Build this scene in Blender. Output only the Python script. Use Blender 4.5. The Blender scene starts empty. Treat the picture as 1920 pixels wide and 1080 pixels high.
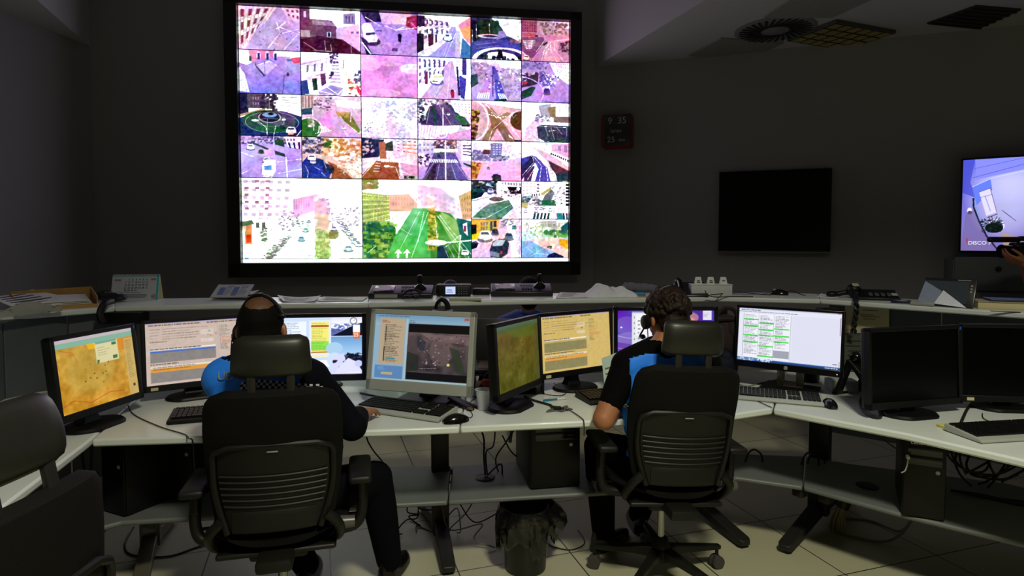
import bpy, bmesh, math, random
import numpy as np
from mathutils import Vector, Matrix, Euler
PI = math.pi
R = math.radians
SC = bpy.context.scene
COL = SC.collection

# ------------------------------------------------------------------ camera
FPX, CX, CY, PITCH, EYE = 1150.0, 960.0, 500.0, R(2.5), 1.5
cam = bpy.data.cameras.new('camera')
camo = bpy.data.objects.new('camera', cam)
COL.objects.link(camo)
camo.location = (0, 0, EYE)
camo.rotation_euler = (PI / 2 - PITCH, 0, 0)
cam.sensor_width = 36
cam.lens = FPX / 1920 * 36
cam.shift_y = -(540 - CY) / 1920
cam.clip_end = 60
cam.clip_start = .05
SC.camera = camo
SC.view_settings.view_transform = 'Standard'
SC.view_settings.look = 'None'
SC.view_settings.exposure = 0
SC.view_settings.gamma = 1
SC.view_settings.use_curve_mapping = False
SC.cycles.use_denoising = True
SC.cycles.max_bounces = 6
SC.cycles.sample_clamp_indirect = 4


def ray(px, py):
    u = (px - CX) / FPX
    v = (CY - py) / FPX
    return u, math.cos(PITCH) + v * math.sin(PITCH), -math.sin(PITCH) + v * math.cos(PITCH)


def onz(px, py, z):
    """survey point of the photograph on the horizontal plane z"""
    x, y, w = ray(px, py)
    s = (z - EYE) / w
    return Vector((x * s, y * s, z))


def ony(px, py, Y):
    x, y, w = ray(px, py)
    s = Y / y
    return Vector((x * s, Y, EYE + w * s))


def onwall(px, py, y0, k):
    """survey point on the vertical plane Y = y0 + k*X"""
    x, y, w = ray(px, py)
    s = y0 / (y - k * x)
    return Vector((x * s, y * s, EYE + w * s))


# ------------------------------------------------------------------ colour / materials
def lin(c):
    if isinstance(c, str):
        c = [int(c[i:i + 2], 16) / 255 for i in (0, 2, 4)]
    return tuple((x / 12.92 if x <= .04045 else ((x + .055) / 1.055) ** 2.4) for x in c)


MC = {}


def mat(name, col, rough=.6, metal=0., var=.12, scale=30., bump=0., spec=.5, coat=0., sheen=0., trans=0., alpha=1.):
    if name in MC:
        return MC[name]
    m = bpy.data.materials.new(name)
    m.use_nodes = True
    nt = m.node_tree
    b = nt.nodes['Principled BSDF']
    c = lin(col)
    tc = nt.nodes.new('ShaderNodeTexCoord')
    nz = nt.nodes.new('ShaderNodeTexNoise')
    nz.inputs['Scale'].default_value = scale
    nz.inputs['Detail'].default_value = 4
    nt.links.new(tc.outputs['Object'], nz.inputs['Vector'])
    mx = nt.nodes.new('ShaderNodeMix')
    mx.data_type = 'RGBA'
    mx.inputs[6].default_value = (*[x * (1 - var) for x in c], 1)
    mx.inputs[7].default_value = (*[min(1, x * (1 + var)) for x in c], 1)
    nt.links.new(nz.outputs['Fac'], mx.inputs[0])
    nt.links.new(mx.outputs[2], b.inputs['Base Color'])
    b.inputs['Roughness'].default_value = rough
    b.inputs['Metallic'].default_value = metal
    b.inputs['Specular IOR Level'].default_value = spec
    b.inputs['Coat Weight'].default_value = coat
    b.inputs['Sheen Weight'].default_value = sheen
    b.inputs['Transmission Weight'].default_value = trans
    b.inputs['Alpha'].default_value = alpha
    if bump:
        bp = nt.nodes.new('ShaderNodeBump')
        bp.inputs['Strength'].default_value = bump
        bp.inputs['Distance'].default_value = .004
        nt.links.new(nz.outputs['Fac'], bp.inputs['Height'])
        nt.links.new(bp.outputs['Normal'], b.inputs['Normal'])
    MC[name] = m
    return m


def emis(name, col, s):
    if name in MC:
        return MC[name]
    m = bpy.data.materials.new(name)
    m.use_nodes = True
    b = m.node_tree.nodes['Principled BSDF']
    b.inputs['Base Color'].default_value = (0, 0, 0, 1)
    b.inputs['Emission Color'].default_value = (*lin(col), 1)
    b.inputs['Emission Strength'].default_value = s
    MC[name] = m
    return m


# ------------------------------------------------------------------ mesh builder
BX = {}


def rbox(bev, sx, sy, sz, seg=2):
    key = (round(bev, 4), round(sx, 4), round(sy, 4), round(sz, 4), seg)
    if key not in BX:
        bm = bmesh.new()
        bmesh.ops.create_cube(bm, size=1)
        for v in bm.verts:
            v.co.x *= sx; v.co.y *= sy; v.co.z *= sz
        bmesh.ops.bevel(bm, geom=list(bm.edges), offset=min(bev, sx * .49, sy * .49, sz * .49), segments=seg, affect='EDGES', profile=.5)
        bm.verts.index_update()
        BX[key] = ([v.co.copy() for v in bm.verts], [[v.index for v in f.verts] for f in bm.faces])
        bm.free()
    return BX[key]


def rotm(rx=0, ry=0, rz=0):
    return Euler((rx, ry, rz)).to_matrix().to_4x4()


class MB:
    def __init__(s):
        s.v = []; s.f = []; s.m = []; s.cur = 0; s.M = Matrix()

    def add(s, vs, fs, M=None):
        o = len(s.v)
        T = s.M @ M if M is not None else s.M
        s.v += [T @ Vector(v) for v in vs]
        s.f += [[i + o for i in f] for f in fs]
        s.m += [s.cur] * len(fs)
        return s

    def mi(s, i):
        s.cur = i
        return s

    def box(s, c, d, rot=(0, 0, 0), bev=0, seg=2):
        if bev:
            vs, fs = rbox(bev, *d, seg)
        else:
            vs = [(x * d[0] / 2, y * d[1] / 2, z * d[2] / 2) for x in (-1, 1) for y in (-1, 1) for z in (-1, 1)]
            fs = [(0, 1, 3, 2), (4, 6, 7, 5), (0, 4, 5, 1), (2, 3, 7, 6), (0, 2, 6, 4), (1, 5, 7, 3)]
        return s.add(vs, fs, Matrix.Translation(c) @ rotm(*rot))

    def prism(s, poly, z0, z1):
        n = len(poly)
        a = sum(poly[i][0] * poly[(i + 1) % n][1] - poly[(i + 1) % n][0] * poly[i][1] for i in range(n))
        if a < 0:
            poly = poly[::-1]
        vs = [(x, y, z0) for x, y in poly] + [(x, y, z1) for x, y in poly]
        fs = [list(range(n))[::-1], list(range(n, 2 * n))] + [[i, (i + 1) % n, n + (i + 1) % n, n + i] for i in range(n)]
        return s.add(vs, fs)

    def lathe(s, prof, c=(0, 0, 0), n=24, M=None):
        vs = []; fs = []
        for r, z in prof:
            for k in range(n):
                a = 2 * PI * k / n
                vs.append((r * math.cos(a), r * math.sin(a), z))
        for i in range(len(prof) - 1):
            for k in range(n):
                k2 = (k + 1) % n
                fs.append((i * n + k, i * n + k2, (i + 1) * n + k2, (i + 1) * n + k))
        fs.append(list(range(n))[::-1])
        fs.append([(len(prof) - 1) * n + k for k in range(n)])
        T = Matrix.Translation(c)
        return s.add(vs, fs, T @ M if M is not None else T)

    def cyl(s, p0, p1, r0, r1=None, n=14):
        p0 = Vector(p0); p1 = Vector(p1)
        r1 = r0 if r1 is None else r1
        d = p1 - p0
        q = d.to_track_quat('Z', 'Y').to_matrix().to_4x4()
        return s.lathe([(r0, 0), (r1, d.length)], p0, n, q)

    def cap(s, p0, p1, r0, r1=None, n=14):
        p0 = Vector(p0); p1 = Vector(p1)
        r1 = r0 if r1 is None else r1
        d = p1 - p0
        L = d.length
        q = d.to_track_quat('Z', 'Y').to_matrix().to_4x4() if L > 1e-6 else Matrix()
        pr = [(max(r0 * math.cos(a), 1e-4), r0 * math.sin(a)) for a in [-PI / 2 + PI / 2 * k / 5 for k in range(6)]]
        pr += [(max(r1 * math.cos(a), 1e-4), L + r1 * math.sin(a)) for a in [PI / 2 * k / 5 for k in range(6)]]
        return s.lathe(pr, p0, n, q)

    def ell(s, c, r, rot=(0, 0, 0), n=16):
        pr = [(max(math.cos(a), 1e-3), math.sin(a)) for a in [-PI / 2 + PI * k / 10 for k in range(11)]]
        M = rotm(*rot) @ Matrix.Diagonal((r[0], r[1], r[2], 1))
        return s.lathe(pr, c, n, M)

    def rings(s, rings, close=True):
        n = len(rings[0])
        vs = [p for r in rings for p in r]
        fs = []
        for i in range(len(rings) - 1):
            for k in range(n):
                k2 = (k + 1) % n
                fs.append((i * n + k, i * n + k2, (i + 1) * n + k2, (i + 1) * n + k))
        if close:
            fs.append(list(range(n))[::-1])
            fs.append([(len(rings) - 1) * n + k for k in range(n)])
        return s.add(vs, fs)

    def tube(s, pts, r, n=8, sm=6):
        P = [Vector(p) for p in pts]
        if sm > 1 and len(P) > 2:
            Q = []
            for i in range(len(P) - 1):
                a = P[max(i - 1, 0)]; b = P[i]; c = P[i + 1]; d = P[min(i + 2, len(P) - 1)]
                for k in range(sm):
                    t = k / sm
                    Q.append(.5 * ((2 * b) + (c - a) * t + (2 * a - 5 * b + 4 * c - d) * t * t + (3 * b - a - 3 * c + d) * t ** 3))
            Q.append(P[-1])
            P = Q
        rs = []
        up = Vector((0, 0, 1))
        for i, p in enumerate(P):
            t = (P[min(i + 1, len(P) - 1)] - P[max(i - 1, 0)])
            if t.length < 1e-7:
                t = Vector((1, 0, 0))
            t.normalize()
            if abs(t.dot(up)) > .95:
                up = Vector((0, 1, 0)) if abs(t.y) < .8 else Vector((1, 0, 0))
            x = up.cross(t).normalized()
            y = t.cross(x)
            up = y
            rs.append([p + (x * math.cos(2 * PI * k / n) + y * math.sin(2 * PI * k / n)) * r for k in range(n)])
        return s.rings(rs)

    def slab(s, zs, wf, yf, th, curve=0., n=14, edge=.0, M=None):
        """upright padded panel: ring at each z; half width wf(z), rear y yf(z), thickness th, sides wrap forward"""
        rs = []
        z0, z1 = zs[0], zs[-1]
        for z in zs:
            w = wf(z)
            e = 1.
            if edge:
                dd = min(z - z0, z1 - z) / edge
                e = math.sqrt(max(0.0, 1 - (1 - min(dd, 1)) ** 2)) * .9 + .1
            t = th * e
            ym = yf(z) + th / 2
            ring = []
            for k in range(n + 1):
                x = -w + 2 * w * k / n
                q = 1 - (abs(x) / w) ** 8 * .75
                ring.append(Vector((x, ym - t / 2 * q + curve * (x / .22) ** 2, z)))
            for k in range(n, -1, -1):
                x = -w + 2 * w * k / n
                q = 1 - (abs(x) / w) ** 8 * .75
                ring.append(Vector((x, ym + t / 2 * q + curve * (x / .22) ** 2, z)))
            rs.append([M @ p if M is not None else p for p in ring])
        return s.rings(rs)

    def build(s, name, mats, parent=None, world=False, smooth=38, bevel=0):
        me = bpy.data.meshes.new(name)
        vs = s.v
        if world and parent is not None:
            I = parent.matrix_basis.inverted()
            p = parent.parent
            while p is not None:
                I = I @ p.matrix_basis.inverted()
                p = p.parent
            vs = [I @ v for v in vs]
        me.from_pydata([tuple(v) for v in vs], [], s.f)
        if not isinstance(mats, (list, tuple)):
            mats = [mats]
        for m in mats:
            me.materials.append(m)
        if len(mats) > 1:
            me.polygons.foreach_set('material_index', s.m)
        me.validate()
        bm = bmesh.new(); bm.from_mesh(me)
        bmesh.ops.recalc_face_normals(bm, faces=bm.faces)
        bm.to_mesh(me); bm.free()
        if smooth:
            me.polygons.foreach_set('use_smooth', [True] * len(me.polygons))
            me.set_sharp_from_angle(angle=R(smooth))
        o = bpy.data.objects.new(name, me)
        COL.objects.link(o)
        if parent is not None:
            o.parent = parent
        if bevel:
            b = o.modifiers.new('bevel', 'BEVEL')
            b.width = bevel; b.segments = 2; b.limit_method = 'ANGLE'
        return o


def tag(o, label=None, cat=None, group=None, kind=None):
    if label: o['label'] = label
    if cat: o['category'] = cat
    if group: o['group'] = group
    if kind: o['kind'] = kind
    return o


def thing(name, label, cat, loc=(0, 0, 0), rz=0, group=None, rx=0):
    o = bpy.data.objects.new(name, None)
    COL.objects.link(o)
    o.empty_display_size = .05
    o.matrix_basis = Matrix.Translation(loc) @ rotm(rx, 0, rz)
    return tag(o, label, cat, group)


def textmesh(s, size, bold=0.0):
    cu = bpy.data.curves.new('t', 'FONT')
    cu.body = s; cu.size = size; cu.align_x = 'CENTER'; cu.align_y = 'CENTER'; cu.offset = bold
    ob = bpy.data.objects.new('t', cu)
    COL.objects.link(ob)
    bpy.context.view_layer.update()
    me = bpy.data.meshes.new_from_object(ob.evaluated_get(bpy.context.evaluated_depsgraph_get()))
    vs = [v.co.copy() for v in me.vertices]
    fs = [list(p.vertices) for p in me.polygons]
    bpy.data.objects.remove(ob)
    bpy.data.curves.remove(cu)
    bpy.data.meshes.remove(me)
    return vs, fs


def text_on(mb, s, size, M, bold=0.):
    vs, fs = textmesh(s, size, bold)
    return mb.add(vs, fs, M)


def struct(o):
    o['kind'] = 'structure'
    return o


# ------------------------------------------------------------------ picture painter (content of displays and prints)
class Pic:
    def __init__(s, W, H, col='000000', seed=0):
        s.W, s.H = W, H
        s.lw = 1.
        s.ww, s.hh = W * 2, H * 2
        s.a = np.zeros((s.hh, s.ww, 3)) + s.K(col)
        s.X, s.Y = np.meshgrid((np.arange(s.ww) + .5) / s.ww, (np.arange(s.hh) + .5) / s.hh)
        s.r = np.random.default_rng(seed)

    @staticmethod
    def K(c):
        return np.array([int(c[i:i + 2], 16) / 255 for i in (0, 2, 4)])

    def put(s, mask, col, al=1.):
        c = s.K(col)
        s.a[mask] = s.a[mask] * (1 - al) + c * al

    def r_(s, col, x0, y0, x1, y1, al=1.):
        i0, i1 = max(0, int(round(y0 * s.hh))), max(0, int(round(y1 * s.hh)))
        j0, j1 = max(0, int(round(x0 * s.ww))), max(0, int(round(x1 * s.ww)))
        i1 = max(i1, i0 + 1); j1 = max(j1, j0 + 1)
        s.a[i0:i1, j0:j1] = s.a[i0:i1, j0:j1] * (1 - al) + s.K(col) * al

    def g(s, c0, c1, x0=0, y0=0, x1=1, y1=1, hor=0):
        i0, i1, j0, j1 = int(y0 * s.hh), int(y1 * s.hh), int(x0 * s.ww), int(x1 * s.ww)
        t = (s.X if hor else s.Y)[i0:i1, j0:j1]
        a, b = (x0, x1) if hor else (y0, y1)
        t = ((t - a) / (b - a))[..., None]
        s.a[i0:i1, j0:j1] = s.K(c0) * (1 - t) + s.K(c1) * t

    def p(s, col, pts, al=1.):
        pts = [(pts[i], pts[i + 1]) for i in range(0, len(pts), 2)]
        xs = [q[0] for q in pts]; ys = [q[1] for q in pts]
        i0, i1 = max(0, int(min(ys) * s.hh) - 1), min(s.hh, int(max(ys) * s.hh) + 2)
        j0, j1 = max(0, int(min(xs) * s.ww) - 1), min(s.ww, int(max(xs) * s.ww) + 2)
        if i0 >= i1 or j0 >= j1:
            return
        X = s.X[i0:i1, j0:j1]; Y = s.Y[i0:i1, j0:j1]
        m = np.zeros(X.shape, bool)
        n = len(pts)
        for k in range(n):
            xa, ya = pts[k]; xb, yb = pts[(k + 1) % n]
            if ya == yb:
                continue
            c = ((Y >= ya) != (Y >= yb)) & (X < (xb - xa) * (Y - ya) / (yb - ya) + xa)
            m ^= c
        v = s.a[i0:i1, j0:j1]
        v[m] = v[m] * (1 - al) + s.K(col) * al

    def l(s, col, wd, pts, al=1.):
        wd = wd * s.lw / 100
        asp = s.H / s.W
        for i in range(0, len(pts) - 3, 2):
            xa, ya, xb, yb = pts[i:i + 4]
            dx, dy = xb - xa, (yb - ya) * asp
            L = math.hypot(dx, dy) or 1e-6
            nx, ny = -dy / L * wd / 2, dx / L * wd / 2 / asp
            s.p(col, [xa + nx, ya + ny, xb + nx, yb + ny, xb - nx, yb - ny, xa - nx, ya - ny], al)

    def e(s, col, cx, cy, rx, ry, al=1., ring=0):
        d = ((s.X - cx) / rx) ** 2 + ((s.Y - cy) / ry) ** 2
        m = d < 1
        if ring:
            m &= d > (1 - ring) ** 2
        s.put(m, col, al)

    def bl(s, q, u, v):
        (a, b, c, d) = [np.array(q[i:i + 2]) for i in (0, 2, 4, 6)]
        return (a * (1 - u) + b * u) * (1 - v) + (d * (1 - u) + c * u) * v

    def w(s, col, q, nx, ny, fx=.5, fy=.5, al=1., drop=0.):
        """grid of windows on the quad q (tl tr br bl)"""
        for j in range(ny):
            for i in range(nx):
                if s.r.random() < drop:
                    continue
                u0 = (i + .5 - fx / 2) / nx; u1 = (i + .5 + fx / 2) / nx
                v0 = (j + .5 - fy / 2) / ny; v1 = (j + .5 + fy / 2) / ny
                P = [s.bl(q, u0, v0), s.bl(q, u1, v0), s.bl(q, u1, v1), s.bl(q, u0, v1)]
                s.p(col, [x for p in P for x in p], al)

    def n(s, amp, sc=8, x0=0, y0=0, x1=1, y1=1, mono=1):
        i0, i1, j0, j1 = int(y0 * s.hh), int(y1 * s.hh), int(x0 * s.ww), int(x1 * s.ww)
        g = s.r.normal(size=(sc + 2, int(sc * 1.3) + 2, 1 if mono else 3))
        yy = np.linspace(0, sc, i1 - i0); xx = np.linspace(0, int(sc * 1.3), j1 - j0)
        iy = np.minimum(yy.astype(int), sc - 1); ix = np.minimum(xx.astype(int), int(sc * 1.3) - 1)
        ty = (yy - iy)[:, None, None]; tx = (xx - ix)[None, :, None]
        A = g[iy][:, ix]; B = g[iy][:, ix + 1]; C = g[iy + 1][:, ix]; D = g[iy + 1][:, ix + 1]
        v = (A * (1 - tx) + B * tx) * (1 - ty) + (C * (1 - tx) + D * tx) * ty
        s.a[i0:i1, j0:j1] = np.clip(s.a[i0:i1, j0:j1] + amp * v, 0, 1)

    def d(s, cols, x0, y0, x1, y1, n, rs=2., al=.8, asp=1.):
        """specks: foliage, parked cars, clutter"""
        for _ in range(n):
            x = s.r.uniform(x0, x1); y = s.r.uniform(y0, y1); q = rs / 100 * s.r.uniform(.5, 1.3)
            c = cols[int(s.r.integers(len(cols)))]
            i0, i1, j0, j1 = int((y - q / asp) * s.hh), int((y + q / asp) * s.hh) + 1, int((x - q * asp) * s.ww), int((x + q * asp) * s.ww) + 1
            i0 = max(i0, 0); j0 = max(j0, 0)
            s.a[i0:i1, j0:j1] = s.a[i0:i1, j0:j1] * (1 - al) + s.K(c) * al

    def c(s, col, x, y, k, dk='20203a'):
        """vehicle seen obliquely"""
        s.e(dk, x, y + .45 * k, .62 * k, .3 * k, .6)
        s.p(col, [x - .5 * k, y + .3 * k, x - .45 * k, y - .15 * k, x - .3 * k, y - .5 * k, x + .3 * k, y - .5 * k, x + .48 * k, y - .1 * k, x + .5 * k, y + .35 * k, x, y + .5 * k])
        s.p(dk, [x - .38 * k, y - .1 * k, x - .26 * k, y - .36 * k, x + .26 * k, y - .36 * k, x + .38 * k, y - .06 * k], .8)

    def tx(s, col, x0, y0, x1, y1, rows, al=.7, fill=.7, h=.4):
        """lines of unreadably small text"""
        dy = (y1 - y0) / rows
        for i in range(rows):
            x = x0
            end = x0 + (x1 - x0) * s.r.uniform(fill * .6, min(1, fill * 1.4))
            while x < end:
                L = s.r.uniform(.008, .035) * 1.5
                s.r_(col, x, y0 + dy * i, min(x + L, end), y0 + dy * i + dy * h, al)
                x += L + .006

    def out(s, boost=0.):
        a = s.a.reshape(s.H, 2, s.W, 2, 3).mean((1, 3))
        L = np.where(a <= .04045, a / 12.92, ((a + .055) / 1.055) ** 2.4)
        if boost:
            L = L * (1 + boost * .5 * np.clip((a - .92) / .08, 0, 1) + boost * np.array((.5, .72, .75)) * np.clip((a.min(-1, keepdims=True) - .85) / .15, 0, 1) ** 1.5)
        return L


def display_mat(name, rough=.35, sampled=True):
    if name in MC:
        return MC[name]
    m = bpy.data.materials.new(name)
    m.use_nodes = True
    nt = m.node_tree
    b = nt.nodes['Principled BSDF']
    at = nt.nodes.new('ShaderNodeAttribute')
    at.attribute_name = 'pic'
    b.inputs['Base Color'].default_value = (.006, .006, .007, 1)
    b.inputs['Roughness'].default_value = rough
    b.inputs['Specular IOR Level'].default_value = .3
    nt.links.new(at.outputs['Color'], b.inputs['Emission Color'])
    b.inputs['Emission Strength'].default_value = 1.
    MC[name] = m
    return m


def print_mat(name):
    if name in MC:
        return MC[name]
    m = bpy.data.materials.new(name)
    m.use_nodes = True
    nt = m.node_tree
    b = nt.nodes['Principled BSDF']
    at = nt.nodes.new('ShaderNodeAttribute')
    at.attribute_name = 'pic'
    b.inputs['Roughness'].default_value = .6
    nt.links.new(at.outputs['Color'], b.inputs['Base Color'])
    MC[name] = m
    return m


def picgrid(name, A, w, h, m, parent, M, gap=0.):
    """fine grid in local xz plane, facing -y, one colour per point"""
    H, W = A.shape[:2]
    xs = np.linspace(-w / 2 + gap, w / 2 - gap, W); zs = np.linspace(h / 2 - gap, -h / 2 + gap, H)
    X, Z = np.meshgrid(xs, zs)
    co = np.stack([X, np.zeros_like(X), Z], -1).reshape(-1, 3)
    Mn = np.array(M)
    co = co @ Mn[:3, :3].T + Mn[:3, 3]
    i = (np.arange(H - 1)[:, None] * W + np.arange(W - 1)[None]).ravel()
    q = np.stack([i + W, i + W + 1, i + 1, i], 1).ravel()
    me = bpy.data.meshes.new(name)
    me.vertices.add(len(co)); me.vertices.foreach_set('co', co.ravel())
    nf = len(i)
    me.loops.add(nf * 4); me.loops.foreach_set('vertex_index', q)
    me.polygons.add(nf); me.polygons.foreach_set('loop_start', np.arange(nf) * 4)
    me.update(calc_edges=True)
    at = me.color_attributes.new('pic', 'FLOAT_COLOR', 'POINT')
    c = np.ones((H * W, 4)); c[:, :3] = A.reshape(-1, 3)
    at.data.foreach_set('color', c.ravel())
    me.materials.append(m)
    o = bpy.data.objects.new(name, me)
    COL.objects.link(o)
    o.parent = parent
    return o

# ------------------------------------------------------------------ materials of the place
M_wall = mat('wall_paint', '858388', .8, var=.05, scale=3, bump=.1)
M_wall2 = mat('wall_paint_dim', '828182', .85, var=.05, scale=3)
M_ceil = mat('ceiling_paint', 'a3a3a2', .85, var=.03, scale=2)
M_dark = mat('black_plastic', '0b0b0c', .45, var=.2, scale=60, spec=.3)
M_gloss = mat('black_gloss', '0b0b0c', .16, var=.1)
M_panelblk = mat('screen_black', '040405', .22, var=.1, spec=.15)
M_frame = mat('frame_black', '0a0a0b', .5)
M_fab = mat('chair_fabric', '0c0c0a', .8, var=.2, scale=220, bump=.3, spec=.15)
M_chpl = mat('chair_plastic', '12120e', .48, var=.12, scale=90, spec=.3)
M_silver = mat('silver_plastic', '9fa39c', .38, var=.04)
M_steel = mat('steel', 'b0b0ac', .25, metal=.9)
M_white = mat('white_laminate', 'd2dad6', .35, var=.03, scale=14, coat=.1)
M_edge = mat('edge_band', 'a9a594', .5, var=.05)
M_shelfm = mat('grey_laminate', '606463', .5, var=.05)
M_leg = mat('leg_metal', '1d1c19', .5, metal=.2)
M_legl = mat('leg_metal_light', '5c574a', .5, metal=.2)
M_paper = mat('paper', 'd8d8d8', .7, var=.03)
M_cream = mat('cream_paper', 'c9bf95', .75, var=.05)
M_card = mat('cardboard', 'b0884a', .8, var=.12, scale=9)
M_cable = mat('cable_rubber', '0e0e0f', .5)
M_cablel = mat('cable_pale', '6c675a', .6)
M_blue = mat('vest_blue', '1f82ff', .7, var=.06, scale=12, bump=.2)
M_navy = mat('navy_cloth', '090a12', .9, var=.3, scale=120, bump=.2, spec=.08)
M_black_cloth = mat('black_cloth', '060608', .9, var=.3, scale=120, bump=.2, spec=.08)
M_skin = mat('skin', 'a06a48', .5, var=.08, scale=20)
M_hairS = mat('hair_short', '0a0705', .8, var=.5, scale=260, bump=.3, spec=.12)
M_hairT = mat('hair_thin_sheen', '5a3a22', .6, var=.35, scale=200, bump=.3)  # thin crown hair, its brown reflected light put into the colour
M_hairC = mat('hair_curly', '1d120a', .6, var=.6, scale=90, bump=.4, spec=.2)
M_bag = mat('bin_bag', '090909', .16, var=.4, scale=30, bump=1.0, coat=.4)
M_red = mat('clock_red', '8e1d12', .45)
M_cab = mat('cabinet_grey', '55595c', .55, var=.05)
M_eye = mat('eye_white', 'd8d4cc', .2)
M_iris = mat('iris', '2a1a10', .2)


def floor_mat():
    m = bpy.data.materials.new('floor_tiles')
    m.use_nodes = True
    nt = m.node_tree
    N = nt.nodes; L = nt.links
    b = N['Principled BSDF']
    tc = N.new('ShaderNodeTexCoord')

    def dot(v):
        d = N.new('ShaderNodeVectorMath'); d.operation = 'DOT_PRODUCT'
        L.new(tc.outputs['Object'], d.inputs[0]); d.inputs[1].default_value = v
        return d.outputs['Value']

    def mth(op, a, bv=None, c=None):
        q = N.new('ShaderNodeMath'); q.operation = op
        for i, x in enumerate((a, bv, c)):
            if x is None:
                continue
            if isinstance(x, (int, float)):
                q.inputs[i].default_value = x
            else:
                L.new(x, q.inputs[i])
        return q.outputs[0]
    gl = []
    cells = []
    for v, off in (((.953, .303, 0), .04), ((-.303, .953, 0), 2.66)):
        u = mth('DIVIDE', mth('SUBTRACT', dot(v), off), .55)
        fr = mth('FRACT', u)
        cells.append(mth('FLOOR', u))
        gl.append(mth('LESS_THAN', mth('MINIMUM', fr, mth('SUBTRACT', 1., fr)), .0055))
    g = mth('MAXIMUM', *gl)
    cv = N.new('ShaderNodeCombineXYZ'); L.new(cells[0], cv.inputs[0]); L.new(cells[1], cv.inputs[1])
    wn = N.new('ShaderNodeTexWhiteNoise'); L.new(cv.outputs[0], wn.inputs['Vector'])
    nz = N.new('ShaderNodeTexNoise'); nz.inputs['Scale'].default_value = 2.2; nz.inputs['Detail'].default_value = 5
    L.new(tc.outputs['Object'], nz.inputs['Vector'])
    f = mth('ADD', mth('MULTIPLY', wn.outputs['Value'], .35), mth('MULTIPLY', nz.outputs['Fac'], .6))
    mx = N.new('ShaderNodeMix'); mx.data_type = 'RGBA'
    mx.inputs[6].default_value = (*lin('9e9d82'), 1); mx.inputs[7].default_value = (*lin('b0ae92'), 1)
    L.new(f, mx.inputs[0])
    m2 = N.new('ShaderNodeMix'); m2.data_type = 'RGBA'
    m2.inputs[7].default_value = (*lin('1e1e1a'), 1)
    L.new(g, m2.inputs[0]); L.new(mx.outputs[2], m2.inputs[6])
    L.new(m2.outputs[2], b.inputs['Base Color'])
    b.inputs['Roughness'].default_value = .42
    return m


# ------------------------------------------------------------------ room shell
W1A, W1K = 5.83, .1423          # video wall plane  Y = W1A + W1K*X
CLx, CLy = -3.605, 5.317        # left corner
CRx, CRy = .79, 5.942           # corner with the oblique right wall
W2K = -.37
W2A = CRy - W2K * CRx
ZL, ZH = 3.15, 4.3
LX = -3.605 - .087 * 9.3
RCx = 6.2
RCy = W2A + W2K * RCx


def wall(name, a, b, z0, z1, th, m):
    a = Vector((*a, 0)); b = Vector((*b, 0))
    d = (b - a).normalized()
    n = Vector((d.y, -d.x, 0)) * -th
    mb = MB()
    mb.prism([(a.x, a.y), (b.x, b.y), (b.x + n.x, b.y + n.y), (a.x + n.x, a.y + n.y)], z0, z1)
    return struct(mb.build(name, m, smooth=0))


mb = MB(); mb.prism([(-5, -4.2), (6.6, -4.2), (6.6, 7), (-5, 7)], -.1, 0)
struct(mb.build('floor', floor_mat(), smooth=0))
mb = MB(); mb.prism([(-5, -4.2), (6.6, -4.2), (6.6, 7), (-5, 7)], ZH, ZH + .1)
struct(mb.build('ceiling', M_ceil, smooth=0))
wall('wall_back', (CLx, CLy), (CRx, CRy), 0, ZH, .15, M_wall)
wall('wall_oblique', (CRx, CRy), (RCx, RCy), 0, ZH, .15, M_wall2)
wall('wall_left', (LX, -4), (CLx, CLy), 0, ZH, .15, M_wall2)
wall('wall_right', (RCx, RCy), (RCx, -4), 0, ZH, .15, M_wall2)
wall('wall_front', (RCx, -4), (LX, -4), 0, ZH, .15, M_wall2)
# lowered ceilings with their bulkhead faces
k = .329
mb = MB(); mb.prism([(CRx, CRy), (RCx, RCy), (RCx, -4), (CRx + k * (CRy + 4), -4)], ZL, ZH)
struct(mb.build('ceiling_right', M_ceil, smooth=0))
mb = MB(); mb.prism([(CLx, CLy), (LX, -4), (CLx + k * (CLy + 4), -4)], ZL, ZH)
struct(mb.build('ceiling_left', M_ceil, smooth=0))

# ------------------------------------------------------------------ video wall
A1 = W1A - .12
vTL, vTR, vBR, vBL = [onwall(px, py, A1, W1K) for px, py in ((448, 9), (1067.5, 42), (1065.5, 490), (453, 493))]
vw_c = (vTL + vTR + vBR + vBL) / 4
vw_w = ((vTR - vTL).length + (vBR - vBL).length) / 2
vw_h = ((vTR - vBR).length + (vTL - vBL).length) / 2
yaw1 = math.atan(W1K)
vw = thing('video_wall', 'huge black-framed video wall of street camera pictures on the grey wall', 'video wall', (vw_c.x, vw_c.y, vw_c.z), yaw1)
mb = MB()
fw = .105
T, B = .075, .125
w2, h2 = vw_w / 2, vw_h / 2
for c, d in (((0, .03, h2 + T / 2), (vw_w + 2 * fw, .18, T)), ((0, .03, -h2 - B / 2), (vw_w + 2 * fw, .18, B)),
             ((-w2 - fw / 2, .03, (T - B) / 2), (fw, .18, vw_h + T + B)), ((w2 + fw / 2, .03, (T - B) / 2), (fw, .18, vw_h + T + B))):
    mb.box(c, d)
mb.build('bezel_frame', M_frame, vw, bevel=.004)
mb = MB(); mb.box((0, .06, 0), (vw_w, .09, vw_h))
mb.build('backing', M_frame, vw)
colx = [0, .176, .352, .522, .687, .846, 1.0]
rowy = [0, .168, .336, .5, .664, .822, .985]


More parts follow.
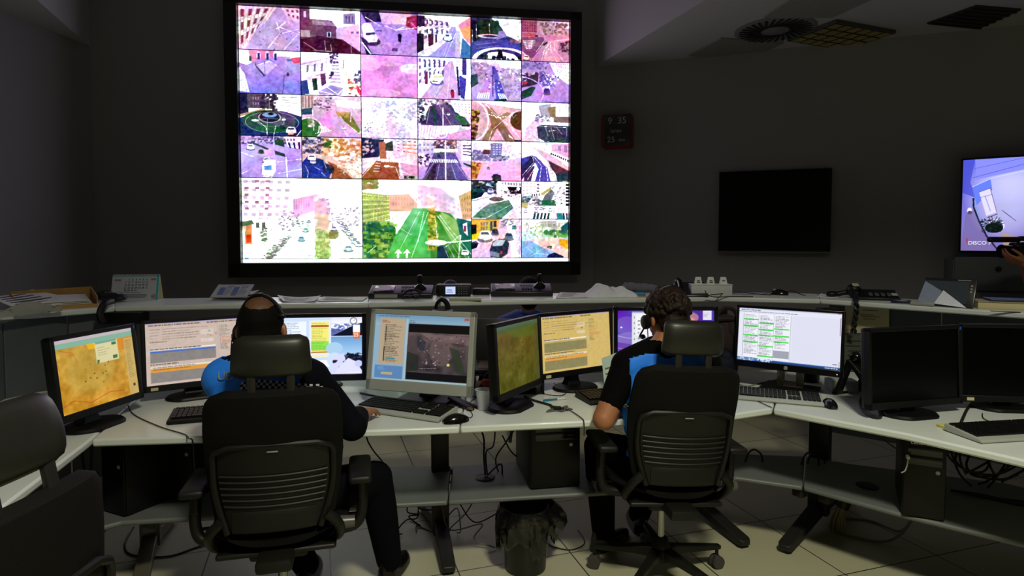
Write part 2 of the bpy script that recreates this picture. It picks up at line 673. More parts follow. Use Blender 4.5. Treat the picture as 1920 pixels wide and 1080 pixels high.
def street(P, sky, road, bl, br, vx=.5, vy=.35, wl='5a4a6a', wr='7a6a8a', x0=.1, x1=.95, lines=3):
    """one-point street view"""
    P.r_(sky, 0, 0, 1, 1)
    P.p(bl, [0, 0, vx - .12, vy * .55, vx - .03, vy + .02, 0, .8])
    P.w(wl, [0, 0, vx - .1, vy * .6, vx - .05, vy, 0, .72], 6, 4, .5, .5, .8)
    P.p(br, [1, 0, vx + .15, vy * .5, vx + .05, vy + .02, 1, .8])
    P.w(wr, [vx + .14, vy * .55, 1, .02, 1, .7, vx + .08, vy], 6, 4, .5, .45, .7)
    P.p(road, [vx - .03, vy, vx + .04, vy, x1, 1, x0, 1])
    for i in range(lines):
        t = (i + 1) / (lines + 1)
        P.l('f4e8ff', 1., [vx, vy, x0 + (x1 - x0) * t, 1])


def cell(i, W, H):
    P = Pic(W, H, 'ffffff', 100 + i)
    P.lw = .72
    a = P
    if i == 0:
        a.g('c9a2dd', 'd5b3ea'); a.n(.05, 9)
        a.p('f2dcea', [0, 0, .62, 0, .45, .35, .3, .52, .1, 1, 0, 1])
        a.w('8a2d50', [0, .02, .55, 0, .32, .5, .02, .98], 4, 3, .45, .6)
        a.w('c88fa8', [0, .1, .6, 0, .32, .6, .02, 1], 9, 1, .25, 1, .7)
        a.p('efd6f0', [.7, 0, 1, 0, 1, .35, .8, .25]); a.w('a03a80', [.75, .02, 1, 0, 1, .3, .8, .2], 3, 2)
        for q in ([.46, .98, .66, .62, .98, .48], [.62, .35, .7, .7], [.66, .45, 1, .62], [.72, 1, 1, .55], [.62, .5, .78, .32]): a.l('fbf0ff', 1.4, q)
        a.d(['6a3a80'], .3, .5, 1, 1, 14, 1)
    elif i == 1:
        a.p('7d4468', [0, .22, .52, .25, .62, .42, .6, .7, 0, .8]); a.r_('6b3f63', 0, 0, .16, .25); a.r_('f0d8ee', .06, .06, .1, .2)
        a.p('b08aa6', [.2, .25, .52, .27, .6, .38, .2, .36]); a.l('d8b8cc', 1, [.2, .3, .55, .32])
        a.p('efc7ee', [.6, .42, .98, .3, 1, 1, .8, .8, .6, .68]); a.p('9a86c8', [.72, .08, .92, .05, .92, .32, .72, .32]); a.w('5a4a9a', [.74, .1, .9, .1, .9, .3, .74, .3], 3, 1, .4, .8)
        a.r_('f4ecff', .44, .52, .51, .64); a.r_('1c1430', .455, .53, .495, .63); a.w('7a5aa0', [.82, .46, 1, .44, 1, .56, .82, .56], 2, 1)
        a.p('4e1030', [0, .72, .3, .62, .7, .68, 1, .95, 1, 1, 0, 1]); a.n(.04, 14, 0, .6, 1, 1)
        for q in ([.05, .78, .25, .95], [.4, .72, .42, .98], [.2, .96, .52, .97], [.5, .8, .52, .98], [.84, .7, .85, 1]): a.l('e8c0cc', 1.1, q)
        a.r_('ead0e8', 0, .5, .16, .66, .7)
    elif i == 2:
        a.g('b98aec', 'cf9cf0'); a.n(.05, 22)
        a.p('2e1c50', [0, 0, .35, 0, .38, .22, .1, .25]); a.p('f3c5f0', [.33, 0, .9, 0, .85, .25, .38, .27]); a.p('9c1848', [.82, .08, 1, .02, 1, .38, .8, .3]); a.d(['ff70d0', 'c84090'], .84, .12, .98, .3, 16, 1.5)
        for q in ([.08, .12, .35, .32], [.42, .3, .62, .4, 1, .32], [.62, .4, .8, .3]): a.l('f8ecff', 1.3, q)
        a.p('2a1846', [0, .6, .05, .62, .2, 1, .1, 1]); a.l('ffffff', 2.5, [.02, .72, .18, 1])
        a.e('3a2060', .2, .7, .15, .1); a.p('f6f2ff', [.02, .3, .08, .26, .18, .28, .3, .62, .28, .7, .14, .72, .05, .6]); a.p('3a3068', [.08, .5, .24, .47, .26, .52, .1, .56])
        a.e('140a24', .69, .53, .035, .05); a.p('140a24', [.66, .5, .73, .52, .71, .7, .66, .66]); a.p('6a4890', [.56, .83, .66, .82, .65, .9, .54, .9])
        a.r_('6a3aa0', .27, .42, .37, .45)
    elif i == 3:
        street(a, 'ffffff', 'b7a2ee', 'f4e6f4', 'f4e6f4', .68, .25, x0=.18, x1=.78, lines=1)
        a.r_('1a1028', 0, .45, .12, .92); a.r_('2a1838', 0, .02, .14, .28); a.r_('4a2038', .2, .45, .3, .75); a.r_('3a2850', .33, .46, .37, .7); a.w('4a3c78', [.14, .05, .6, .1, .6, .5, .14, .5], 5, 2, .35, .5)
        a.p('f3a0c0', [.76, .2, 1, 0, 1, .66, .86, .5]); a.p('f6b078', [.8, .3, 1, .2, 1, .6, .86, .48]); a.p('3f79c0', [.84, .5, 1, .72, 1, 1, .8, 1]); a.p('d8c8ec', [.72, .35, .8, .35, .8, 1, .7, 1]); a.p('e8e0f8', [.0, .93, .55, .5, .6, .55, .2, 1, 0, 1])
        a.e('2a2048', .57, .56, .09, .06); a.p('f0f4ff', [.5, .54, .53, .42, .62, .42, .65, .55, .6, .6, .5, .58]); a.r_('46406a', .53, .44, .6, .5)
        a.l('f4ecff', 1.2, [.72, .4, .52, 1])
    elif i == 4:
        a.g('2a2c52', '4a46a0'); a.p('fdf4ff', [.4, 0, 1, 0, 1, .55, .7, .4, .6, .2]); a.p('17301f', [.12, .02, .55, .06, .6, .35, .4, .45, .15, .38]); a.n(.06, 12)
        a.p('10142c', [0, .05, .12, .1, .2, .5, .05, .6, 0, .5]); a.e('e6d6f6', .38, .44, .25, .05, 1, .4); a.p('9a86d8', [.55, .3, .66, .3, .72, .42, .5, .52])
        a.p('4c42a8', [0, .6, .4, .52, .7, .5, 1, .68, 1, .85, .6, .8, .3, .85, 0, .95]); a.e('f6ecff', .62, 1.02, .6, .32); a.e('2f2a66', .62, 1.1, .54, .36); a.p('ffffff', [.25, .98, .35, .84, .6, .8, .85, .86, .98, 1]); a.p('05060c', [.54, .76, .62, .78, .64, .98, .52, .96]); a.d(['05060c'], .2, .92, 1, 1, 20, 2.5)
        for x, y0, y1 in ((.1, .15, .5), (.36, .12, .42), (.02, .3, .6)): a.l('ffffff', .9, [x, y0, x + .01, y1])
        a.d(['e89080', 'b0486a'], .78, .5, .98, .56, 14, 2); a.tx('e8dcff', .52, .72, .68, .76, 1, 1, 1, .6)
        for q in ([.7, .2, .98, .3], [.66, .12, .95, .2], [.1, .66, .5, .58], [.1, .75, .55, .66]): a.l('d8b8e0', .8, q)
    elif i == 5:
        a.g('d698b8', 'e090c0'); a.r_('a04670', 0, 0, .32, .3); a.w('5a1838', [0, .03, .3, .03, .3, .3, 0, .3], 6, 4, .4, .4); a.p('f6e0f6', [.6, 0, 1, 0, 1, .15, .8, .2]); a.d(['8a6a5a', 'c8a8a0', 'e8c0d8', '6a4a58'], .4, .05, .95, .33, 160, 2); a.r_('c85a70', 0, .32, .3, .4)
        a.p('8a4a78', [0, .42, .45, .4, .5, .5, .2, .98, 0, .75]); a.p('f0a8c8', [.45, 1, .55, .5, 1, .38, 1, .55, .75, .6, .8, 1]); a.w('ffe8ff', [.02, .5, .3, .48, .22, .7, .1, .72], 1, 6, 1, .4)
        for q in ([.3, .78, .5, .45], [.42, .98, .48, .7, .62, .5, 1, .42], [.6, .5, .62, .75, .75, 1], [.68, .5, .7, .7, .9, 1], [0, .78, .2, .95], [.5, .8, .62, .6]): a.l('fff0ff', 1.2, q)
        a.p('7a3a58', [.76, .55, 1, .45, 1, .8, .85, .7]); a.d(['c898a8', '4a2038'], .78, .5, 1, .75, 60, 1.8); a.c('f8f4e0', .1, .92, .12)
        a.p('3a1830', [.44, .58, .54, .5, .55, .54, .47, .62]); a.r_('3a1428', .28, .36, .34, .4)
    elif i == 6:
        a.g('d3a6f2', '8f84ea'); a.n(.05, 10); a.p('f08abf', [.15, .02, .75, .0, .72, .12, .5, .18, .15, .28]); a.p('ffffff', [0, 0, .15, 0, .2, .3, .12, .35, 0, .3]); a.r_('ffffff', .6, 0, 1, .12)
        for x in (.32, .46, .59): a.e('f6eaff', x, .13 - (x - .3) * .1, .035, .1); a.r_('2a2a78', x - .02, .06, x + .02, .22)
        a.r_('38406a', .16, .14, .2, .26); a.p('e04a80', [.84, .12, 1, .08, 1, .26, .88, .28]); a.p('f0f0ff', [.84, .06, 1, .02, 1, .12, .84, .16]); a.r_('5a6ad0', .78, .18, .86, .24)
        a.p('d8c2f4', [.28, .35, .52, .22, .62, .34, .42, .58]); a.l('3a3288', 2.6, [.26, .34, .42, .6]); a.l('3a3288', 2, [.5, .22, .64, .36]); a.l('f8f0ff', 1.2, [.28, .36, .5, .24, .64, .36]); a.l('2a2268', 1.5, [.26, .3, .28, .4, .4, .6]); a.l('46408a', 1, [.41, .25, .42, .6])
        for q in ([.1, .52, .3, .46], [.4, .6, 1, .3], [.5, .75, 1, .46], [.5, .42, 1, .95], [.6, .34, 1, .62]): a.l('a89ae0', 1, q)
        a.p('ffffff', [0, .4, .08, .55, .16, .98, 0, .95]); a.l('4a48a0', 1.2, [.02, .7, .08, .72, .12, .95, .06, .92, .02, .7])
        a.l('2c2866', 1.2, [.7, 1, .73, .58, .79, .52]); a.e('2c2866', .79, .54, .025, .05)
    elif i == 7:
        a.r_('ffffff', 0, 0, 1, 1); a.p('f6e4f8', [0, .25, .45, .12, .42, .6, .1, .75, 0, .7]); a.w('7a6aa0', [.05, .3, .42, .2, .4, .45, .05, .5], 3, 1, .3, .8); a.l('6a5a90', 1, [0, .3, .45, .12]); a.l('5a4a80', 1, [.1, .6, .42, .48])
        a.p('17352c', [.18, .62, .26, .6, .28, .88, .2, .9]); a.p('5a3a6a', [.32, .5, .4, .48, .42, .72, .34, .8]); a.p('2c3c8c', [0, .68, .1, .65, .14, .98, 0, 1]); a.w('d8c0e8', [.52, .02, .62, .02, .68, .72, .48, .72], 1, 9, .9, .6)
        a.d(['5a3a80', '301858'], .48, .0, .62, .25, 40, 1.4); a.l('2a1a40', 2, [.72, .15, .7, .35]); a.d(['2a1840'], .47, .45, .53, .6, 8, 1.6)
        a.p('b9a6e6', [.28, .92, .5, .75, .72, .82, .66, .99, .3, .99]); a.p('9a8ad8', [.42, .84, .52, .77, .62, .86, .52, .93])
        for q in ([.3, .9, .55, .98], [.4, .78, .62, .98], [.62, .96, .75, .78]): a.l('ffffff', 1.6, q)
        a.p('e8306a', [.86, .62, 1, .85, 1, 1, .96, .98]); a.p('fff2ea', [.72, .35, .9, .62, .95, .95, .8, .9]); a.d(['d04040', 'ffffff', 'f08a80'], .8, .6, 1, 1, 40, 2); a.d(['6a5ab0', '3a2a70'], .9, .4, 1, .7, 24, 1.8)
    elif i == 8:
        a.g('f2a6f2', 'ee9af0'); a.n(.06, 3); a.n(.05, 6); a.e('fbe0fa', .15, .22, .2, .16, .6); a.e('fbe4fb', .5, .2, .2, .06, .5); a.e('fff0ff', .9, .3, .22, .12, .7); a.e('fbe0fb', .4, .9, .3, .1, .5); a.l('c880d8', .8, [.5, .25, .5, .45], .5); a.l('8a50b0', .9, [.4, .9, .4, .96], .6)
    elif i == 9:
        street(a, 'ffffff', 'e2b8ee', 'fdf4fe', 'fdf4fe', .62, .08, '6a50a0', 'e0c8f0', .05, .8, 2)
        a.w('4a3a90', [.1, .02, .55, .02, .5, .5, .1, .6], 5, 2, .35, .6, 1); a.r_('7a2a60', .14, .35, .19, .66); a.p('4a42b8', [.78, .4, .92, .5, .88, 1, .8, .95]); a.p('3a3290', [.84, 0, .92, 0, .92, .4, .84, .4]); a.p('2a2060', [.72, .2, .76, .2, .8, .9, .76, .9]); a.p('ffffff', [.93, 0, 1, 0, 1, 1, .9, 1])
        a.e('6a50c0', .36, .6, .13, .08); a.p('fffff0', [.25, .58, .26, .45, .34, .38, .46, .4, .48, .52, .4, .64, .27, .62]); a.r_('d8c890', .3, .46, .44, .48); a.r_('8a80c0', .27, .56, .38, .6)
        a.e('3a1038', .65, .8, .03, .04); a.p('c01848', [.61, .82, .69, .82, .68, .97, .63, .97])
        a.l('9a70c0', 1, [.3, .65, .1, .98]); a.l('9a70c0', 1, [.5, .65, .3, 1])
    elif i == 10:
        a.g('f4e4fc', 'c8a8ec'); a.p('ffffff', [.45, 0, 1, 0, 1, .5, .7, .3]); a.d(['a890d0', 'd0b0e8', '8a78b0', 'c898d8'], 0, .1, .4, .6, 170, 2.4); a.d(['b898d8', 'e0c8f0', '9a80c0'], .6, .2, 1, .95, 230, 2.6); a.p('2c5058', [0, .4, .12, .35, .14, .6, 0, .7])
        a.p('c8a0f0', [.38, .2, .5, .2, .76, 1, .14, 1]); a.p('5a50c8', [.43, .15, .47, .15, .72, 1, .5, 1]); a.l('2a2880', 3, [.43, .15, .43, .9]); a.w('ffffff', [.14, .82, .38, .8, .36, .95, .1, .95], 6, 1, .55, 1, 1); a.w('ffffff', [.52, .82, .66, .82, .74, .98, .56, .96], 4, 1, .5, 1, 1); a.p('1c3a48', [.46, .96, .7, .94, .72, 1, .46, 1]); a.p('e0a0d8', [.2, .72, .38, .7, .37, .8, .16, .82]); a.d(['ffffff', '3a3898'], .3, .25, .62, .75, 30, 1.5)
    elif i == 11:
        a.g('d6a0e6', 'c890ee'); a.n(.04, 8); a.d(['8a70c0', 'b090d0', '6a50a0'], 0, .02, .55, .18, 120, 2.2); a.p('fdeffe', [.58, 0, 1, 0, 1, .55, .7, .3]); a.w('c890d8', [.7, .02, 1, 0, 1, .5, .75, .3], 6, 5, .4, .5, .8); a.d(['3a2858', 'd8a8c8', 'f0e0ff', '1c1430'], 0, .26, .34, .5, 150, 2); a.p('3a2c40', [.2, .35, .36, .28, .34, .55, .2, .6, 0, .66, 0, .6]); a.p('163530', [0, .75, .22, .62, .3, .64, .2, .85, 0, .95]); a.e('f4dcff', -.05, .78, .52, .4, 1, .04)
        a.p('7a60b8', [.36, .25, .46, .22, .72, .6, .45, .62]); a.w('ffffff', [.46, .6, .6, .58, .6, .66, .44, .68], 6, 1, .55, 1, 1); a.c('4a40a0', .53, .72, .14); a.d(['5a48a0', 'ffffff', '3a2a80'], .38, .3, .8, .55, 60, 1.5); a.l('f8e8ff', 1.1, [.44, .25, .72, .68]); a.l('6a48a0', 1.6, [.4, .96, .7, 1, 1, .97]); a.d(['c83058'], .02, .52, .1, .56, 6, 2)
    elif i == 12:
        a.r_('ffffff', 0, 0, 1, 1); a.r_('1a1c40', 0, 0, .14, .5); a.r_('5a4060', .12, 0, .4, .35); a.w('c0a0b8', [.2, .05, .32, .05, .32, .3, .2, .3], 3, 2, .4, .5); a.d(['2a2040', '4a3a60', '1a1830'], .35, .02, .6, .38, 80, 2.4); a.w('3a3444', [.62, .05, 1, .02, 1, .3, .62, .3], 1, 4, .7, .18, .9); a.p('c8a48a', [0, .5, .4, .35, .42, .4, 0, .56])
        a.p('1a2a66', [0, .58, .3, .45, .7, .4, 1, .52, 1, 1, 0, 1]); a.e('1d5a3a', .48, .66, .44, .27); a.e('54486e', .55, .56, .36, .16); a.e('2a5040', .22, .68, .16, .14, .9); a.e('5a4a70', .7, .66, .2, .14, .8); a.e('12121c', .48, .54, .2, .15); a.e('c8c0d8', .48, .56, .19, .13, 1, .12); a.e('20203a', .48, .53, .16, .1); a.e('8ab0e8', .48, .5, .12, .055); a.e('05050c', .5, .48, .05, .03); a.l('05050c', 1.6, [.5, .4, .5, .5]); a.e('f0f4ff', .52, .68, .44, .25, .8, .02); a.e('e8d8f8', .5, .68, .22, .1, .8, .05)
        a.e('f4faff', .24, .64, .06, .025); a.l('ffffff', 1.2, [.3, .67, .42, .8, .44, 1]); a.l('ffffff', 1, [.58, .75, .54, 1]); a.l('ffffff', 1, [.44, .6, .44, 1]); a.c('f8f8ff', .83, .86, .17); a.r_('f0d8a0', .78, .92, .87, .96); a.c('20284a', .68, .78, .08); a.c('f4f4ff', .71, .6, .06); a.l('f8f8f8', .8, [.48, .1, .48, .4]); a.l('ffffff', 1.2, [.92, 1, 1, .85])
    elif i == 13:
        a.g('f6dcf4', 'd8a8dc'); a.n(.03, 7); a.p('e0b8c8', [0, 0, .22, 0, .2, .35, 0, .4]); a.p('20385a', [0, .34, .18, .3, .18, .46, 0, .48]); a.w('7a4858', [0, .02, .2, .02, .2, .3, 0, .3], 4, 1, .3, 1); a.d(['5a4060', 'c8a0b8'], .2, .05, .5, .35, 60, 1.4); a.p('f0a8e8', [.36, .45, .48, .35, .52, .75, .3, .9]); a.e('2f7030', .12, .8, .2, .24); a.e('f4f4ea', .12, .8, .22, .26, 1, .05); a.d(['f8e0e8', '80a060'], .1, .58, .22, .75, 24, 2); a.p('7a8040', [.62, .42, .8, .38, .98, .8, .96, .9, .7, .6]); a.l('fbeedc', 1.2, [.62, .42, .7, .6, .96, .9, 1, .85]); a.l('f8e8f8', 2.2, [.84, .3, .82, .62]); a.d(['c89858'], .6, .4, .8, .5, 20, 2.5)
        a.w('ffffff', [.28, .74, .4, .74, .48, .84, .26, .9], 5, 1, .35, 1, 1); a.l('ffffff', 1, [.22, .92, .5, .84]); a.c('ffe8d8', .7, .77, .07, 'b04030'); a.l('ffffff', 1, [.7, .82, .8, 1]); a.l('f4e0f4', 1.6, [.18, .35, .2, .85]); a.w('7a4a7a', [.28, .15, .5, .35, .5, .6, .3, .25], 1, 8, .8, .2, .6); a.p('ffffff', [.55, .1, 1, .1, 1, .3, .6, .25], .6)
    elif i == 14:
        a.g('ffffff', 'f6e6fb'); a.d(['cdb8e4', 'b8a8e0', 'f4d8f4'], .2, .1, .98, .5, 170, 2.2, .5); a.d(['8a78b8'], .2, .4, .95, .8, 30, .9, .6); a.p('e8d8f4', [.4, .6, .55, .45, .95, .95, .5, .95], .7)
        for q in ([.2, .56, .55, .58], [.2, .66, .52, .68], [.45, .8, .2, .98], [.55, .68, .78, .98], [.6, .6, 1, .8]): a.l('d0bce0', 1, q)
        a.e('b8a0d0', .72, .88, .07, .1, .6, .2); a.d(['6a5a90'], .03, .6, .2, .85, 24, 1.1, .7)
    elif i == 15:
        a.r_('f4e8f8', 0, 0, 1, 1); a.p('3f3360', [.22, .18, .5, .05, .6, .1, .95, .62, .4, .66, .05, .64]); a.p('6a4a88', [.3, .12, .48, .06, .86, .6, .5, .64]); a.p('1e5038', [.26, .2, .3, .18, .38, .62, .32, .64]); a.l('ffffff', .8, [.22, .22, .16, .62]); a.l('ffffff', .8, [.4, .15, .62, .62]); a.d(['1a1430', 'f8f8ff', '3a3070'], 0, .1, .14, .58, 70, 2); a.d(['4a3c68', 'c898c8', 'f0f0ff'], .0, 0, .6, .14, 90, 1.8); a.p('fdf6ff', [.62, .04, 1, .02, 1, .45, .7, .3]); a.w('3a2a50', [.66, .08, 1, .06, 1, .38, .7, .28], 5, 4, .4, .3, 1); a.p('30604a', [.7, .36, .88, .42, 1, .62, .9, .66, .7, .5]); a.p('5a3a70', [.5, .28, .65, .2, .7, .4, .56, .5], .6); a.r_('e8dcf4', 0, .66, .9, .95); a.w('fffdfa', [.02, .68, .8, .66, .7, .92, 0, .95], 14, 1, .5, 1, 1); a.p('eaa8e6', [.4, .9, 1, .72, 1, 1, .3, 1]); a.e('ffffff', .45, .86, .1, .1, 1, .15); a.l('ffffff', 1.6, [.47, .2, .47, .85]); a.r_('1c1430', .82, .62, .98, .66); a.c('f4f4ff', .57, .36, .06); a.c('4a5ac0', .7, .52, .07)
    elif i == 16:
        a.r_('f4bdd6', 0, 0, 1, 1); a.p('ffffff', [0, 0, 1, 0, 1, .18, .6, .12, .4, .08]); a.p('9c6a50', [.3, .12, .42, .18, .62, .5, .9, 1, .68, 1, .52, .68, .38, 1, .2, 1, .4, .6]); a.n(.05, 9); a.p('b98064', [.5, .42, .72, .26, .8, .3, .6, .5]); a.e('5a3020', 1.0, .48, .22, .24); a.e('ffe8f0', 1.0, .48, .25, .27, 1, .05); a.e('fff4fa', -.05, .5, .4, .55, 1, .06); a.d(['3a1810', 'e8c040', '5a2a18'], 0, .25, .14, .55, 60, 3); a.d(['3a1810', 'a07840'], 0, .6, .12, .98, 30, 3)
        for q in ([.28, .08, .5, .35, .76, .62, 1, .95], [.44, .7, .62, .5], [.42, .72, .35, 1], [.5, .7, .65, 1], [.22, .3, .6, .42], [.4, .28, .5, .42, .7, .38]): a.l('fff6fa', 1.2, q)
        a.p('ffffff', [.74, .82, .86, .96, .76, .9]); a.r_('1c1a3a', .86, .96, 1, 1)
        a.l('ffffff', .8, [.8, .28, .84, .42, .9, .32])
    elif i == 17:
        a.r_('fbf4ff', 0, 0, 1, 1); a.p('8f86b8', [.35, .08, .62, .02, .6, .4, .4, .3], .6); a.p('9a7c68', [.55, .12, .75, .08, .74, .38, .6, .36]); a.r_('ffffff', .72, .02, 1, .34); a.w('b0a8c8', [.74, .05, 1, .04, 1, .3, .74, .3], 2, 1, .1, 1); a.r_('8a7468', .68, .34, 1, .5); a.p('f4c8ee', [.3, .4, .5, .45, .38, .7, .4, 1, 0, 1, 0, .8], .6); a.p('3a3858', [.32, .62, .45, .56, 1, .58, 1, .9, .5, 1, .35, .9]); a.w('f0f0ff', [.4, .5, .8, .5, .8, .56, .38, .56], 12, 1, .4, 1, .9)
        for q in ([.3, .6, .95, .62, .95, .85], [.5, .62, .56, .85], [.62, .62, .7, .95], [.74, .62, .86, .8], [.58, .72, .72, .7]): a.l('ffffff', .9, q)
        a.d(['c8a0c0', '6a5a80'], .3, .3, .6, .5, 50, 1.5); a.p('285048', [.6, .94, 1, .88, 1, 1, .58, 1]); a.l('1a1830', 1, [.6, .98, 1, .92])
    elif i == 18:
        a.g('d8b8f4', 'bfa0f0'); a.n(.04, 7); a.d(['6a5a98', 'a890d0', 'f4e8ff', '3a3068'], 0, 0, .9, .18, 170, 2); a.p('244a30', [.55, .08, .7, .08, .72, .26, .56, .2]); a.p('f8f0ff', [.7, 0, 1, 0, 1, .3, .78, .26]); a.w('8a2a50', [.7, .02, .9, .02, .9, .14, .7, .14], 4, 1); a.w('201838', [.74, .14, 1, .12, 1, .32, .78, .28], 3, 1, .4, .9); a.p('26403c', [.2, .15, .46, .3, .44, .34, .2, .2]); a.p('1c3c38', [.55, .34, .72, .42, .73, .5, .56, .44]); a.c('20303a', .33, .37, .09); a.c('f4f4f8', .16, .27, .12, '182038'); a.c('e8e8f4', .42, .58, .12); a.p('fffef0', [.34, .92, .35, .68, .42, .56, .56, .58, .57, .82, .5, 1, .36, .98]); a.p('5aa0f0', [.37, .72, .5, .7, .5, .82, .38, .82]); a.l('5a4a90', 1.4, [.35, .95, .5, .98]); a.l('fff8e0', 2.8, [.74, .5, .755, 1]); a.l('e0d8f8', 1, [.54, 0, .54, .4])
        for q in ([.6, .62, 1, .54], [.0, .92, .15, .82], [.6, .9, 1, .78], [0, .4, .2, .5]): a.l('f8f0ff', 1.1, q)
    elif i == 19:
        a.g('f2dce4', 'e8c8b8'); a.d(['e0945a', 'c86a30', 'f8d8b8', 'ffffff'], .3, .05, 1, .45, 300, 3); a.d(['2a2838', '5a5a90', 'c8a8d8'], 0, .02, .35, .4, 120, 2.2); a.p('1c3aa0', [0, .62, .1, .45, .35, .55, .5, .8, .45, 1, 0, 1]); a.p('182a70', [.1, .5, .3, .52, .45, .7, .3, .7], .8); a.p('a05030', [.42, .58, .55, .65, .85, 1, .48, 1, .5, .8]); a.p('fdeee6', [.52, .5, .75, .42, 1, .6, 1, .98, .9, 1]); a.d(['ffffff', 'd8a080'], .6, .5, 1, .9, 60, 2); a.d(['182040'], .36, .66, .5, .86, 40, 2.4); a.c('f8f8ff', .16, .5, .14, '20203a'); a.c('e8e8f4', .18, .6, .1)
        for q in ([.2, .72, .3, .8], [.32, .86, .38, .95], [.05, .7, .1, .85, .08, 1], [.36, .58, .4, .75], [.68, .86, .72, .92]): a.l('fff0f0', 1, q)
        a.d(['3a5a30'], .38, .1, .48, .25, 14, 3)
    elif i == 20:
        a.g('f4e8f0', 'f0d8ec'); a.p('222850', [0, 0, .4, .02, .36, .25, .3, .45, 0, .5]); a.p('c86a48', [.3, .08, .42, .08, .44, .5, .32, .5]); a.p('38402c', [.42, .12, .55, .05, .56, .3, .42, .3]); a.d(['f4d8e0', '101830'], 0, .05, .2, .45, 60, 2.2); a.w('a03838', [.6, .02, 1, .02, 1, .4, .6, .32], 4, 4, .4, .3, .9); a.w('f8a878', [.75, .1, 1, .1, 1, .4, .78, .35], 1, 3, 1, .3, .8); a.p('a4502c', [0, .9, .25, .55, .6, .56, .66, .6, .68, 1, 0, 1]); a.n(.04, 8, 0, .5, 1, 1); a.w('ffffff', [.34, .5, .7, .5, .7, .58, .34, .58], 12, 1, .5, 1, 1); a.p('f0a8d8', [.68, .58, 1, .66, 1, 1, .75, 1]); a.w('f8e8f0', [.26, .5, .36, .52, .3, .84, .18, .84], 1, 5, .9, .3, .9)
        for q in ([.02, .82, .25, .52], [.0, .95, .22, .6], [.6, .7, .68, 1], [.66, .6, .66, 1], [.7, .8, 1, .95], [.1, .8, .2, .6]): a.l('fff4f4', 1.2, q)
        a.e('fffafa', .44, .68, .05, .025); a.l('fffafa', 1.2, [.4, .68, .6, .7]); a.d(['c8d8c8', '102010'], .78, .92, 1, 1, 16, 3)
    elif i == 21:
        a.g('f4e8fa', 'c8a0ee'); a.p('6a5878', [.3, .05, .72, .02, .74, .3, .3, .35]); a.d(['b05a58', 'f8e0f0', '3a2a48'], .3, .02, .72, .22, 90, 2.2); a.w('8a80c0', [0, .05, .3, .08, .3, .4, 0, .5], 4, 3, .5, .4, .8); a.r_('fbf4ff', .82, 0, 1, .5); a.w('3a2a50', [.84, .1, 1, .08, 1, .42, .84, .38], 1, 4, 1, .4, .9); a.p('fff4e0', [.3, .22, .74, .22, .74, .3, .3, .32]); a.p('5a4a80', [.3, .32, .5, .3, .5, 1, .08, 1]); a.p('6a58a8', [.52, .3, .7, .32, .95, 1, .53, 1]); a.p('3a2838', [.3, .6, .36, .6, .3, 1, .14, 1]); a.p('5a3a50', [.56, .7, .6, .7, .72, 1, .5, 1], .6); a.w('ffffff', [.24, .48, .72, .48, .76, .56, .2, .56], 16, 1, .5, 1, 1); a.l('fff8ff', 1.8, [.51, 0, .52, 1])
        for q in ([.4, .6, .34, 1], [.62, .6, .72, 1], [.7, .55, .95, 1], [.1, .95, .3, .55]): a.l('f0e0ff', .9, q)
        a.c('2a2048', .39, .4, .06); a.d(['1a1830', 'ffffff'], 0, .35, .2, .65, 60, 1.8); a.p('163028', [.84, .55, 1, .62, 1, .68, .86, .6]); a.p('f4c8f4', [.8, .66, 1, .7, 1, 1, .98, 1])
    elif i == 22:
        a.g('fbf0fe', 'f0c0f0'); a.d(['7868a8', 'a090c8', '504878', 'c8b8e8'], 0, .25, .6, .5, 210, 2); a.p('8078b8', [.38, .05, .62, .05, .6, .4, .4, .42]); a.w('f4f0ff', [.42, .06, .6, .06, .6, .36, .42, .36], 3, 5, .6, .35, .9); a.r_('5a3040', .24, .22, .36, .34); a.d(['4a3a58', 'c8b0d0'], .5, .38, .75, .5, 60, 1.8); a.e('c87030', .05, .75, .15, .22); a.d(['e8a858', '8a3c18'], 0, .55, .18, .98, 60, 2.6)
        a.p('f4c4f0', [.2, .6, 1, .4, 1, 1, .1, 1]); a.w('fbe8ff', [.3, .6, .9, .45, 1, .98, .3, .98], 5, 3, .9, .05, .8); a.d(['4a3040', '301828'], .42, .86, .58, .99, 60, 2.4); a.e('e8d8f8', .28, .6, .05, .04, 1, .3); a.c('a098c0', .34, .68, .06); a.l('b080c0', .8, [.1, .6, .3, .56, .9, .36])
    elif i == 23:
        a.r_('fbf4ff', 0, 0, 1, 1); a.p('f2b8ec', [.62, .05, 1, .02, 1, .4, .64, .22]); a.w('b088c0', [.74, .08, 1, .05, 1, .28, .74, .2], 2, 1, .5, .9); a.p('2b2558', [0, .45, .2, .35, .3, .5, 0, .98]); a.p('3c46b8', [0, .42, .16, .36, .16, .45, .02, .6]); a.p('5844b8', [.2, .32, .34, .38, .55, .65, .62, 1, .28, 1, .36, .7]); a.p('4a2c58', [.05, .9, .25, .6, .28, .62, .2, 1, .05, 1]); a.p('f0c8e4', [.2, .1, .6, .3, 1, .62, 1, .72, .5, .45]); a.p('5a2a40', [.55, .45, 1, .72, 1, 1, .8, .95, .62, .65]); a.w('3a3050', [.62, .24, 1, .42, 1, .52, .6, .32], 9, 1, .75, .6, 1); a.p('1c3046', [.72, .8, .98, .75, 1, .98, .76, 1])
        for q in ([.22, .32, .42, .6, .38, 1], [.3, .34, .52, .62, .56, 1], [.02, .85, .26, .52, .24, .4], [.12, .98, .28, .66]): a.l('ffffff', 1.2, q)
        for k in range(6): a.c('f4f4f4', .55 + .035 * k, .5 + .09 * k, .05)
        a.p('f4a8e0', [.2, .1, .4, .2, .5, .28, .3, .16])
    elif i == 24:
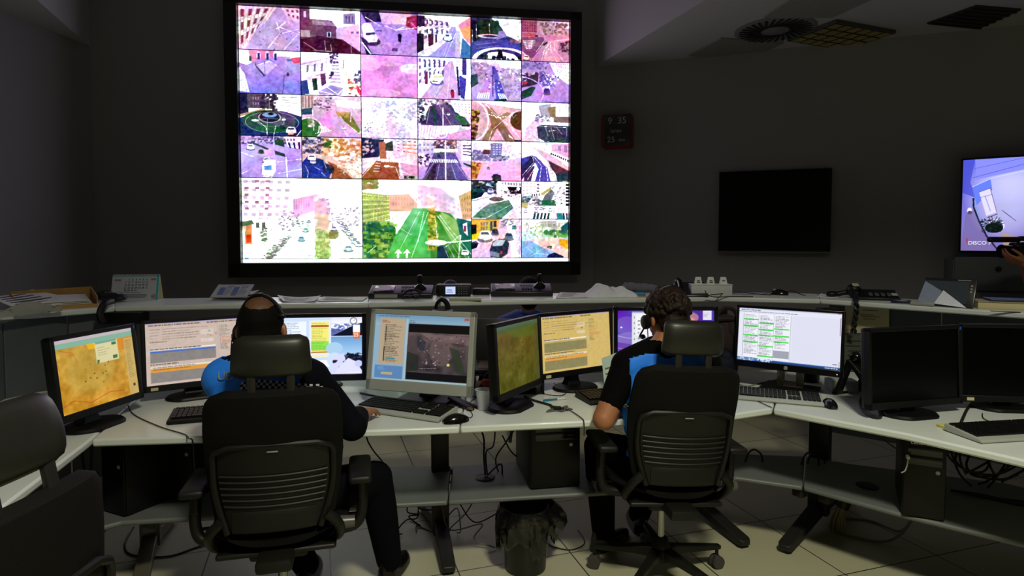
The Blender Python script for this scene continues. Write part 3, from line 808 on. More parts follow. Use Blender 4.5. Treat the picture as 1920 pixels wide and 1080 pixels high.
        a.r_('ffffff', 0, 0, 1, 1); a.w('dcc0e4', [0, .0, .42, 0, .38, .5, 0, .5], 6, 5, .55, .4, .8); a.w('b05a98', [0, 0, .26, 0, .24, .42, 0, .42], 3, 5, .4, .35, .9, .3); a.w('c880b8', [0, 0, .24, 0, .24, .45, 0, .45], 1, 5, 1, .06, 1); a.p('eac8ee', [.42, .26, .6, .2, .6, .4, .42, .5]); a.w('c08ad0', [.42, .24, .56, .24, .56, .36, .42, .4], 7, 2, .3, .8, .6); a.p('f8e0f8', [.6, .18, .7, .25, .72, .5, .58, .5]); a.d(['e8c8e8', 'd8a8d8', 'c890c8'], .62, .25, .72, .45, 60, 1)
        a.d(['f8c8d8', 'f4d0d8', 'f8dce0'], .6, .28, .7, .5, 60, 1.5, .6); a.d(['f0c8b0', 'e8dca0', 'ecd8a8'], .61, .45, .71, .65, 90, 1.5, .7); a.d(['a8c860', 'c8d888', '90a850', 'e8ecc0', 'b8a060'], .605, .64, .72, .99, 260, 1.3, .8); a.d(['7a9050', 'c86a40', 'a0b060'], .73, .66, .79, .75, 50, 1.2); a.r_('f8a060', .02, .58, .08, .82); a.r_('e03820', .03, .7, .07, .8); a.r_('fff0d8', .0, .58, .03, .66); a.p('688058', [0, .54, .08, .52, .1, .57, 0, .6]); a.w('5a6a60', [.1, .55, .2, .54, .2, .62, .1, .62], 2, 1, .6, .9)
        for k in range(26):
            x = .2 + .17 * k / 26; a.c(['f8f8f8', 'e0e8e8', 'f0e0e8'][k % 3], x + a.r.uniform(-.03, .03), .97 - .26 * k / 26, .055 - .001 * k, ['38504a', '404050'][k % 2])
        for k in range(16):
            a.c(['f0f0f8', 'd8e8f0', 'f8f8f8'][k % 3], .8 + .18 * k / 16 + a.r.uniform(-.015, .015), .52 + .32 * k / 16, .04 + .001 * k, '30484a')
        a.c('d8ecf8', .88, .87, .07, '38506a'); a.c('a8d0f0', .485, .75, .055, '38607a'); a.c('d0e8e8', .52, .64, .045); a.c('e0e8e8', .76, .62, .05); a.c('e0e0e8', .55, .53, .03)
        for x, y0, y1 in ((.14, .38, 1), (.235, .62, .82), (.175, .7, .92), (.08, .8, .98), (.86, .25, .6), (.9, .2, .6), (.78, .3, .5), (.95, .42, .7)): a.l('a8a0a8', .4, [x, y0, x + .005, y1], .8)
        a.d(['506850', '8aa080'], .15, .62, .2, .78, 40, .8); a.d(['604858', 'a890a0'], .3, .4, .5, .65, 70, .7, .6); a.d(['c0a8c0', '907890'], .72, .36, .98, .6, 80, .7, .6); a.r_('6ab0d0', .015, .985, .05, 1)
    elif i == 25:
        a.r_('ffffff', 0, 0, 1, 1); a.p('e8b89c', [.12, .2, .42, .18, .5, .3, .5, .4, .12, .4], .8); a.w('e0a0a0', [.24, .2, .5, .22, .5, .34, .24, .34], 10, 2, .4, .6, .8); a.p('f0c8ec', [.5, .06, .72, .1, .9, .3, .98, .5, .6, .45, .5, .3], .6); a.w('e8c0f0', [.52, .1, .9, .3, .9, .45, .52, .3], 9, 3, .4, .5, .7); a.d(['a87848', '7a9848'], 0, 0, .14, .12, 60, 1.4)
        a.p('b8d860', [0, .16, .24, .2, .25, .5, 0, .62]); a.w('7a9a30', [0, .16, .24, .2, .25, .5, 0, .62], 9, 6, .7, .55, .8); a.w('f4f8c0', [0, .16, .24, .2, .25, .5, 0, .62], 1, 7, 1, .12, 1); a.w('f8f8d0', [0, .16, .24, .2, .25, .5, 0, .62], 9, 1, .12, 1, .9)
        a.p('4a9a30', [0, .6, .24, .52, .3, .62, .28, 1, 0, 1]); a.d(['2a7858', '88c830', '1c5a48', 'a8d860', '386828'], 0, .55, .3, .98, 240, 2); a.p('58c860', [.46, .36, .62, .36, .62, 1, .22, 1, .28, .75]); a.p('8adca0', [.45, .36, .55, .36, .45, .7, .3, .8], .6); a.p('489838', [.62, .38, .8, .42, 1, .7, 1, 1, .62, 1]); a.n(.05, 9, .25, .38, 1, 1); a.p('b8e088', [.72, .4, .85, .5, .95, .8, .82, .8, .7, .5], .7); a.p('c8a838', [.6, .36, .66, .34, .68, .9, .6, .9], .8); a.d(['88a020', 'e8d060', '588018'], .6, .4, .68, .9, 90, 1.3)
        a.p('e8b890', [.88, .2, 1, .12, 1, .5, .92, .5]); a.w('b08850', [.9, .22, 1, .16, 1, .5, .92, .48], 4, 4, .5, .5, .8); a.p('1c6a60', [.86, .48, 1, .52, 1, 1, .92, .9]); a.p('f0f0ff', [.92, .56, .96, .54, .97, .72, .93, .66]); a.r_('8a2838', .93, .58, .95, .66)
        for q in ([.6, .4, .44, 1], [.52, .4, .3, .98], [.66, .45, .7, 1], [.68, .45, .98, 1], [.7, .44, .8, .62, 1, .95], [.32, .6, .44, .7], [.56, .4, .5, .8], [.6, .8, .98, .78], [.7, .92, .9, .7]): a.l('f0fff0', .6, q)
        a.e('fffff4', .67, .8, .1, .035); a.l('ffffff', 1.1, [.7, .81, 1, .77]); a.l('f4fff4', 1.2, [.9, .7, .88, 1]); a.c('f8f8ff', .94, .93, .07, '204858'); a.p('183848', [.68, .85, .75, .84, .8, 1, .68, 1]); a.w('f4fff4', [.72, .84, .88, .82, .98, 1, .76, 1], 4, 1, .08, 1, .9); a.e('8a9a9a', .6, .15, .01, .01, .0)
        for x in (.32, .4): a.p('ffffff', [x - .035, .94, x, .88, x + .035, .94, x + .01, .93, x + .005, 1, x - .008, 1, x - .01, .93])
        a.l('d8ffd8', .8, [.04, .93, .12, .84, .24, .84]); a.e('fff8c0', .62, .28, .05, .12, .35); a.l('f4d0a0', .5, [.6, .36, .74, .34])
    elif i == 26:
        a.r_('fdf8fd', 0, 0, 1, 1); a.r_('171c22', 0, 0, .5, .3); a.d(['2a6070', '0a0a0c', 'e8e8f0', '38384a'], 0, .0, .5, .34, 120, 2.6); a.p('14484a', [0, .3, .14, .2, .3, .28, .1, .4]); a.r_('0a0a0a', .7, .14, 1, .34); a.e('ffffff', .94, .2, .03, .05); a.w('b0a0b0', [.6, .02, 1, .04, 1, .14, .6, .1], 7, 1, .6, .8); a.p('ffffff', [.5, .05, .7, .1, .8, .4, .5, .3]); a.p('0c2830', [0, .3, .26, .3, .2, .42, 0, .5]); a.l('1c1c20', 1.4, [0, .54, .35, .42]); a.l('f8f8f8', 3, [0, .6, .32, .46]); a.e('6a6a60', .5, .48, .15, .06); a.p('5a8a70', [.0, .98, .3, .62, .75, .5, .85, .7, .6, 1]); a.n(.07, 16, 0, .5, .85, 1); a.p('f4dcf0', [0, .7, .3, .55, .35, .62, 0, .9], .8); a.l('e8f8f0', 1.2, [.3, .98, .8, .62]); a.l('d0e8dc', .9, [0, .75, .35, .62, .8, .48]); a.p('fbe4f4', [.72, .98, .92, .6, 1, .6, 1, 1], .8); a.c('e8e8f8', .38, .26, .12, '18304a'); a.d(['d8c0d0', '503848'], .6, .25, .98, .42, 40, 1.6)
    elif i == 27:
        a.r_('fdf4fc', 0, 0, 1, 1); a.w('f0a8d0', [0, 0, .4, .02, .4, .3, 0, .4], 5, 4, .5, .5, .5); a.w('1c2030', [.3, .04, .4, .04, .4, .3, .3, .3], 1, 3, .6, .4); a.w('2a2a38', [.2, .32, .4, .3, .4, .4, .2, .4], 4, 1, .5, .7); a.r_('12141c', .94, .05, 1, .65); a.w('ffffff', [.94, .08, 1, .08, 1, .6, .94, .6], 1, 6, 1, .3); a.p('c8b060', [.4, .32, .62, .14, .64, .2, .44, .38]); a.p('7a6878', [.5, .35, .64, .2, .7, .3, .62, .55, .4, .62]); a.p('1c5c40', [.4, .5, .7, .48, .74, .64, .36, .64]); a.d(['203a40', 'e8f0f0', '506070', 'f4c8e0'], 0, .4, .4, .62, 130, 2.2); a.d(['303840', '8a98a0'], .6, .1, .92, .6, 50, 1.2); a.w('143c38', [.25, .84, .62, .84, .6, 1, .22, 1], 5, 1, .6, 1, 1); a.p('2a9a80', [.74, .84, .86, .84, .9, 1, .76, 1]); a.w('163c38', [.86, .84, 1, .84, 1, 1, .88, 1], 2, 1, .6, 1)
        for x in (.7, .76, .83, .9): a.l('d8d8e0', .8, [x, .05, x, .65])
        for k in range(7): a.c('f0f4f4', a.r.uniform(.05, .7), a.r.uniform(.64, .8), .08, '20303a')
        a.p('c8c078', [0, .56, .16, .58, .12, .7, 0, .7]); a.l('a8a0b0', 1, [.6, .5, .7, .25])
    elif i == 28:
        a.r_('f6d4f0', 0, 0, 1, 1); a.p('f0c848', [0, 0, .56, .0, .52, .3, .3, .38, 0, .5]); a.w('a08878', [.17, .06, .34, .06, .32, .28, .17, .32], 3, 2, .75, .75, 1); a.r_('38506a', .37, .06, .42, .3); a.r_('283040', .44, .04, .5, .2); a.r_('10141c', 0, .14, .1, .42); a.p('f8e020', [0, .4, .13, .36, .14, .5, 0, .54]); a.p('ffffff', [.56, 0, 1, 0, 1, .98, .8, 1, .78, .5, .7, .15]); a.d(['c8b8b8', '8a8098'], .58, .02, .85, .2, 40, 1.5); a.p('e8b8f4', [.86, 0, 1, 0, 1, .9, .92, .95], .4); a.c('3ca890', .86, .2, .09, '184048'); a.c('5a6888', .75, .44, .17, '101a2c'); a.c('38406a', .47, .32, .14); a.c('f4f8f8', .27, .42, .25, '283848'); a.p('10142c', [0, .6, .08, .56, .14, .62, .1, .74, 0, .78]); a.l('9aa0b0', 1, [.03, .58, .12, .62])
        a.p('2a3048', [.36, .8, .42, .58, .55, .5, .7, .52, .76, .62, .72, .9, .6, 1, .38, .98]); a.p('d0cce8', [.42, .62, .52, .52, .68, .54, .62, .68, .42, .7]); a.p('8890a8', [.37, .82, .56, .88, .55, .98, .38, .95]); a.r_('e83848', .58, .82, .62, .9); a.l('9a90b0', .8, [.98, 0, .96, 1])
    elif i == 29:
        a.g('f8fdf8', 'a8dcf0'); a.r_('fdf4fd', 0, 0, 1, .3, .6); a.d(['a8c878', 'd0e8c0', '88b088', 'f4c8e8', 'ffffff'], 0, .08, 1, .44, 260, 2); a.p('a8a080', [.4, .05, .75, .02, .75, .3, .45, .35], .4); a.w('6a7a68', [.42, .05, .72, .04, .72, .3, .45, .3], 5, 4, .2, .6, .7); a.r_('f0f4f0', .46, .2, .64, .32); a.d(['388038'], .5, .3, .64, .38, 14, 3); a.p('185a68', [.84, .2, 1, .05, 1, .42, .86, .38]); a.d(['70c050', '2a6a58'], .68, .3, 1, .46, 50, 2.4); a.p('f8e4d8', [.1, .5, .9, .48, 1, .72, 1, 1, .9, .98, .6, .78, .1, .6]); a.p('88c0e8', [0, .56, .2, .55, .6, .85, .62, 1, 0, 1]); a.n(.04, 8, 0, .5, .6, 1); a.p('f4c020', [.8, .5, 1, .54, .98, .78, .8, .66]); a.p('0f1c4a', [.58, .92, .7, .86, .9, .96, .9, 1, .54, 1]); a.l('303830', 1.2, [.6, .72, .66, .76]); a.d(['404838'], .56, .68, .64, .76, 12, 1.4)
        for q in ([.2, .96, .5, .72], [.3, .7, .34, .92], [.1, .72, .3, .92], [.3, .88, .56, .92]): a.l('f4ffff', .9, q)
    return a


def cellrect(i):
    if i < 24:
        r, c = divmod(i, 6)
        return colx[c], rowy[r], colx[c + 1], rowy[r + 1]
    return {24: (colx[0], rowy[4], colx[2], rowy[6]), 25: (colx[2], rowy[4], colx[4], rowy[6]), 26: (colx[4], rowy[4], colx[5], rowy[5]),
            27: (colx[5], rowy[4], 1., rowy[5]), 28: (colx[4], rowy[5], colx[5], rowy[6]), 29: (colx[5], rowy[5], 1., rowy[6])}[i]


for i in range(30):
    x0, y0, x1, y1 = cellrect(i)
    W = int((x1 - x0) * 640); H = int((y1 - y0) * 490)
    pc = cell(i, W, H)
    pc.n(.035, 5, mono=0); pc.n(.05, 26)
    A = pc.out(2.2)
    M = Matrix.Translation(((x0 + x1 - 1) / 2 * vw_w, -.002, (.5 - (y0 + y1) / 2) * vw_h))
    picgrid('street_view', A, (x1 - x0) * vw_w, (y1 - y0) * vw_h, display_mat('display_glow'), vw, M, .004)
mb = MB(); mb.box((0, .006, (.5 - .9925) * vw_h), (vw_w - .006, .014, vw_h * .013))
mb.build('status_strip', emis('white_glow', 'ffffff', 2.0), vw)

# ------------------------------------------------------------------ things on walls and ceiling
W2YAW = math.atan(W2K)


def wallthing(name, label, cat, px, py, off=0.):
    p = onwall(px, py, W2A - off / math.cos(W2YAW), W2K)
    return thing(name, label, cat, p, W2YAW), p


t, p = wallthing('wall_clock', 'red-sided flip calendar clock with black face beside the video wall', 'clock', 1158, 247, .077)
mb = MB(); mb.box((0, 0, 0), (.285, .15, .31), bev=.03, seg=4); mb.build('case', M_red, t)
mb = MB(); mb.box((.012, -.076, 0), (.25, .012, .29), bev=.005); mb.build('face', mat('clock_face', '1b1b1c', .35), t)
mb = MB(); Mx = lambda x, y, z: Matrix.Translation((x, y, z)) @ rotm(PI / 2, 0, 0)
text_on(mb, '9  35', .085, Mx(.01, -.0835, .085)); text_on(mb, 'lunes', .05, Mx(0, -.0835, -.005)); text_on(mb, '25', .075, Mx(-.045, -.0835, -.085)); text_on(mb, 'ene', .04, Mx(.055, -.0835, -.09))
mb.build('numerals', mat('clock_text', '9a9a98', .6), t, smooth=0)

pTL, pTR, pBR, pBL = [onwall(a, b, W2A - .06, W2K) for a, b in ((1348, 323), (1560, 314), (1557.5, 471), (1347, 471.5))]
c = (pTL + pTR + pBR + pBL) / 4
tw = (pTR - pTL).length; th_ = (pTR.z - pBR.z + pTL.z - pBL.z) / 2
t = thing('television', 'switched-off black television mounted flat on the grey wall', 'television', c, W2YAW)
mb = MB(); mb.box((0, .025, 0), (tw, .06, th_), bev=.004); mb.build('housing', M_frame, t)
mb = MB(); mb.box((0, -.0065, .003), (tw - .012, .004, th_ - .018)); mb.build('screen', M_panelblk, t)
mb = MB(); mb.box((0, -.004, -th_ / 2 - .006), (tw + .004, .03, .008)); mb.box((.0, -.022, -th_ / 2 - .006), (.05, .005, .006)); mb.build('trim_strip', mat('strip_grey', '6a6a68', .35, metal=.5), t)

# big bright screen on the right
tvp = Vector((3.455, 4.75, 0))
yt = -R(36)
dr = Vector((math.cos(yt), math.sin(yt), 0))
ztop = EYE + 152 * 4.75 / FPX; zbot = EYE - 24 * 4.75 / FPX
TVW = 1.24; TVH = ztop - zbot
c = tvp + dr * TVW / 2 + Vector((0, 0, (ztop + zbot) / 2))
t = thing('television', 'lit wall television showing a blue fisheye view of a room', 'television', c, yt)
mb = MB(); mb.box((0, .035, 0), (TVW, .07, TVH), bev=.006); mb.box((0, .11, 0), (.3, .1, .3)); mb.build('housing', M_frame, t)
P = Pic(420, 250, '5a62d8', 5)
P.g('6a74f4', '8a78c8'); [P.e('dcdcff', .23, .38, .22 - .009 * k_, .52 - .021 * k_, .09) for k_ in range(22)]; P.n(.03, 4)
P.p('4a50d8', [0, .0, .06, 0, .04, .25, .07, .42, 0, .36], .8); P.p('8f94f8', [.06, 0, .34, 0, .34, .12, .07, .22]); P.l('3c44c0', .25, [.05, .2, .34, .06]); P.l('3c44c0', .2, [.06, .1, .34, .0])
P.p('6c86f4', [.05, .3, .14, .22, .15, .34, .075, .5]); P.l('e8f0ff', .25, [.05, .3, .15, .21, .33, .14])
P.p('e8e0fc', [.085, .36, .14, .32, .175, .58, .125, .62]); P.l('3c3c6a', .25, [.085, .36, .14, .32, .175, .58]); P.l('3c3c6a', .2, [.115, .4, .145, .57]); P.l('3c3c6a', .2, [.09, .42, .15, .39]); P.l('5a4048', .5, [.13, .64, .18, .6])
P.l('101430', .9, [.058, .42, .06, .52, .09, .68, .13, .84, .19, 1.0]); P.l('86a8e8', .7, [.065, .45, .07, .52, .1, .66, .13, .78]); P.e('f0e8ff', .04, .56, .012, .035); P.e('4a3440', .042, .58, .012, .02)
P.e('f4f0ff', .175, .73, .04, .07, 1, .12); P.e('0c1414', .165, .75, .045, .055); P.d(['0c1a14', '1a3a34', '0a0f12'], .1, .66, .2, .8, 60, .6)
for k in range(9): P.l('0e1a1a', .35, [.155, .74, .155 + .06 * math.cos(k * .7 + .2), .72 - .1 * abs(math.sin(k * .7 + .2))])
P.l('202040', .3, [.2, .56, .27, .68]); P.p('7a6a98', [.02, .6, .06, .55, .13, .86, .19, 1, 0, 1], .5); P.p('b89a88', [.2, .8, .3, .86, .3, 1, .22, 1]); P.r_('c02030', .028, .865, .034, .9)
for k, y in enumerate((.9,)): P.r_('c02030', .029, .91, .033, .92)
M = Matrix.Translation((0, -.001, .0))
picgrid('screen', P.out(.6), TVW - .03, TVH - .035, display_mat('display_glow'), t, M)
mb = MB(); text_on(mb, 'DISCO F', .038, Mx(-.62 + .045 + .085, -.003, -TVH / 2 + .075), .0004); mb.build('caption', emis('caption_white', 'e8e8f0', 1), t, smooth=0)

# ceiling diffuser, louvre lamp, dark grille, tiles
def onceil(px, py, z=ZL):
    return onz(px, py, z)


cd = onceil(1453, 55)
t = thing('air_diffuser', 'round swirl air diffuser in the lowered ceiling', 'air vent', (cd.x, cd.y, ZL), 0)
mb = MB(); mb.lathe([(.0, -.012), (.27, -.012), (.3, -.004), (.3, .0)], n=48); mb.build('plate', mat('diffuser_plate', '6a6a66', .7), t)
mb = MB()
for k in range(30):
    a = 2 * PI * k / 30
    mb.box((.185 * math.cos(a), .185 * math.sin(a), -.014), (.17, .018, .008), (0, 0, a + .35))
mb.build('slots', M_frame, t)
mb = MB(); mb.lathe([(.001, -.018), (.07, -.018), (.08, -.012)], n=32); mb.build('hub_disc', mat('diffuser_plate', '6a6a66'), t)

q = [onceil(a, b) for a, b in ((1560, 35), (1668, 56), (1590, 88), (1487, 72))]
c = sum(q, Vector()) / 4
ux = ((q[1] - q[0]) + (q[2] - q[3])) / 4; uy = ((q[0] - q[3]) + (q[1] - q[2])) / 4
t = thing('ceiling_lamp', 'unlit square louvred lamp panel beside the round air diffuser', 'ceiling lamp', (c.x, c.y, ZL), 0)
lx, ly = ux.length * 1.0, uy.length * 1.0
ang = math.atan2(ux.y, ux.x)
t.matrix_basis = Matrix.Translation((c.x, c.y, ZL)) @ rotm(0, 0, ang)
mb = MB()
mb.box((0, 0, .0), (2 * lx, 2 * ly, .012))
mb.build('tray', mat('lamp_tray', '20201c', .5), t)
mb = MB()
for s_ in (-1, 1):
    mb.box((0, s_ * ly, -.012), (2 * lx + .02, .02, .03)); mb.box((s_ * lx, 0, -.012), (.02, 2 * ly, .03))
mb.build('frame', mat('lamp_frame', '3a3a36', .6), t)
mb = MB()
for i in range(6):
    for j in range(4):
        x = -lx + 2 * lx * (i + .5) / 6; y = -ly + 2 * ly * (j + .5) / 4
        w_, d_ = 2 * lx / 6 * .42, 2 * ly / 4 * .42
        mb.add([(x - w_, y - d_, -.03), (x + w_, y - d_, -.03), (x + w_, y + d_, -.03), (x - w_, y + d_, -.03), (x - w_ * .35, y - d_ * .1, -.008), (x + w_ * .35, y - d_ * .1, -.008), (x + w_ * .35, y + d_ * .1, -.008), (x - w_ * .35, y + d_ * .1, -.008)],
               [(0, 1, 5, 4), (1, 2, 6, 5), (2, 3, 7, 6), (3, 0, 4, 7)])
mb.build('louvre_reflectors', mat('mirror_metal', 'e8d890', .3, metal=1.), t, smooth=0)


def ceilplate(name, label, cat, pts, m, slats=0):
    q = [onceil(a, b) for a, b in pts]
    c = sum(q, Vector()) / 4
    t = thing(name, label, cat, (c.x, c.y, ZL), 0)
    mb = MB(); mb.prism([(v.x, v.y) for v in q], ZL - .012, ZL + .001)
    mb.build('panel', m, t, world=True, smooth=0)
    if slats:
        mb = MB()
        for k in range(slats):
            f = (k + .5) / slats
            a = q[0].lerp(q[3], f); b = q[1].lerp(q[2], f)
            d = (q[3] - q[0]) * (.3 / slats)
            mb.prism([(a.x, a.y), (b.x, b.y), (b.x + d.x, b.y + d.y), (a.x + d.x, a.y + d.y)], ZL - .02, ZL - .012)
        mb.build('slats', M_leg, t, world=True, smooth=0)
    return t


ceilplate('ceiling_grille', 'dark rectangular air grille in the ceiling at the right', 'air vent', ((1830, 9), (1915, 16), (1835, 52), (1738, 42)), mat('grille_dark', '1c1c1c', .7), 6)
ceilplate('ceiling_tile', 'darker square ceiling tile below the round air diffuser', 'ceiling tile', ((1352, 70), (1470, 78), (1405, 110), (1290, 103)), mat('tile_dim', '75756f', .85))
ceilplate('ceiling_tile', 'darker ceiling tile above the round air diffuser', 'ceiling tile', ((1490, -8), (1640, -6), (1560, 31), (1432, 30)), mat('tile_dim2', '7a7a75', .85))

# drawer cabinet under the lit television
ca = Vector((3.36, 4.66, 0)); cdx = Vector((math.cos(-.42), math.sin(-.42), 0))
t = thing('drawer_cabinet', 'tall grey drawer cabinet under the lit wall television', 'cabinet', ca + cdx * .55, -.42)
mb = MB(); mb.box((0, .16, .675), (1.1, .27, 1.35), bev=.004); mb.build('body', M_cab, t)
for j in range(5):
    for i in range(2):
        z = 1.245 - j * .265
        mb = MB(); mb.box((-.275 + .55 * i, .018, z), (.535, .02, .25), bev=.003); d_ = mb.build('drawer', M_cab, t)
        mb = MB(); mb.lathe([(.016, 0), (.02, .012), (.018, .02), (.001, .022)], (-.275 + .55 * i, .008, z + .04), 14, rotm(PI / 2, 0, 0)); mb.build('knob', M_dark, d_)

# ------------------------------------------------------------------ desks
ZD = .74
D0 = [(-1.20, .55), (-1.46, 1.74), (-1.605, 2.30), (-1.95, 3.38), (-2.5, 2.95), (-2.35, 1.7), (-2.1, .5)]
D1 = [(-1.60, 2.305), (-1.0, 2.365), (-.58, 2.42), (-.215, 2.465), (-.24, 3.42), (-1.1, 3.40), (-1.945, 3.385)]
D2 = [(-.21, 2.466), (.28, 2.545), (.49, 2.57), (.555, 2.70), (.80, 2.73), (.87, 2.64), (.98, 2.655), (1.175, 2.74), (1.60, 3.56), (.7, 3.5), (-.235, 3.42)]
D3 = [(1.18, 2.735), (1.36, 2.56), (1.55, 2.38), (1.77, 2.09), (2.0, 1.7), (2.95, 2.15), (2.66, 2.95), (2.0, 3.5), (1.605, 3.56)]


def board(name, label, cat, poly, z0, z1, m, legs=(), bracket=(), edge=M_edge, group=None):
    cx_ = sum(p[0] for p in poly) / len(poly); cy_ = sum(p[1] for p in poly) / len(poly)
    t = thing(name, label, cat, (cx_, cy_, 0), group=group)
    mb = MB(); mb.prism(poly, z0, z1)
    mb.build('tabletop' if cat == 'desk' else 'board', [m], t, world=True, smooth=30, bevel=.008)
    return t


def tleg(t, col, tip, tail, ztop, m=M_leg, w=.085):
    mb = MB()
    d = Vector((tip[0] - col[0], tip[1] - col[1], 0)).normalized()
    a = math.atan2(d.y, d.x)
    mb.box((col[0], col[1], (ztop + .05) / 2), (.055, w, ztop - .05), (0, 0, a), bev=.006)
    mb.build('leg', m, t, world=True)
    mb = MB()
    a0 = Vector((tail[0], tail[1], .045)); a1 = Vector((col[0], col[1], .085)); a2 = Vector((tip[0], tip[1], .03))
    n = Vector((-d.y, d.x, 0)) * .032
    ring = lambda c, h, k=1: [c + n * k + Vector((0, 0, h)), c - n * k + Vector((0, 0, h)), c - n * k - Vector((0, 0, h)), c + n * k - Vector((0, 0, h))]
    mb.rings([ring(a0, .02), ring(a1, .03), ring(a2, .018), ring(a2 + d * .02, .012, .7)])
    mb.build('foot', m, t, world=True, bevel=.004)
    mb = MB(); mb.box((col[0], col[1], ztop - .02), (.4, .05, .03), (0, 0, a), bev=.004)
    mb.build('support_arm', m, t, world=True)


dk0 = board('desk', 'white desk section running along the left side of the picture', 'desk', D0, ZD - .03, ZD, M_white)
dk1 = board('desk', 'white desk section in front of the officer in the bald patch', 'desk', D1, ZD - .03, ZD, M_white)
dk1['label'] = 'white desk section where the officer with short cropped hair works'
dk2 = board('desk', 'white desk section where the curly-haired officer works', 'desk', D2, ZD - .03, ZD, M_white)
dk3 = board('desk', 'white desk section on the right below two black monitors', 'desk', D3, ZD - .03, ZD, M_white)
tleg(dk1, (-.36, 3.02), (-.285, 2.69), (-.5, 3.36), ZD - .03)
tleg(dk1, (-1.72, 2.86), (-1.60, 2.58), (-1.8, 3.2), ZD - .03, M_legl)
tleg(dk2, (.97, 3.44), (1.13, 2.93), (.9, 3.6), ZD - .03)
tleg(dk3, (1.63, 3.20), (1.31, 2.88), (1.85, 3.45), ZD - .03, w=.1)
tleg(dk3, (2.5, 2.2), (2.2, 2.0), (2.8, 2.4), ZD - .03)
tleg(dk0, (-2.15, 1.1), (-1.8, 1.1), (-2.4, 1.1), ZD - .03)

# lower shelves between the legs
ZU = .35
L0 = [(-1.66, 1.3), (-1.72, 2.34), (-1.80, 2.42), (-2.3, 2.9), (-2.3, 1.3)]
L1 = [(-1.72, 2.35), (-1.60, 2.46), (-1.31, 2.50), (-.57, 2.62), (-.285, 2.655), (-.31, 3.08), (-1.1, 3.06), (-1.75, 3.06), (-2.2, 2.85)]
L2 = [(-.28, 2.656), (.31, 2.74), (.75, 2.81), (1.09, 2.93), (1.355, 2.815), (1.56, 3.22), (1.0, 3.28), (.4, 3.2), (-.305, 3.08)]
L3 = [(1.36, 2.812), (1.65, 2.52), (1.96, 2.27), (2.25, 1.95), (2.75, 2.3), (2.35, 2.85), (1.72, 3.12), (1.565, 3.22)]
l0 = board('under_shelf', 'grey lower shelf under the left side desk', 'shelf', L0, ZU - .022, ZU, M_shelfm)
l1 = board('under_shelf', 'grey lower shelf under the desk of the short-haired officer', 'shelf', L1, ZU - .022, ZU, M_shelfm)
l2 = board('under_shelf', 'grey lower shelf above the waste bin', 'shelf', L2, ZU - .022, ZU, M_shelfm)
l3 = board('under_shelf', 'grey lower shelf carrying the single slim computer tower', 'shelf', L3, ZU - .022, ZU, M_shelfm)
for t, x, y in ((l1, -.62, 2.86), (l2, -.13, 2.92), (l3, 1.66, 2.82)):
    mb = MB(); mb.lathe([(.03, 0), (.045, .001), (.048, .004), (.04, .007), (.001, .006)], (x, y, ZU), 24); mb.build('cable_port', M_dark, t, world=True)
for t, x, y in ((l3, 1.37, 2.87), (l3, 1.46, 2.8), (l1, -1.52, 2.52)):
    mb = MB(); mb.box((x, y, ZU - .045), (.05, .05, .045), (0, 0, .5), bev=.004); mb.build('bracket', M_leg, t, world=True)

# raised shelf behind the monitors
ZS = 1.14
front = [(0, 591), (215, 575), (400, 570.5), (690, 568), (1000, 562), (1345, 557), (1538, 561), (1920, 587)]
F = [onz(a, b, ZS) for a, b in front]
F = [Vector((-2.05, 1.9, ZS))] + F + [F[-1] + Vector((.18, -.5, 0))]
Bk = [Vector((-2.5, 1.8, ZS)), Vector((-2.72, 2.95, ZS)), Vector((-2.42, 3.72, ZS)), Vector((-1.85, 3.82, ZS)), Vector((-.9, 3.88, ZS)), Vector((.13, 4.12, ZS)), Vector((1.38, 4.27, ZS)), Vector((2.05, 4.1, ZS)), Vector((2.95, 3.2, ZS)), Vector((3.1, 2.6, ZS))]


def shelfseg(label, i0, i1):
    poly = [(p.x, p.y) for p in F[i0:i1 + 1]] + [(p.x, p.y) for p in Bk[i0:i1 + 1][::-1]]
    return board('raised_shelf', label, 'shelf', poly, ZS - .03, ZS, M_white)


sh = [shelfseg('raised pale shelf carrying the cardboard folder at the left', 0, 2),
      shelfseg('raised pale shelf carrying the desk calendar and newspaper', 2, 4),
      shelfseg('raised pale shelf carrying the joystick consoles and white cloth', 4, 6),
      shelfseg('short raised pale shelf piece carrying a black mouse', 6, 7),
      shelfseg('raised pale shelf carrying the phone, tablet and cream book', 7, 9)]


def sbr(t, px, py0, w, h, Y, label=None):
    c = ony(px, py0, Y)
    mb = MB(); mb.box((c.x, Y, (ZD + ZS - .03) / 2), (.05, .04, ZS - .03 - ZD), bev=.004)
    mb.box((c.x, Y - .02, ZS - .03 - h / 2), (w, .1, h), bev=.004)
    mb.build('bracket', M_dark, t, world=True)


sbr(sh[1], 240, 590, .2, .06, 3.34)
sbr(sh[2], 830, 585, .12, .05, 3.40)
sbr(sh[3], 1330, 580, .16, .05, 3.48)
sbr(sh[4], 1550, 575, .1, .07, 3.5)


def panel(label, pts, z0, z1, seams=(), m=M_cab):
    cx_ = sum(p[0] for p in pts) / len(pts); cy_ = sum(p[1] for p in pts) / len(pts)
    t = thing('screen_panel', label, 'panel', (cx_, cy_, 0))
    for (a, b) in zip(pts[:-1], pts[1:]):
        a = Vector((*a, 0)); b = Vector((*b, 0)); d = (b - a).normalized(); n = Vector((-d.y, d.x, 0)) * .02
        a = a + d * .004; b = b - d * .004
        mb = MB(); mb.prism([(a.x, a.y), (b.x, b.y), (b.x + n.x, b.y + n.y), (a.x + n.x, a.y + n.y)], z0, z1)
        mb.build('panel', m, t, world=True, bevel=.003)
    return t


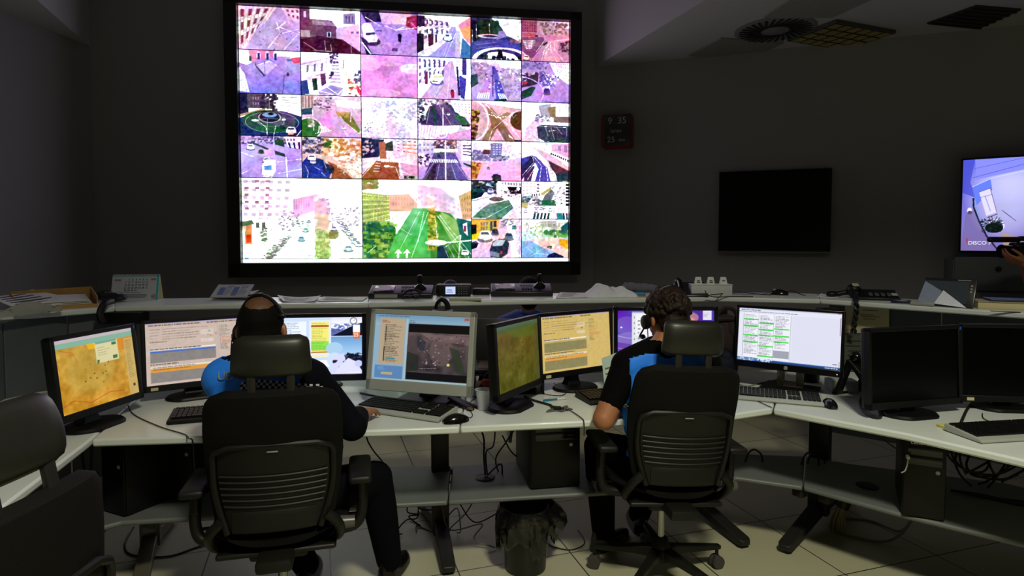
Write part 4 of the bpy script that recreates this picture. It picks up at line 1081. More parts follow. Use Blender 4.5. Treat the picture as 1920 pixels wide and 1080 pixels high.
panel('grey divider panel below the raised shelf at the left', [(-2.2, 1.9), (-2.42, 2.9), (-2.33, 3.2), (-2.1, 3.42)], .1, ZS - .031, m=mat('panel_grey', '50555a', .6))
panel('grey divider panel behind the two black monitors', [(1.97, 3.80), (2.42, 3.44), (2.74, 3.1), (2.97, 2.6)], .3, ZS - .031, m=mat('panel_grey', '50555a'))


# ------------------------------------------------------------------ computer towers
def tower(label, x, y, z, w, d, h, rz, text=None, led=True):
    t = thing('computer_tower', label, 'computer', (x, y, z), rz)
    mb = MB(); mb.box((0, d / 2, h / 2), (w, d, h), bev=.006); mb.build('case', M_dark, t)
    mb = MB(); mb.box((0, -.004, h / 2), (w * .96, .012, h * .97), bev=.004); fp = mb.build('front_panel', mat('tower_front', '0a0a0b', .4, spec=.25), t)
    mb = MB(); mb.box((0, -.011, h * .84), (w * .8, .004, .035), bev=.001); mb.box((0, -.011, h * .72), (w * .8, .004, .035), bev=.001); mb.build('drive_bay', M_gloss, t)
    if text:
        mb = MB(); text_on(mb, text, .022, Mx(-w * .12, -.0112, h * .94), .0004); mb.build('lettering', mat('logo_grey', 'b8b8b8', .4), t, smooth=0)
    mb = MB(); mb.lathe([(.008, 0), (.008, .004), (.001, .005)], (w * .3, -.01, h * .6), 12, rotm(PI / 2, 0, 0)); mb.build('power_button', M_silver, t)
    return t


tower('black computer tower on the lower shelf under the left desk corner', -1.665, 2.53, ZU, .15, .3, .35, R(-25))
tower('second black computer tower deeper under the left desk', -1.46, 2.67, ZU, .12, .3, .35, R(-12))
tower('black computer tower under the desk of the curly-haired officer', .20, 2.80, ZU, .24, .36, .34, R(10))
tower('slim black computer tower with white lettering on the right lower shelf', 1.70, 2.49, ZU, .15, .34, .335, R(-28), 'Lenovo')
t = thing('usb_plug', 'white plug with short cable in the front of the right computer tower', 'plug', (1.63, 2.50, .6))
mb = MB(); mb.box((1.635, 2.497, .605), (.012, .04, .01), (0, 0, R(-28)), bev=.002); mb.build('plug_body', M_paper, t, world=True)
mb = MB(); mb.tube([(1.625, 2.48, .603), (1.61, 2.46, .59), (1.605, 2.465, .56), (1.60, 2.48, .545)], .0025, 6); mb.build('cord', M_paper, t, world=True)


# ------------------------------------------------------------------ monitors
def form_pic(seed, bg, grey, blue, orange, W=190, H=120):
    P = Pic(W, H, bg, seed)
    P.r_('9a90b8', 0, 0, 1, .015); P.tx('5a504a', .03, .03, .55, .08, 1, .8, .9); P.tx('5a504a', .56, .03, .98, .08, 1, .8, .6)
    P.tx('6a605a', .15, .1, .6, .3, 5, .7, .8, .25); P.tx('6a605a', .04, .1, .14, .34, 5, .5, .8, .25); P.r_(bg, .02, .22, .3, .3, .5); P.r_('e8e0d8', .5, .15, .62, .24, .4); P.r_('e8e0d8', .5, .3, .62, .36, .5); P.d(['d04030', '409060'], .56, .12, .66, .26, 5, .7)
    P.tx('6a605a', .04, .3, .5, .36, 1, .6, .5, .3)
    P.r_('f0ece8', .04, .42, .64, .44); P.tx('4a4440', .04, .415, .64, .45, 1, .8, .9, .5); P.r_(blue, .04, .455, .64, .48); P.r_(grey, .04, .48, .64, .64); P.tx('4a4440', .04, .66, .5, .7, 1, .8, .9, .4); P.r_('f0e8d0', .04, .7, .64, .72); P.tx('4a4440', .06, .71, .6, .74, 1, .6, .9, .4); P.r_(orange, .04, .735, .64, .79); P.tx('503010', .06, .745, .5, .77, 1, .8, .9, .4); P.r_(grey, .04, .79, .64, .96)
    P.l('b0a8a0', .3, [.665, .02, .665, .98]); P.tx('304840', .69, .1, .82, .3, 9, .6, .5, .3); P.tx('b85020', .7, .3, .88, .42, 5, .7, .7, .3); P.tx('304840', .69, .42, .78, .52, 4, .7, .6, .3); P.l('8a8078', .3, [.68, .1, .69, .5])
    P.n(.012, 30)
    return P


def pic_a():
    P = Pic(180, 140, 'd09a2c', 3)
    P.g('c9a040', 'cc9020'); P.n(.05, 9); P.n(.035, 22)
    P.e('b8a850', .4, .5, .3, .3, .35)
    for k in range(22):
        x, y = P.r.uniform(.05, .85), P.r.uniform(.2, .9); q = [x, y]
        for _ in range(4): x += P.r.uniform(-.12, .12); y += P.r.uniform(-.1, .1); q += [x, y]
        P.l(['d06a28', 'b88848', 'e0b060', 'a89848'][k % 4], .5, q, .45)
    P.l('c04818', .8, [0, .9, .15, .84, .35, .93, .6, .86, .8, .9], .8); P.l('d05820', .7, [.05, .14, .2, .2, .25, .35], .7)
    P.r_('c8bcc0', 0, 0, 1, .05); P.r_('88b8a0', 0, .05, 1, .12); P.p('f0b820', [.38, .12, .5, .12, .5, .2, .4, .2]); P.p('e08820', [.7, .14, .95, .12, .96, .3, .72, .3], .8)
    P.r_('e4e0b0', .48, .12, .78, .42, .9); P.r_('78a898', .49, .12, .77, .15); P.r_('387840', .7, .16, .76, .2); P.r_('387840', .7, .35, .76, .4); P.r_('387840', .49, .37, .52, .41); P.tx('a89878', .51, .2, .68, .34, 4, .5)
    P.r_('d0b878', .87, .14, 1, 1, .75); P.tx('8a6a30', .89, .18, .97, .75, 22, .7, 1, .3); P.r_('303028', .93, .84, .96, .88)
    P.d(['302818', '584020', '804830'], .25, .4, .68, .72, 16, .8)
    return P


def pic_c():
    P = Pic(200, 130, 'c8d8f4', 7)
    P.r_('e8f0fc', .02, .07, .4, .9); P.tx('4a6080', .03, .09, .38, .88, 26, .6, .9, .35); P.r_('e0e8f4', .43, .05, .66, .7); P.r_('f0e878', .45, .08, .64, .64); P.r_('b04828', .45, .14, .64, .17); P.r_('8ae050', .45, .42, .64, .57); P.tx('607020', .46, .1, .63, .63, 18, .5, 1, .3); P.r_('a84030', .45, .6, .64, .615); P.r_('f4f8ff', .43, .75, .66, .86); P.r_('f0e8a0', .45, .66, .64, .69)
    P.g('d8d8fc', 'f4f4ff', .665, 0, 1, .1); P.p('e8ecff', [.665, .12, .72, .11, .76, .1, .85, .16, .97, .12, 1, .1, 1, .33, .665, .33]); P.d(['4858a8', '6a78c0', 'ffffff'], .67, .13, .97, .24, 110, 1); P.p('3c4890', [.665, .19, .78, .22, .85, .22, .95, .17, 1, .16, 1, .33, .665, .33], .8); P.p('080c24', [.67, .33, .78, .25, .86, .18, 1, .1, 1, .33]); P.r_('e8ecff', .665, .33, 1, .345)
    P.g('6a9cd0', 'a8cff4', .665, .345, 1, .66); P.p('0c1024', [.78, .98, .84, .62, .9, .66, 1, .68, 1, 1, .7, 1, .68, .9, .74, .8]); P.d(['303c60', '0a0c18'], .8, .64, 1, .8, 40, 1.2); P.e('a8cce8', .7, .55, .09, .11); P.e('c8dcf8', .7, .75, .08, .13); P.p('d4d4fa', [.665, .7, .73, .66, .8, .64, .82, .74, .76, .82, .72, 1, .665, 1]); P.p('dcdcff', [.7, 1, .76, .85, .85, .72, .93, .78, 1, .95, 1, 1]); P.e('c4c8f4', .96, .82, .04, .06); P.d(['0a0c18'], .69, .76, .74, .8, 6, 1.2)
    P.e('303048', .905, .07, .038, .06); P.e('f8f8ff', .905, .07, .03, .048); P.l('404060', .4, [.905, .07, .92, .05]); P.r_('f4f4ff', .9, .14, .975, .27); P.r_('e06a20', .9, .27, .975, .38)
    P.tx('f0f0ff', .84, .965, .99, .98, 1, .9, 1, 1)
    return P


def pic_d():
    P = Pic(190, 135, '8fb0c8', 9)
    P.g('7098b8', '9ab8c8', 0, 0, 1, .17); P.tx('304858', .03, .02, .4, .05, 1, .5, .9); P.r_('b8a488', .06, .06, .33, .76); P.tx('3a3428', .11, .16, .3, .72, 22, .8, .7, .35); P.r_('2a2420', .12, .18, .13, .42); P.r_('2a2420', .11, .5, .12, .72); P.tx('904830', .08, .09, .2, .14, 2, .8); P.r_('4a8898', .14, .66, .24, .69); P.tx('c85030', .14, .71, .26, .74, 1, .8)
    P.r_('5a86b8', .03, .78, .33, 1); P.r_('c0a878', .1, .88, .22, .92); P.tx('a0c0d8', .06, .8, .18, .86, 3, .6); P.r_('a8c0c8', .34, .06, .36, 1)
    P.tx('304858', .37, .08, .5, .13, 2, .7); P.r_('b85040', .94, .02, .99, .055); P.r_('0c0a0a', .365, .13, 1, .97)
    P.g('5c4c4c', '3c3438', .365, .26, 1, .86); P.n(.05, 9, .365, .26, 1, .86); P.p('8a7070', [.5, .27, 1, .3, 1, .42, .6, .36], .5); P.e('6e5a58', .72, .52, .12, .22, .6); P.e('4a3c40', .42, .5, .06, .2, .6); P.p('2c3626', [.8, .45, .9, .5, .98, .85, .88, .82], .8); P.p('23281f', [.365, .55, .48, .6, .5, .82, .365, .86], .8); P.p('2c3038', [.46, .3, .56, .4, .54, .55, .47, .5], .8); P.d(['b8b0b0', '8a7878', '201c20'], .45, .3, .95, .75, 46, .6, .6); P.l('9a9090', .4, [.5, .8, .68, .78]); P.e('d8d878', .8, .72, .015, .022); P.d(['b8b8b8'], .54, .68, .7, .76, 5, .7)
    P.r_('a0b8c0', .03, .975, 1, 1)
    return P


def pic_e():
    P = Pic(120, 120, '7a7014', 11)
    P.g('8a7018', '6e6e18'); P.n(.05, 8); P.n(.03, 20); P.g('7a8a70', '50783c', 0, 0, 1, .1); P.p('6a8a20', [.2, .08, .9, .08, .9, .25, .4, .22], .6); P.d(['2a2808', '3a3810'], .3, .3, .8, .8, 18, .8)
    for k in range(12):
        x, y = P.r.uniform(.05, .85), P.r.uniform(.2, .9); q = [x, y]
        for _ in range(4): x += P.r.uniform(-.12, .12); y += P.r.uniform(-.1, .1); q += [x, y]
        P.l(['9a6418', '6a7828'][k % 2], .5, q, .4)
    P.r_('6c6c3c', .88, .1, 1, 1, .6)
    return P


def pic_g():
    P = Pic(190, 120, '5a48b8', 13)
    P.g('4a30b0', '6a50b8'); P.n(.06, 5, 0, 0, 1, 1, 0); P.e('8a68d8', .1, .25, .12, .15, .5); P.e('c88a90', .72, .12, .12, .1, .8); P.e('e8a080', .74, .16, .06, .05, .7); P.p('8a78c8', [0, .4, .12, .35, .3, .45, .3, .6, 0, .52], .8); P.l('c8b8e8', .9, [0, .42, .12, .46, .3, .43], .7); P.l('9080d0', 1.4, [0, .62, .3, .7, .5, .66], .7); P.l('4a3898', 2, [0, .78, .3, .86], .7); P.l('b8a0c8', .7, [.0, .94, .25, .98])
    P.e('f4e8ff', .04, .28, .012, .012); P.r_('e4e6f0', .15, .02, .46, .82); P.r_('a8b0c8', .15, .02, .46, .04)
    for k in range(5): P.r_('607838', .17, .1 + .09 * k, .18, .13 + .09 * k); P.tx('303040', .21, .1 + .09 * k, .28, .13 + .09 * k, 1, .8, 1)
    P.r_('f4f4fa', .19, .06, .44, .42); P.tx('404050', .21, .16, .24, .42, 4, .5); P.d(['609048', '5060a0', '808890'], .18, .43, .4, .47, 8, .8); P.p('4a2040', [.2, .56, .24, .56, .24, .6, .22, .63, .2, .6]); P.tx('303040', .25, .57, .31, .6, 1, .9, 1, .8); P.r_('e0c050', .16, .68, .26, .72); P.r_('e0c050', .28, .68, .44, .72); P.r_('d8b040', .28, .74, .44, .78); P.tx('806020', .17, .7, .42, .76, 2, .6)
    P.r_('2c1c60', .46, .0, .47, .82, .5); P.r_('e8e4f0', .885, .01, .975, .16); P.tx('8a80a0', .89, .04, .97, .12, 3, .5)
    return P


def pic_h():
    P = Pic(240, 140, 'e4e6f4', 15)
    P.r_('c0c4e0', 0, 0, 1, .02); P.tx('303850', .02, .03, .25, .06, 1, .8, 1); P.tx('505870', .0, .06, .8, .09, 1, .7, 1); P.r_('f0f0fa', .05, .1, .53, .93); P.r_('d8daf0', .54, .1, 1, .96, .5)
    for c in range(3):
        x0 = .055 + .155 * c; P.l('707890', .25, [x0 - .003, .1, x0 - .003, .92])
        P.tx('404458', x0 + .01, .12, x0 + .145, (.88, .9, .74)[c], (30, 30, 24)[c], .65, .8, .35)
        for y in ((.2, .32, .5, .63), (.26, .38, .49, .69, .88), (.35, .48, .59))[c]: P.r_('38d838', x0, y, x0 + .15, y + .022)
    P.r_('38d838', .055, .32, .205, .35); P.r_('a0a4b0', .365, .76, .52, .9); P.l('505870', .25, [.528, .1, .528, .93])
    P.r_('6080b0', 0, .935, .2, .965); P.d(['f0f0ff', '2a4880', '90b8e8'], 0, .94, .36, .975, 50, .7); P.r_('28508c', 0, .965, 1, 1); P.d(['e8f0ff', '6a98d0'], .01, .965, .34, .99, 44, .8); P.g('2a58a0', '183868', .36, .955, 1, 1); P.tx('e0e8ff', .86, .97, .98, .985, 1, .9, 1, 1); P.r_('806080', .985, .08, .992, .4); P.r_('a89098', .985, .85, .992, .95); P.r_('303040', .93, .9, .97, .91); P.r_('b04040', .96, .005, .99, .015)
    return P


def monitor(label, x, y, z, yaw, tilt, w, h, pic=None, base=None, mt=M_dark, bz=.018, bb=.03, btop=None, gain=1., foot='oval', light=None, hp=0, note=0):
    yaw = R(yaw); tilt = R(tilt)
    bx, by = base if base else (x - .0 * math.sin(yaw), y + .02)
    t = thing('computer_monitor', label, 'monitor', (bx, by, ZD), yaw)
    inv = t.matrix_basis.inverted()
    c = inv @ Vector((x, y, z))
    M = Matrix.Translation(c) @ rotm(-tilt, 0, 0)
    bt = btop or bz
    W_, H_ = w + 2 * bz, h + bt + bb
    mb = MB(); mb.M = M
    oz = (bt - bb) / 2
    for cc, d in (((0, .01, h / 2 + bt / 2), (W_, .03, bt)), ((0, .01, -h / 2 - bb / 2), (W_, .03, bb)), ((-w / 2 - bz / 2, .01, oz), (bz, .03, H_)), ((w / 2 + bz / 2, .01, oz), (bz, .03, H_))):
        mb.box(cc, d)
    mb.build('bezel', mt, t, bevel=.003)
    mb = MB(); mb.M = M
    mb.box((0, .028, oz), (W_ - .004, .03, H_ - .004), bev=.008); mb.box((0, .05, oz), (W_ * .7, .035, H_ * .62), bev=.012)
    mb.build('back_cover', mt if mt is not M_silver else M_silver, t)
    if pic is not None:
        picgrid('screen', pic.out() * gain, w, h, display_mat('display_glow'), t, M @ Matrix.Translation((0, .002, 0)))
    else:
        mb = MB(); mb.M = M; mb.box((0, .004, 0), (w, .004, h)); mb.build('screen', M_panelblk, t)
    # stand
    mb = MB()
    pb = M @ Vector((0, .06, oz - H_ * .18))
    fr = Vector((0, .05, .012))
    sw = .035 if not hp else .055
    rr = lambda c, a, b: [c + Vector((-a, -b, 0)), c + Vector((a, -b, 0)), c + Vector((a, b, 0)), c + Vector((-a, b, 0))]
    if hp:
        for s_ in (-1, 1): mb.box((s_ * .045, fr.y, (pb.z + .0) / 2), (.035, .018, pb.z), bev=.003)
        mb.box((0, fr.y, .02), (.12, .018, .045), bev=.003); mb.box((0, fr.y, (pb.z + .11) / 2), (.12, .016, pb.z - .11), bev=.003)
    else:
        mb.rings([rr(fr, sw * 1.3, .03), rr(fr + Vector((0, 0, .03)), sw, .02), rr(Vector((0, (fr.y + pb.y) / 2, pb.z * .6)), sw * .8, .016), rr(pb, sw * .8, .016)])
    mb.build('stand', mat('stand_metal', '8c8a7c', .35, metal=.3) if hp else mt if mt is not M_silver else M_dark, t, bevel=.003)
    mb = MB()
    if foot == 'oval':
        pr = []
        n = 40
        pts = []
        for k in range(n):
            a = 2 * PI * k / n
            xx, yy = .125 * math.cos(a), .1 * math.sin(a)
            pts.append((xx, max(yy, -.085) + .02))
        top = [(p[0] * .93, (p[1] - .02) * .93 + .02) for p in pts]
        mb.rings([[Vector((*p, 0)) for p in pts], [Vector((*p, .006)) for p in pts], [Vector((*p, .014)) for p in top], [Vector((p[0] * .3, p[1] * .3 + .02, .02)) for p in top]])
    else:
        mb.box((0, .04, .008), (.26, .2, .016), bev=.007)
    mb.build('base', M_dark if mt is not M_silver else M_dark, t)
    if light:
        mb = MB(); mb.M = M; mb.box((w / 2 + bz * .4, -.006, h / 2 + bt * .2), (.006, .003, .014)); mb.build('sticker', mat('sticker_blue', '2a5ab8', .4), t)
    if note:
        mb = MB(); mb.M = M; mb.box((-w / 2 + .03, -.0062, -h / 2 - bb * .55), (.03, .002, .014)); mb.build('inventory_sticker', M_cream, t)
    if hp:
        mb = MB(); mb.M = M; mb.lathe([(.009, 0), (.009, .001)], (0, -.0052, -h / 2 - bb * .5), 24, rotm(PI / 2, 0, 0)); lg = mb.build('emblem', mat('emblem_grey', 'a8a8a8', .3), t)
        mb = MB(); mb.M = M; text_on(mb, 'hp', .014, Mx(0, -.0068, -h / 2 - bb * .5 + .001)); mb.build('emblem_letters', M_frame, t, smooth=0)
        mb = MB(); mb.M = M; mb.box((w / 2 - .01, -.0055, -h / 2 - bb * .6), (.004, .002, .004)); mb.build('status_light', emis('led', 'ffffff', 1), t)
    return t, M


monitor('black monitor showing an orange city map at the left end', -1.70, 2.508, .969, 81, 6.8, .385, .288, pic_a(), (-1.69, 2.475), light=1, gain=.92)
monitor('black monitor showing a pinkish form with a blue row', -1.515, 2.97, .962, 34, 7.4, .465, .29, form_pic(5, 'cdb8ac', '8a8480', '3a6ac8', 'e09a38'), (-1.53, 2.93), note=1)
t, Mc = monitor('black monitor with an iceberg wallpaper and yellow table', -1.009, 3.13, .955, 6.9, 5.3, .466, .291, pic_c(), None, mat('black_gloss_frame', '0c0c0d', .25), .02, .035, gain=1.1)
mb = MB(); mb.M = Mc; text_on(mb, '25', .026, Mx(.203, -.0015, .053), .0006); mb.build('date_numerals', emis('caption_white', 'e8e8f0', 1), t, smooth=0)
monitor('silver-framed monitor showing a dark road camera video', -.421, 2.782, 1.004, -17, 9.5, .474, .30, pic_d(), (-.41, 2.86), M_silver, .024, .05, .024, foot='box', gain=.95)
monitor('black monitor turned aside showing a dark green map', .034, 2.76, .981, 60, 3.4, .381, .287, pic_e(), (.012, 2.75), light=1, gain=.5)
monitor('black monitor showing a yellow form beside the curly-haired officer', .333, 3.11, .982, 33, 4.1, .446, .278, form_pic(6, 'd3b66a', '8c8458', 'b8a868', 'e0a048'), (.335, 3.1), note=1)
monitor('black monitor with a purple wallpaper behind the curly-haired officer', .756, 2.994, 1.005, .6, 2.4, .474, .296, pic_g(), None, mat('black_gloss_frame', '0c0c0d'), .02, .03)
monitor('black monitor showing a white list with bright green rows', 1.372, 3.038, 1.014, -36.3, 6.8, .476, .268, pic_h(), (1.385, 3.05), mat('black_gloss_frame', '0c0c0d'), .014, .034, foot='box', gain=1.02, hp=1)
monitor('switched-off black monitor on the right, the nearer to the phone', 1.745, 2.63, .958, 13.7, 3, .46, .30, None, (1.73, 2.62), light=1)
monitor('switched-off black monitor cut by the right picture edge', 2.245, 2.70, .958, -6, 3, .46, .30, None, (2.215, 2.72), note=1)


# ------------------------------------------------------------------ keyboards and mice
def keyboard(label, x, y, rz, m=M_silver, L=.45, D_=.165, big=1):
    t = thing('keyboard', label, 'keyboard', (x, y, ZD), rz)
    mb = MB()
    prof = [(-D_ / 2, .004), (-D_ / 2, .012), (-D_ / 2 + .01, .016), (D_ / 2, .03), (D_ / 2, .004)]
    mb.rings([[Vector((sx * L / 2, a, b)) for a, b in prof] for sx in (-1, 1)])
    mb.box((0, 0, .002), (L * .98, D_ * .96, .004))
    mb.build('body', m, t, bevel=.002)
    mb = MB()
    for r in range(6):
        yy = D_ / 2 - .018 - r * .0205 - (.004 if r else 0)
        zz = .018 + (yy + D_ / 2) / D_ * .014
        x_ = -L / 2 + .012
        while x_ < L / 2 - .02:
            if -L / 2 + .292 < x_ < -L / 2 + .300: x_ = -L / 2 + .302
            if abs(x_ - (-L / 2 + .358)) < .006: x_ = -L / 2 + .366
            kw = .0165
            if r == 5 and -L / 2 + .07 < x_ < -L / 2 + .09: kw = .11
            if r in (2, 3) and -L / 2 + .3 < x_ < -L / 2 + .355 and (r == 3): x_ += .019; continue
            if x_ + kw > L / 2 - .004: break
            mb.box((x_ + kw / 2, yy, zz), (kw, .0165, .009), (.09, 0, 0))
            x_ += kw + .0025
    mb.build('keys', M_dark, t, bevel=.0012)
    mb = MB()
    for s_ in (-1, 1): mb.box((s_ * L * .4, D_ / 2 - .02, .002), (.02, .012, .004))
    mb.build('rubber_feet', M_dark, t)
    return t


keyboard('silver and black keyboard under the hand of the short-haired officer', -.475, 2.68, R(-25))
keyboard('silver and black keyboard below the white list monitor', 1.235, 2.905, R(-21))
keyboard('silver and black keyboard cut by the right picture edge', 1.955, 2.365, R(9))
keyboard('plain black keyboard left of the short-haired officer', -1.23, 2.63, R(19), M_dark)
keyboard('plain black keyboard mostly behind the arm of the curly-haired officer', .53, 2.93, R(20), M_dark, .42)


def mouse(label, x, y, z, rz, cord):
    t = thing('computer_mouse', label, 'mouse', (x, y, z), rz)
    mb = MB()
    rs = []
    for k in range(9):
        f = k / 8; yy = -.055 + .11 * f
        w_ = .032 * math.sin(PI * min(max(f * .92 + .04, .02), .98)) ** .45
        h_ = .036 * math.sin(PI * (f * .8 + .1)) ** .7
        rs.append([Vector((w_ * math.cos(a), yy, max(h_ * math.sin(a), 0.0) + .001)) for a in [PI * j / 10 for j in range(11)]])
    mb.rings(rs)
    mb.build('shell', M_gloss, t)
    mb = MB(); mb.lathe([(.008, -.003), (.009, 0), (.008, .003)], (0, .028, .031), 12, rotm(0, PI / 2, 0)); mb.build('wheel', M_silver, t)
    mb = MB(); mb.tube([t.matrix_basis @ Vector((0, .052, .01))] + [Vector(c) for c in cord], .0018, 6); mb.build('cord', M_cable, t, world=True)
    return t


zc = ZD + .003
mouse('glossy black mouse beside the plastic cup', -.235, 2.53, ZD, R(-65), [(-.17, 2.62, zc), (-.2, 2.8, zc), (-.15, 3.0, zc)])
mouse('black mouse right of the silver keyboard under the white list monitor', 1.45, 2.77, ZD, R(-10), [(1.42, 2.87, zc), (1.36, 2.96, zc), (1.38, 3.08, zc)])
p = onz(1461, 553, ZS)
mouse('black mouse on the raised shelf with its cable trailing', p.x, p.y, ZS, R(60), [(p.x - .12, p.y + .03, ZS + .003), (p.x - .3, p.y + .05, ZS + .003), (p.x - .42, p.y + .02, ZS + .003)])

# ------------------------------------------------------------------ chairs
def chair(label, x, y, rz, spin=18, lift=0., tilt=0., dx=0., dy=0., roll=0.):
    t = thing('office_chair', label, 'chair', (x, y, 0), rz)
    # base
    mb = MB(); mb.lathe([(.036, .085), (.045, .09), (.042, .15), (.03, .185), (.026, .19)], n=24); mb.build('hub', M_chpl, t)
    for k in range(5):
        a = R(spin + 72 * k)
        d = Vector((math.cos(a), math.sin(a), 0)); n = Vector((-d.y, d.x, 0))
        rr = lambda s_, zt, zb, w: [d * s_ + n * w + Vector((0, 0, zt)), d * s_ - n * w + Vector((0, 0, zt)), d * s_ - n * w * .8 + Vector((0, 0, zb)), d * s_ + n * w * .8 + Vector((0, 0, zb))]
        mb = MB(); mb.rings([rr(.02, .15, .10, .026), rr(.12, .135, .10, .02), rr(.25, .115, .09, .016), rr(.31, .105, .085, .014)])
        mb.cyl(d * .295 + Vector((0, 0, .1)), d * .295 + Vector((0, 0, .055)), .008)
        lg = mb.build('leg', M_chpl, t, bevel=.004)
        mb = MB()
        for s_ in (-1, 1):
            c = d * .295 + n * (s_ * .014) + Vector((0, 0, .029))
            mb.lathe([(.012, -.009), (.027, -.009), (.029, -.004), (.029, .004), (.027, .009), (.012, .009)], c, 20, Vector(n).to_track_quat('Z', 'Y').to_matrix().to_4x4())
        mb.box(d * .295 + Vector((0, 0, .045)), (.03, .03, .03), (0, 0, a), bev=.01)
        mb.build('caster', mat('caster_grey', '3a3935', .5), lg)
    mb = MB(); mb.cyl((0, 0, .17), (0, 0, .40), .0155, n=20); mb.build('gas_column', M_steel, t)
    T = Matrix.Translation((dx, dy, lift)) @ rotm(tilt, roll, 0)
    mb = MB(); mb.M = T; mb.box((0, -.01, .385), (.2, .26, .05), bev=.015); mb.box((0, -.17, .40), (.12, .2, .045), bev=.014); mb.build('mechanism', M_chpl, t)
    # seat
    mb = MB(); mb.M = T
    rs = []
    for k in range(13):
        f = k / 12; yy = -.20 + .46 * f
        w = .245 * (math.sin(PI * min(max(f, .03), .97)) ** .22)
        th = .034 * (math.sin(PI * min(max(f, .04), .96)) ** .4)
        zc = .445 + .012 * math.cos(PI * f * 2) - (.03 * max(0, f - .75) / .25)
        rs.append([Vector((w * math.cos(a) * (1 if abs(math.cos(a)) < .9 else 1.0), yy, zc + th * math.sin(a) + .02 * (abs(math.cos(a)) ** 3))) for a in [2 * PI * j / 28 for j in range(28)]])
    mb.rings(rs); mb.build('seat', M_fab, t)
    mb = MB(); mb.M = T; mb.box((0, .0, .408), (.40, .36, .02), bev=.01, seg=3); mb.build('seat_pan', M_chpl, t)
    # back
    zs = [.50 + .50 * k / 24 for k in range(25)]

    def wf(z):
        w = .19 + .038 * math.sin(min((z - .5) / .3, 1) * PI / 2) - .012 * max(0, (z - .85) / .15)
        if z > .93: w -= .07 * (1 - math.sqrt(max(0, 1 - ((z - .93) / .07) ** 2)))
        if z < .54: w -= .04 * (1 - math.sqrt(max(0, 1 - ((.54 - z) / .04) ** 2)))
        return w

    yf = lambda z: -.235 + .035 * math.cos((z - .62) / .4 * PI) * -1 * -.6 - .06 * max(0, z - .75)
    mb = MB(); mb.M = T; mb.slab(zs, wf, yf, .055, .035, 16, .03); mb.build('backrest', M_fab, t)
    # rear shell: arched border, smooth upper plate, ribs and lower plate
    wb = lambda z: min(wf(z) - .012, .205)
    zs2 = [.505 + .30 * k / 16 for k in range(17)]

    def wf2(z):
        w = .150 + .045 * math.sin(min(max((z - .505) / .2, 0), 1) * PI / 2)
        if z > .765: w -= .05 * (1 - math.sqrt(max(0, 1 - ((z - .765) / .04) ** 2)))
        return w
    mb = MB(); mb.M = T; mb.slab(zs2, lambda z: wf2(z) - .014, lambda z: yf(z) - .006, .012, .035, 14, 0)
    sb = mb.build('rear_shell', M_chpl, t)
    path = [(-wf2(z), z) for z in zs2] + [(wf2(z), z) for z in zs2[::-1]]
    mb = MB(); mb.M = T
    pts = [Vector((x_, yf(z) - .008 + .035 * (x_ / .22) ** 2, z)) for x_, z in path]
    mb.tube(pts, .0105, 8, 1); mb.build('shell_border', M_chpl, t)
    mb = MB(); mb.M = T
    for j in range(6):
        z = .595 + .021 * j
        w = wf2(z) - .02
        mb.tube([Vector((w * s_, yf(z) - .010 + .035 * (w * s_ / .22) ** 2, z + .004 * s_ * s_)) for s_ in [q / 6 - 1 for q in range(13)]], .0038, 6, 1)
    mb.build('ribs', mat('rib_black', '0c0c0b', .55), t)
    mb = MB(); mb.M = T; mb.slab([.51 + .07 * k / 6 for k in range(7)], lambda z: .135, lambda z: yf(z) - .014, .01, .035, 12, .01); mb.build('lower_plate', M_chpl, t)
    mb = MB(); mb.M = T; mb.box((0, yf(.79) - .011, .788), (.036, .003, .005), bev=.001); mb.build('maker_plate', mat('plate_grey', 'a0a09a', .4, metal=.5), t)
    for s_ in (-1, 1):
        mb = MB(); mb.M = T; mb.tube([(s_ * .17, yf(.55) + .0, .55), (s_ * .21, -.20, .50), (s_ * .20, -.12, .42), (s_ * .1, -.06, .40)], .018, 10); mb.build('back_support', M_chpl, t)
        mb = MB(); mb.M = T; mb.box((s_ * .062, yf(1.0) + .028, 1.02), (.028, .014, .13), bev=.004)
        mb.build('headrest_post', M_leg, t)
        # arms
        mb = MB(); mb.M = T
        mb.tube([(s_ * .17, -.05, .41), (s_ * .26, -.05, .42), (s_ * .29, -.04, .47), (s_ * .29, -.03, .58)], .02, 10); mb.box((s_ * .29, -.03, .56), (.03, .06, .09), bev=.01)
        arm = mb.build('armrest', M_chpl, t)
        mb = MB(); mb.M = T; mb.box((s_ * .285, .0, .615), (.085, .25, .03), bev=.014, seg=3); mb.build('arm_pad', mat('arm_pad', '121212', .5, spec=.3), arm)
    mb = MB(); mb.M = T; mb.cyl((.215, -.15, .48), (.265, -.15, .48), .024, .02, 18); mb.build('adjustment_knob', mat('knob_grey', '4c4b46', .35), t)
    mb = MB(); mb.M = T; mb.cyl((-.2, .05, .42), (-.3, .06, .415), .007, n=8); mb.cyl((.2, .05, .42), (.29, .06, .415), .007, n=8); mb.build('levers', M_chpl, t)
    # headrest
    zh = [1.045 + .145 * k / 12 for k in range(13)]

    def wh(z):
        w = .120 + .012 * (1.19 - z) / .145
        for e in (1.045, 1.19):
            q = abs(z - e)
            if q < .03: w -= .03 * (1 - math.sqrt(max(0, 1 - ((.03 - q) / .03) ** 2)))
        return w
    mb = MB(); mb.M = T @ Matrix.Translation((0, -.262, -.01)); mb.slab(zh, wh, lambda z: .03 * ((z - 1.11) / .1) ** 2 - .005, .04, .05, 14, .02)
    mb.build('headrest', mat('headrest_shell', '1f1f19', .4, var=.06, spec=.4), t)
    return t


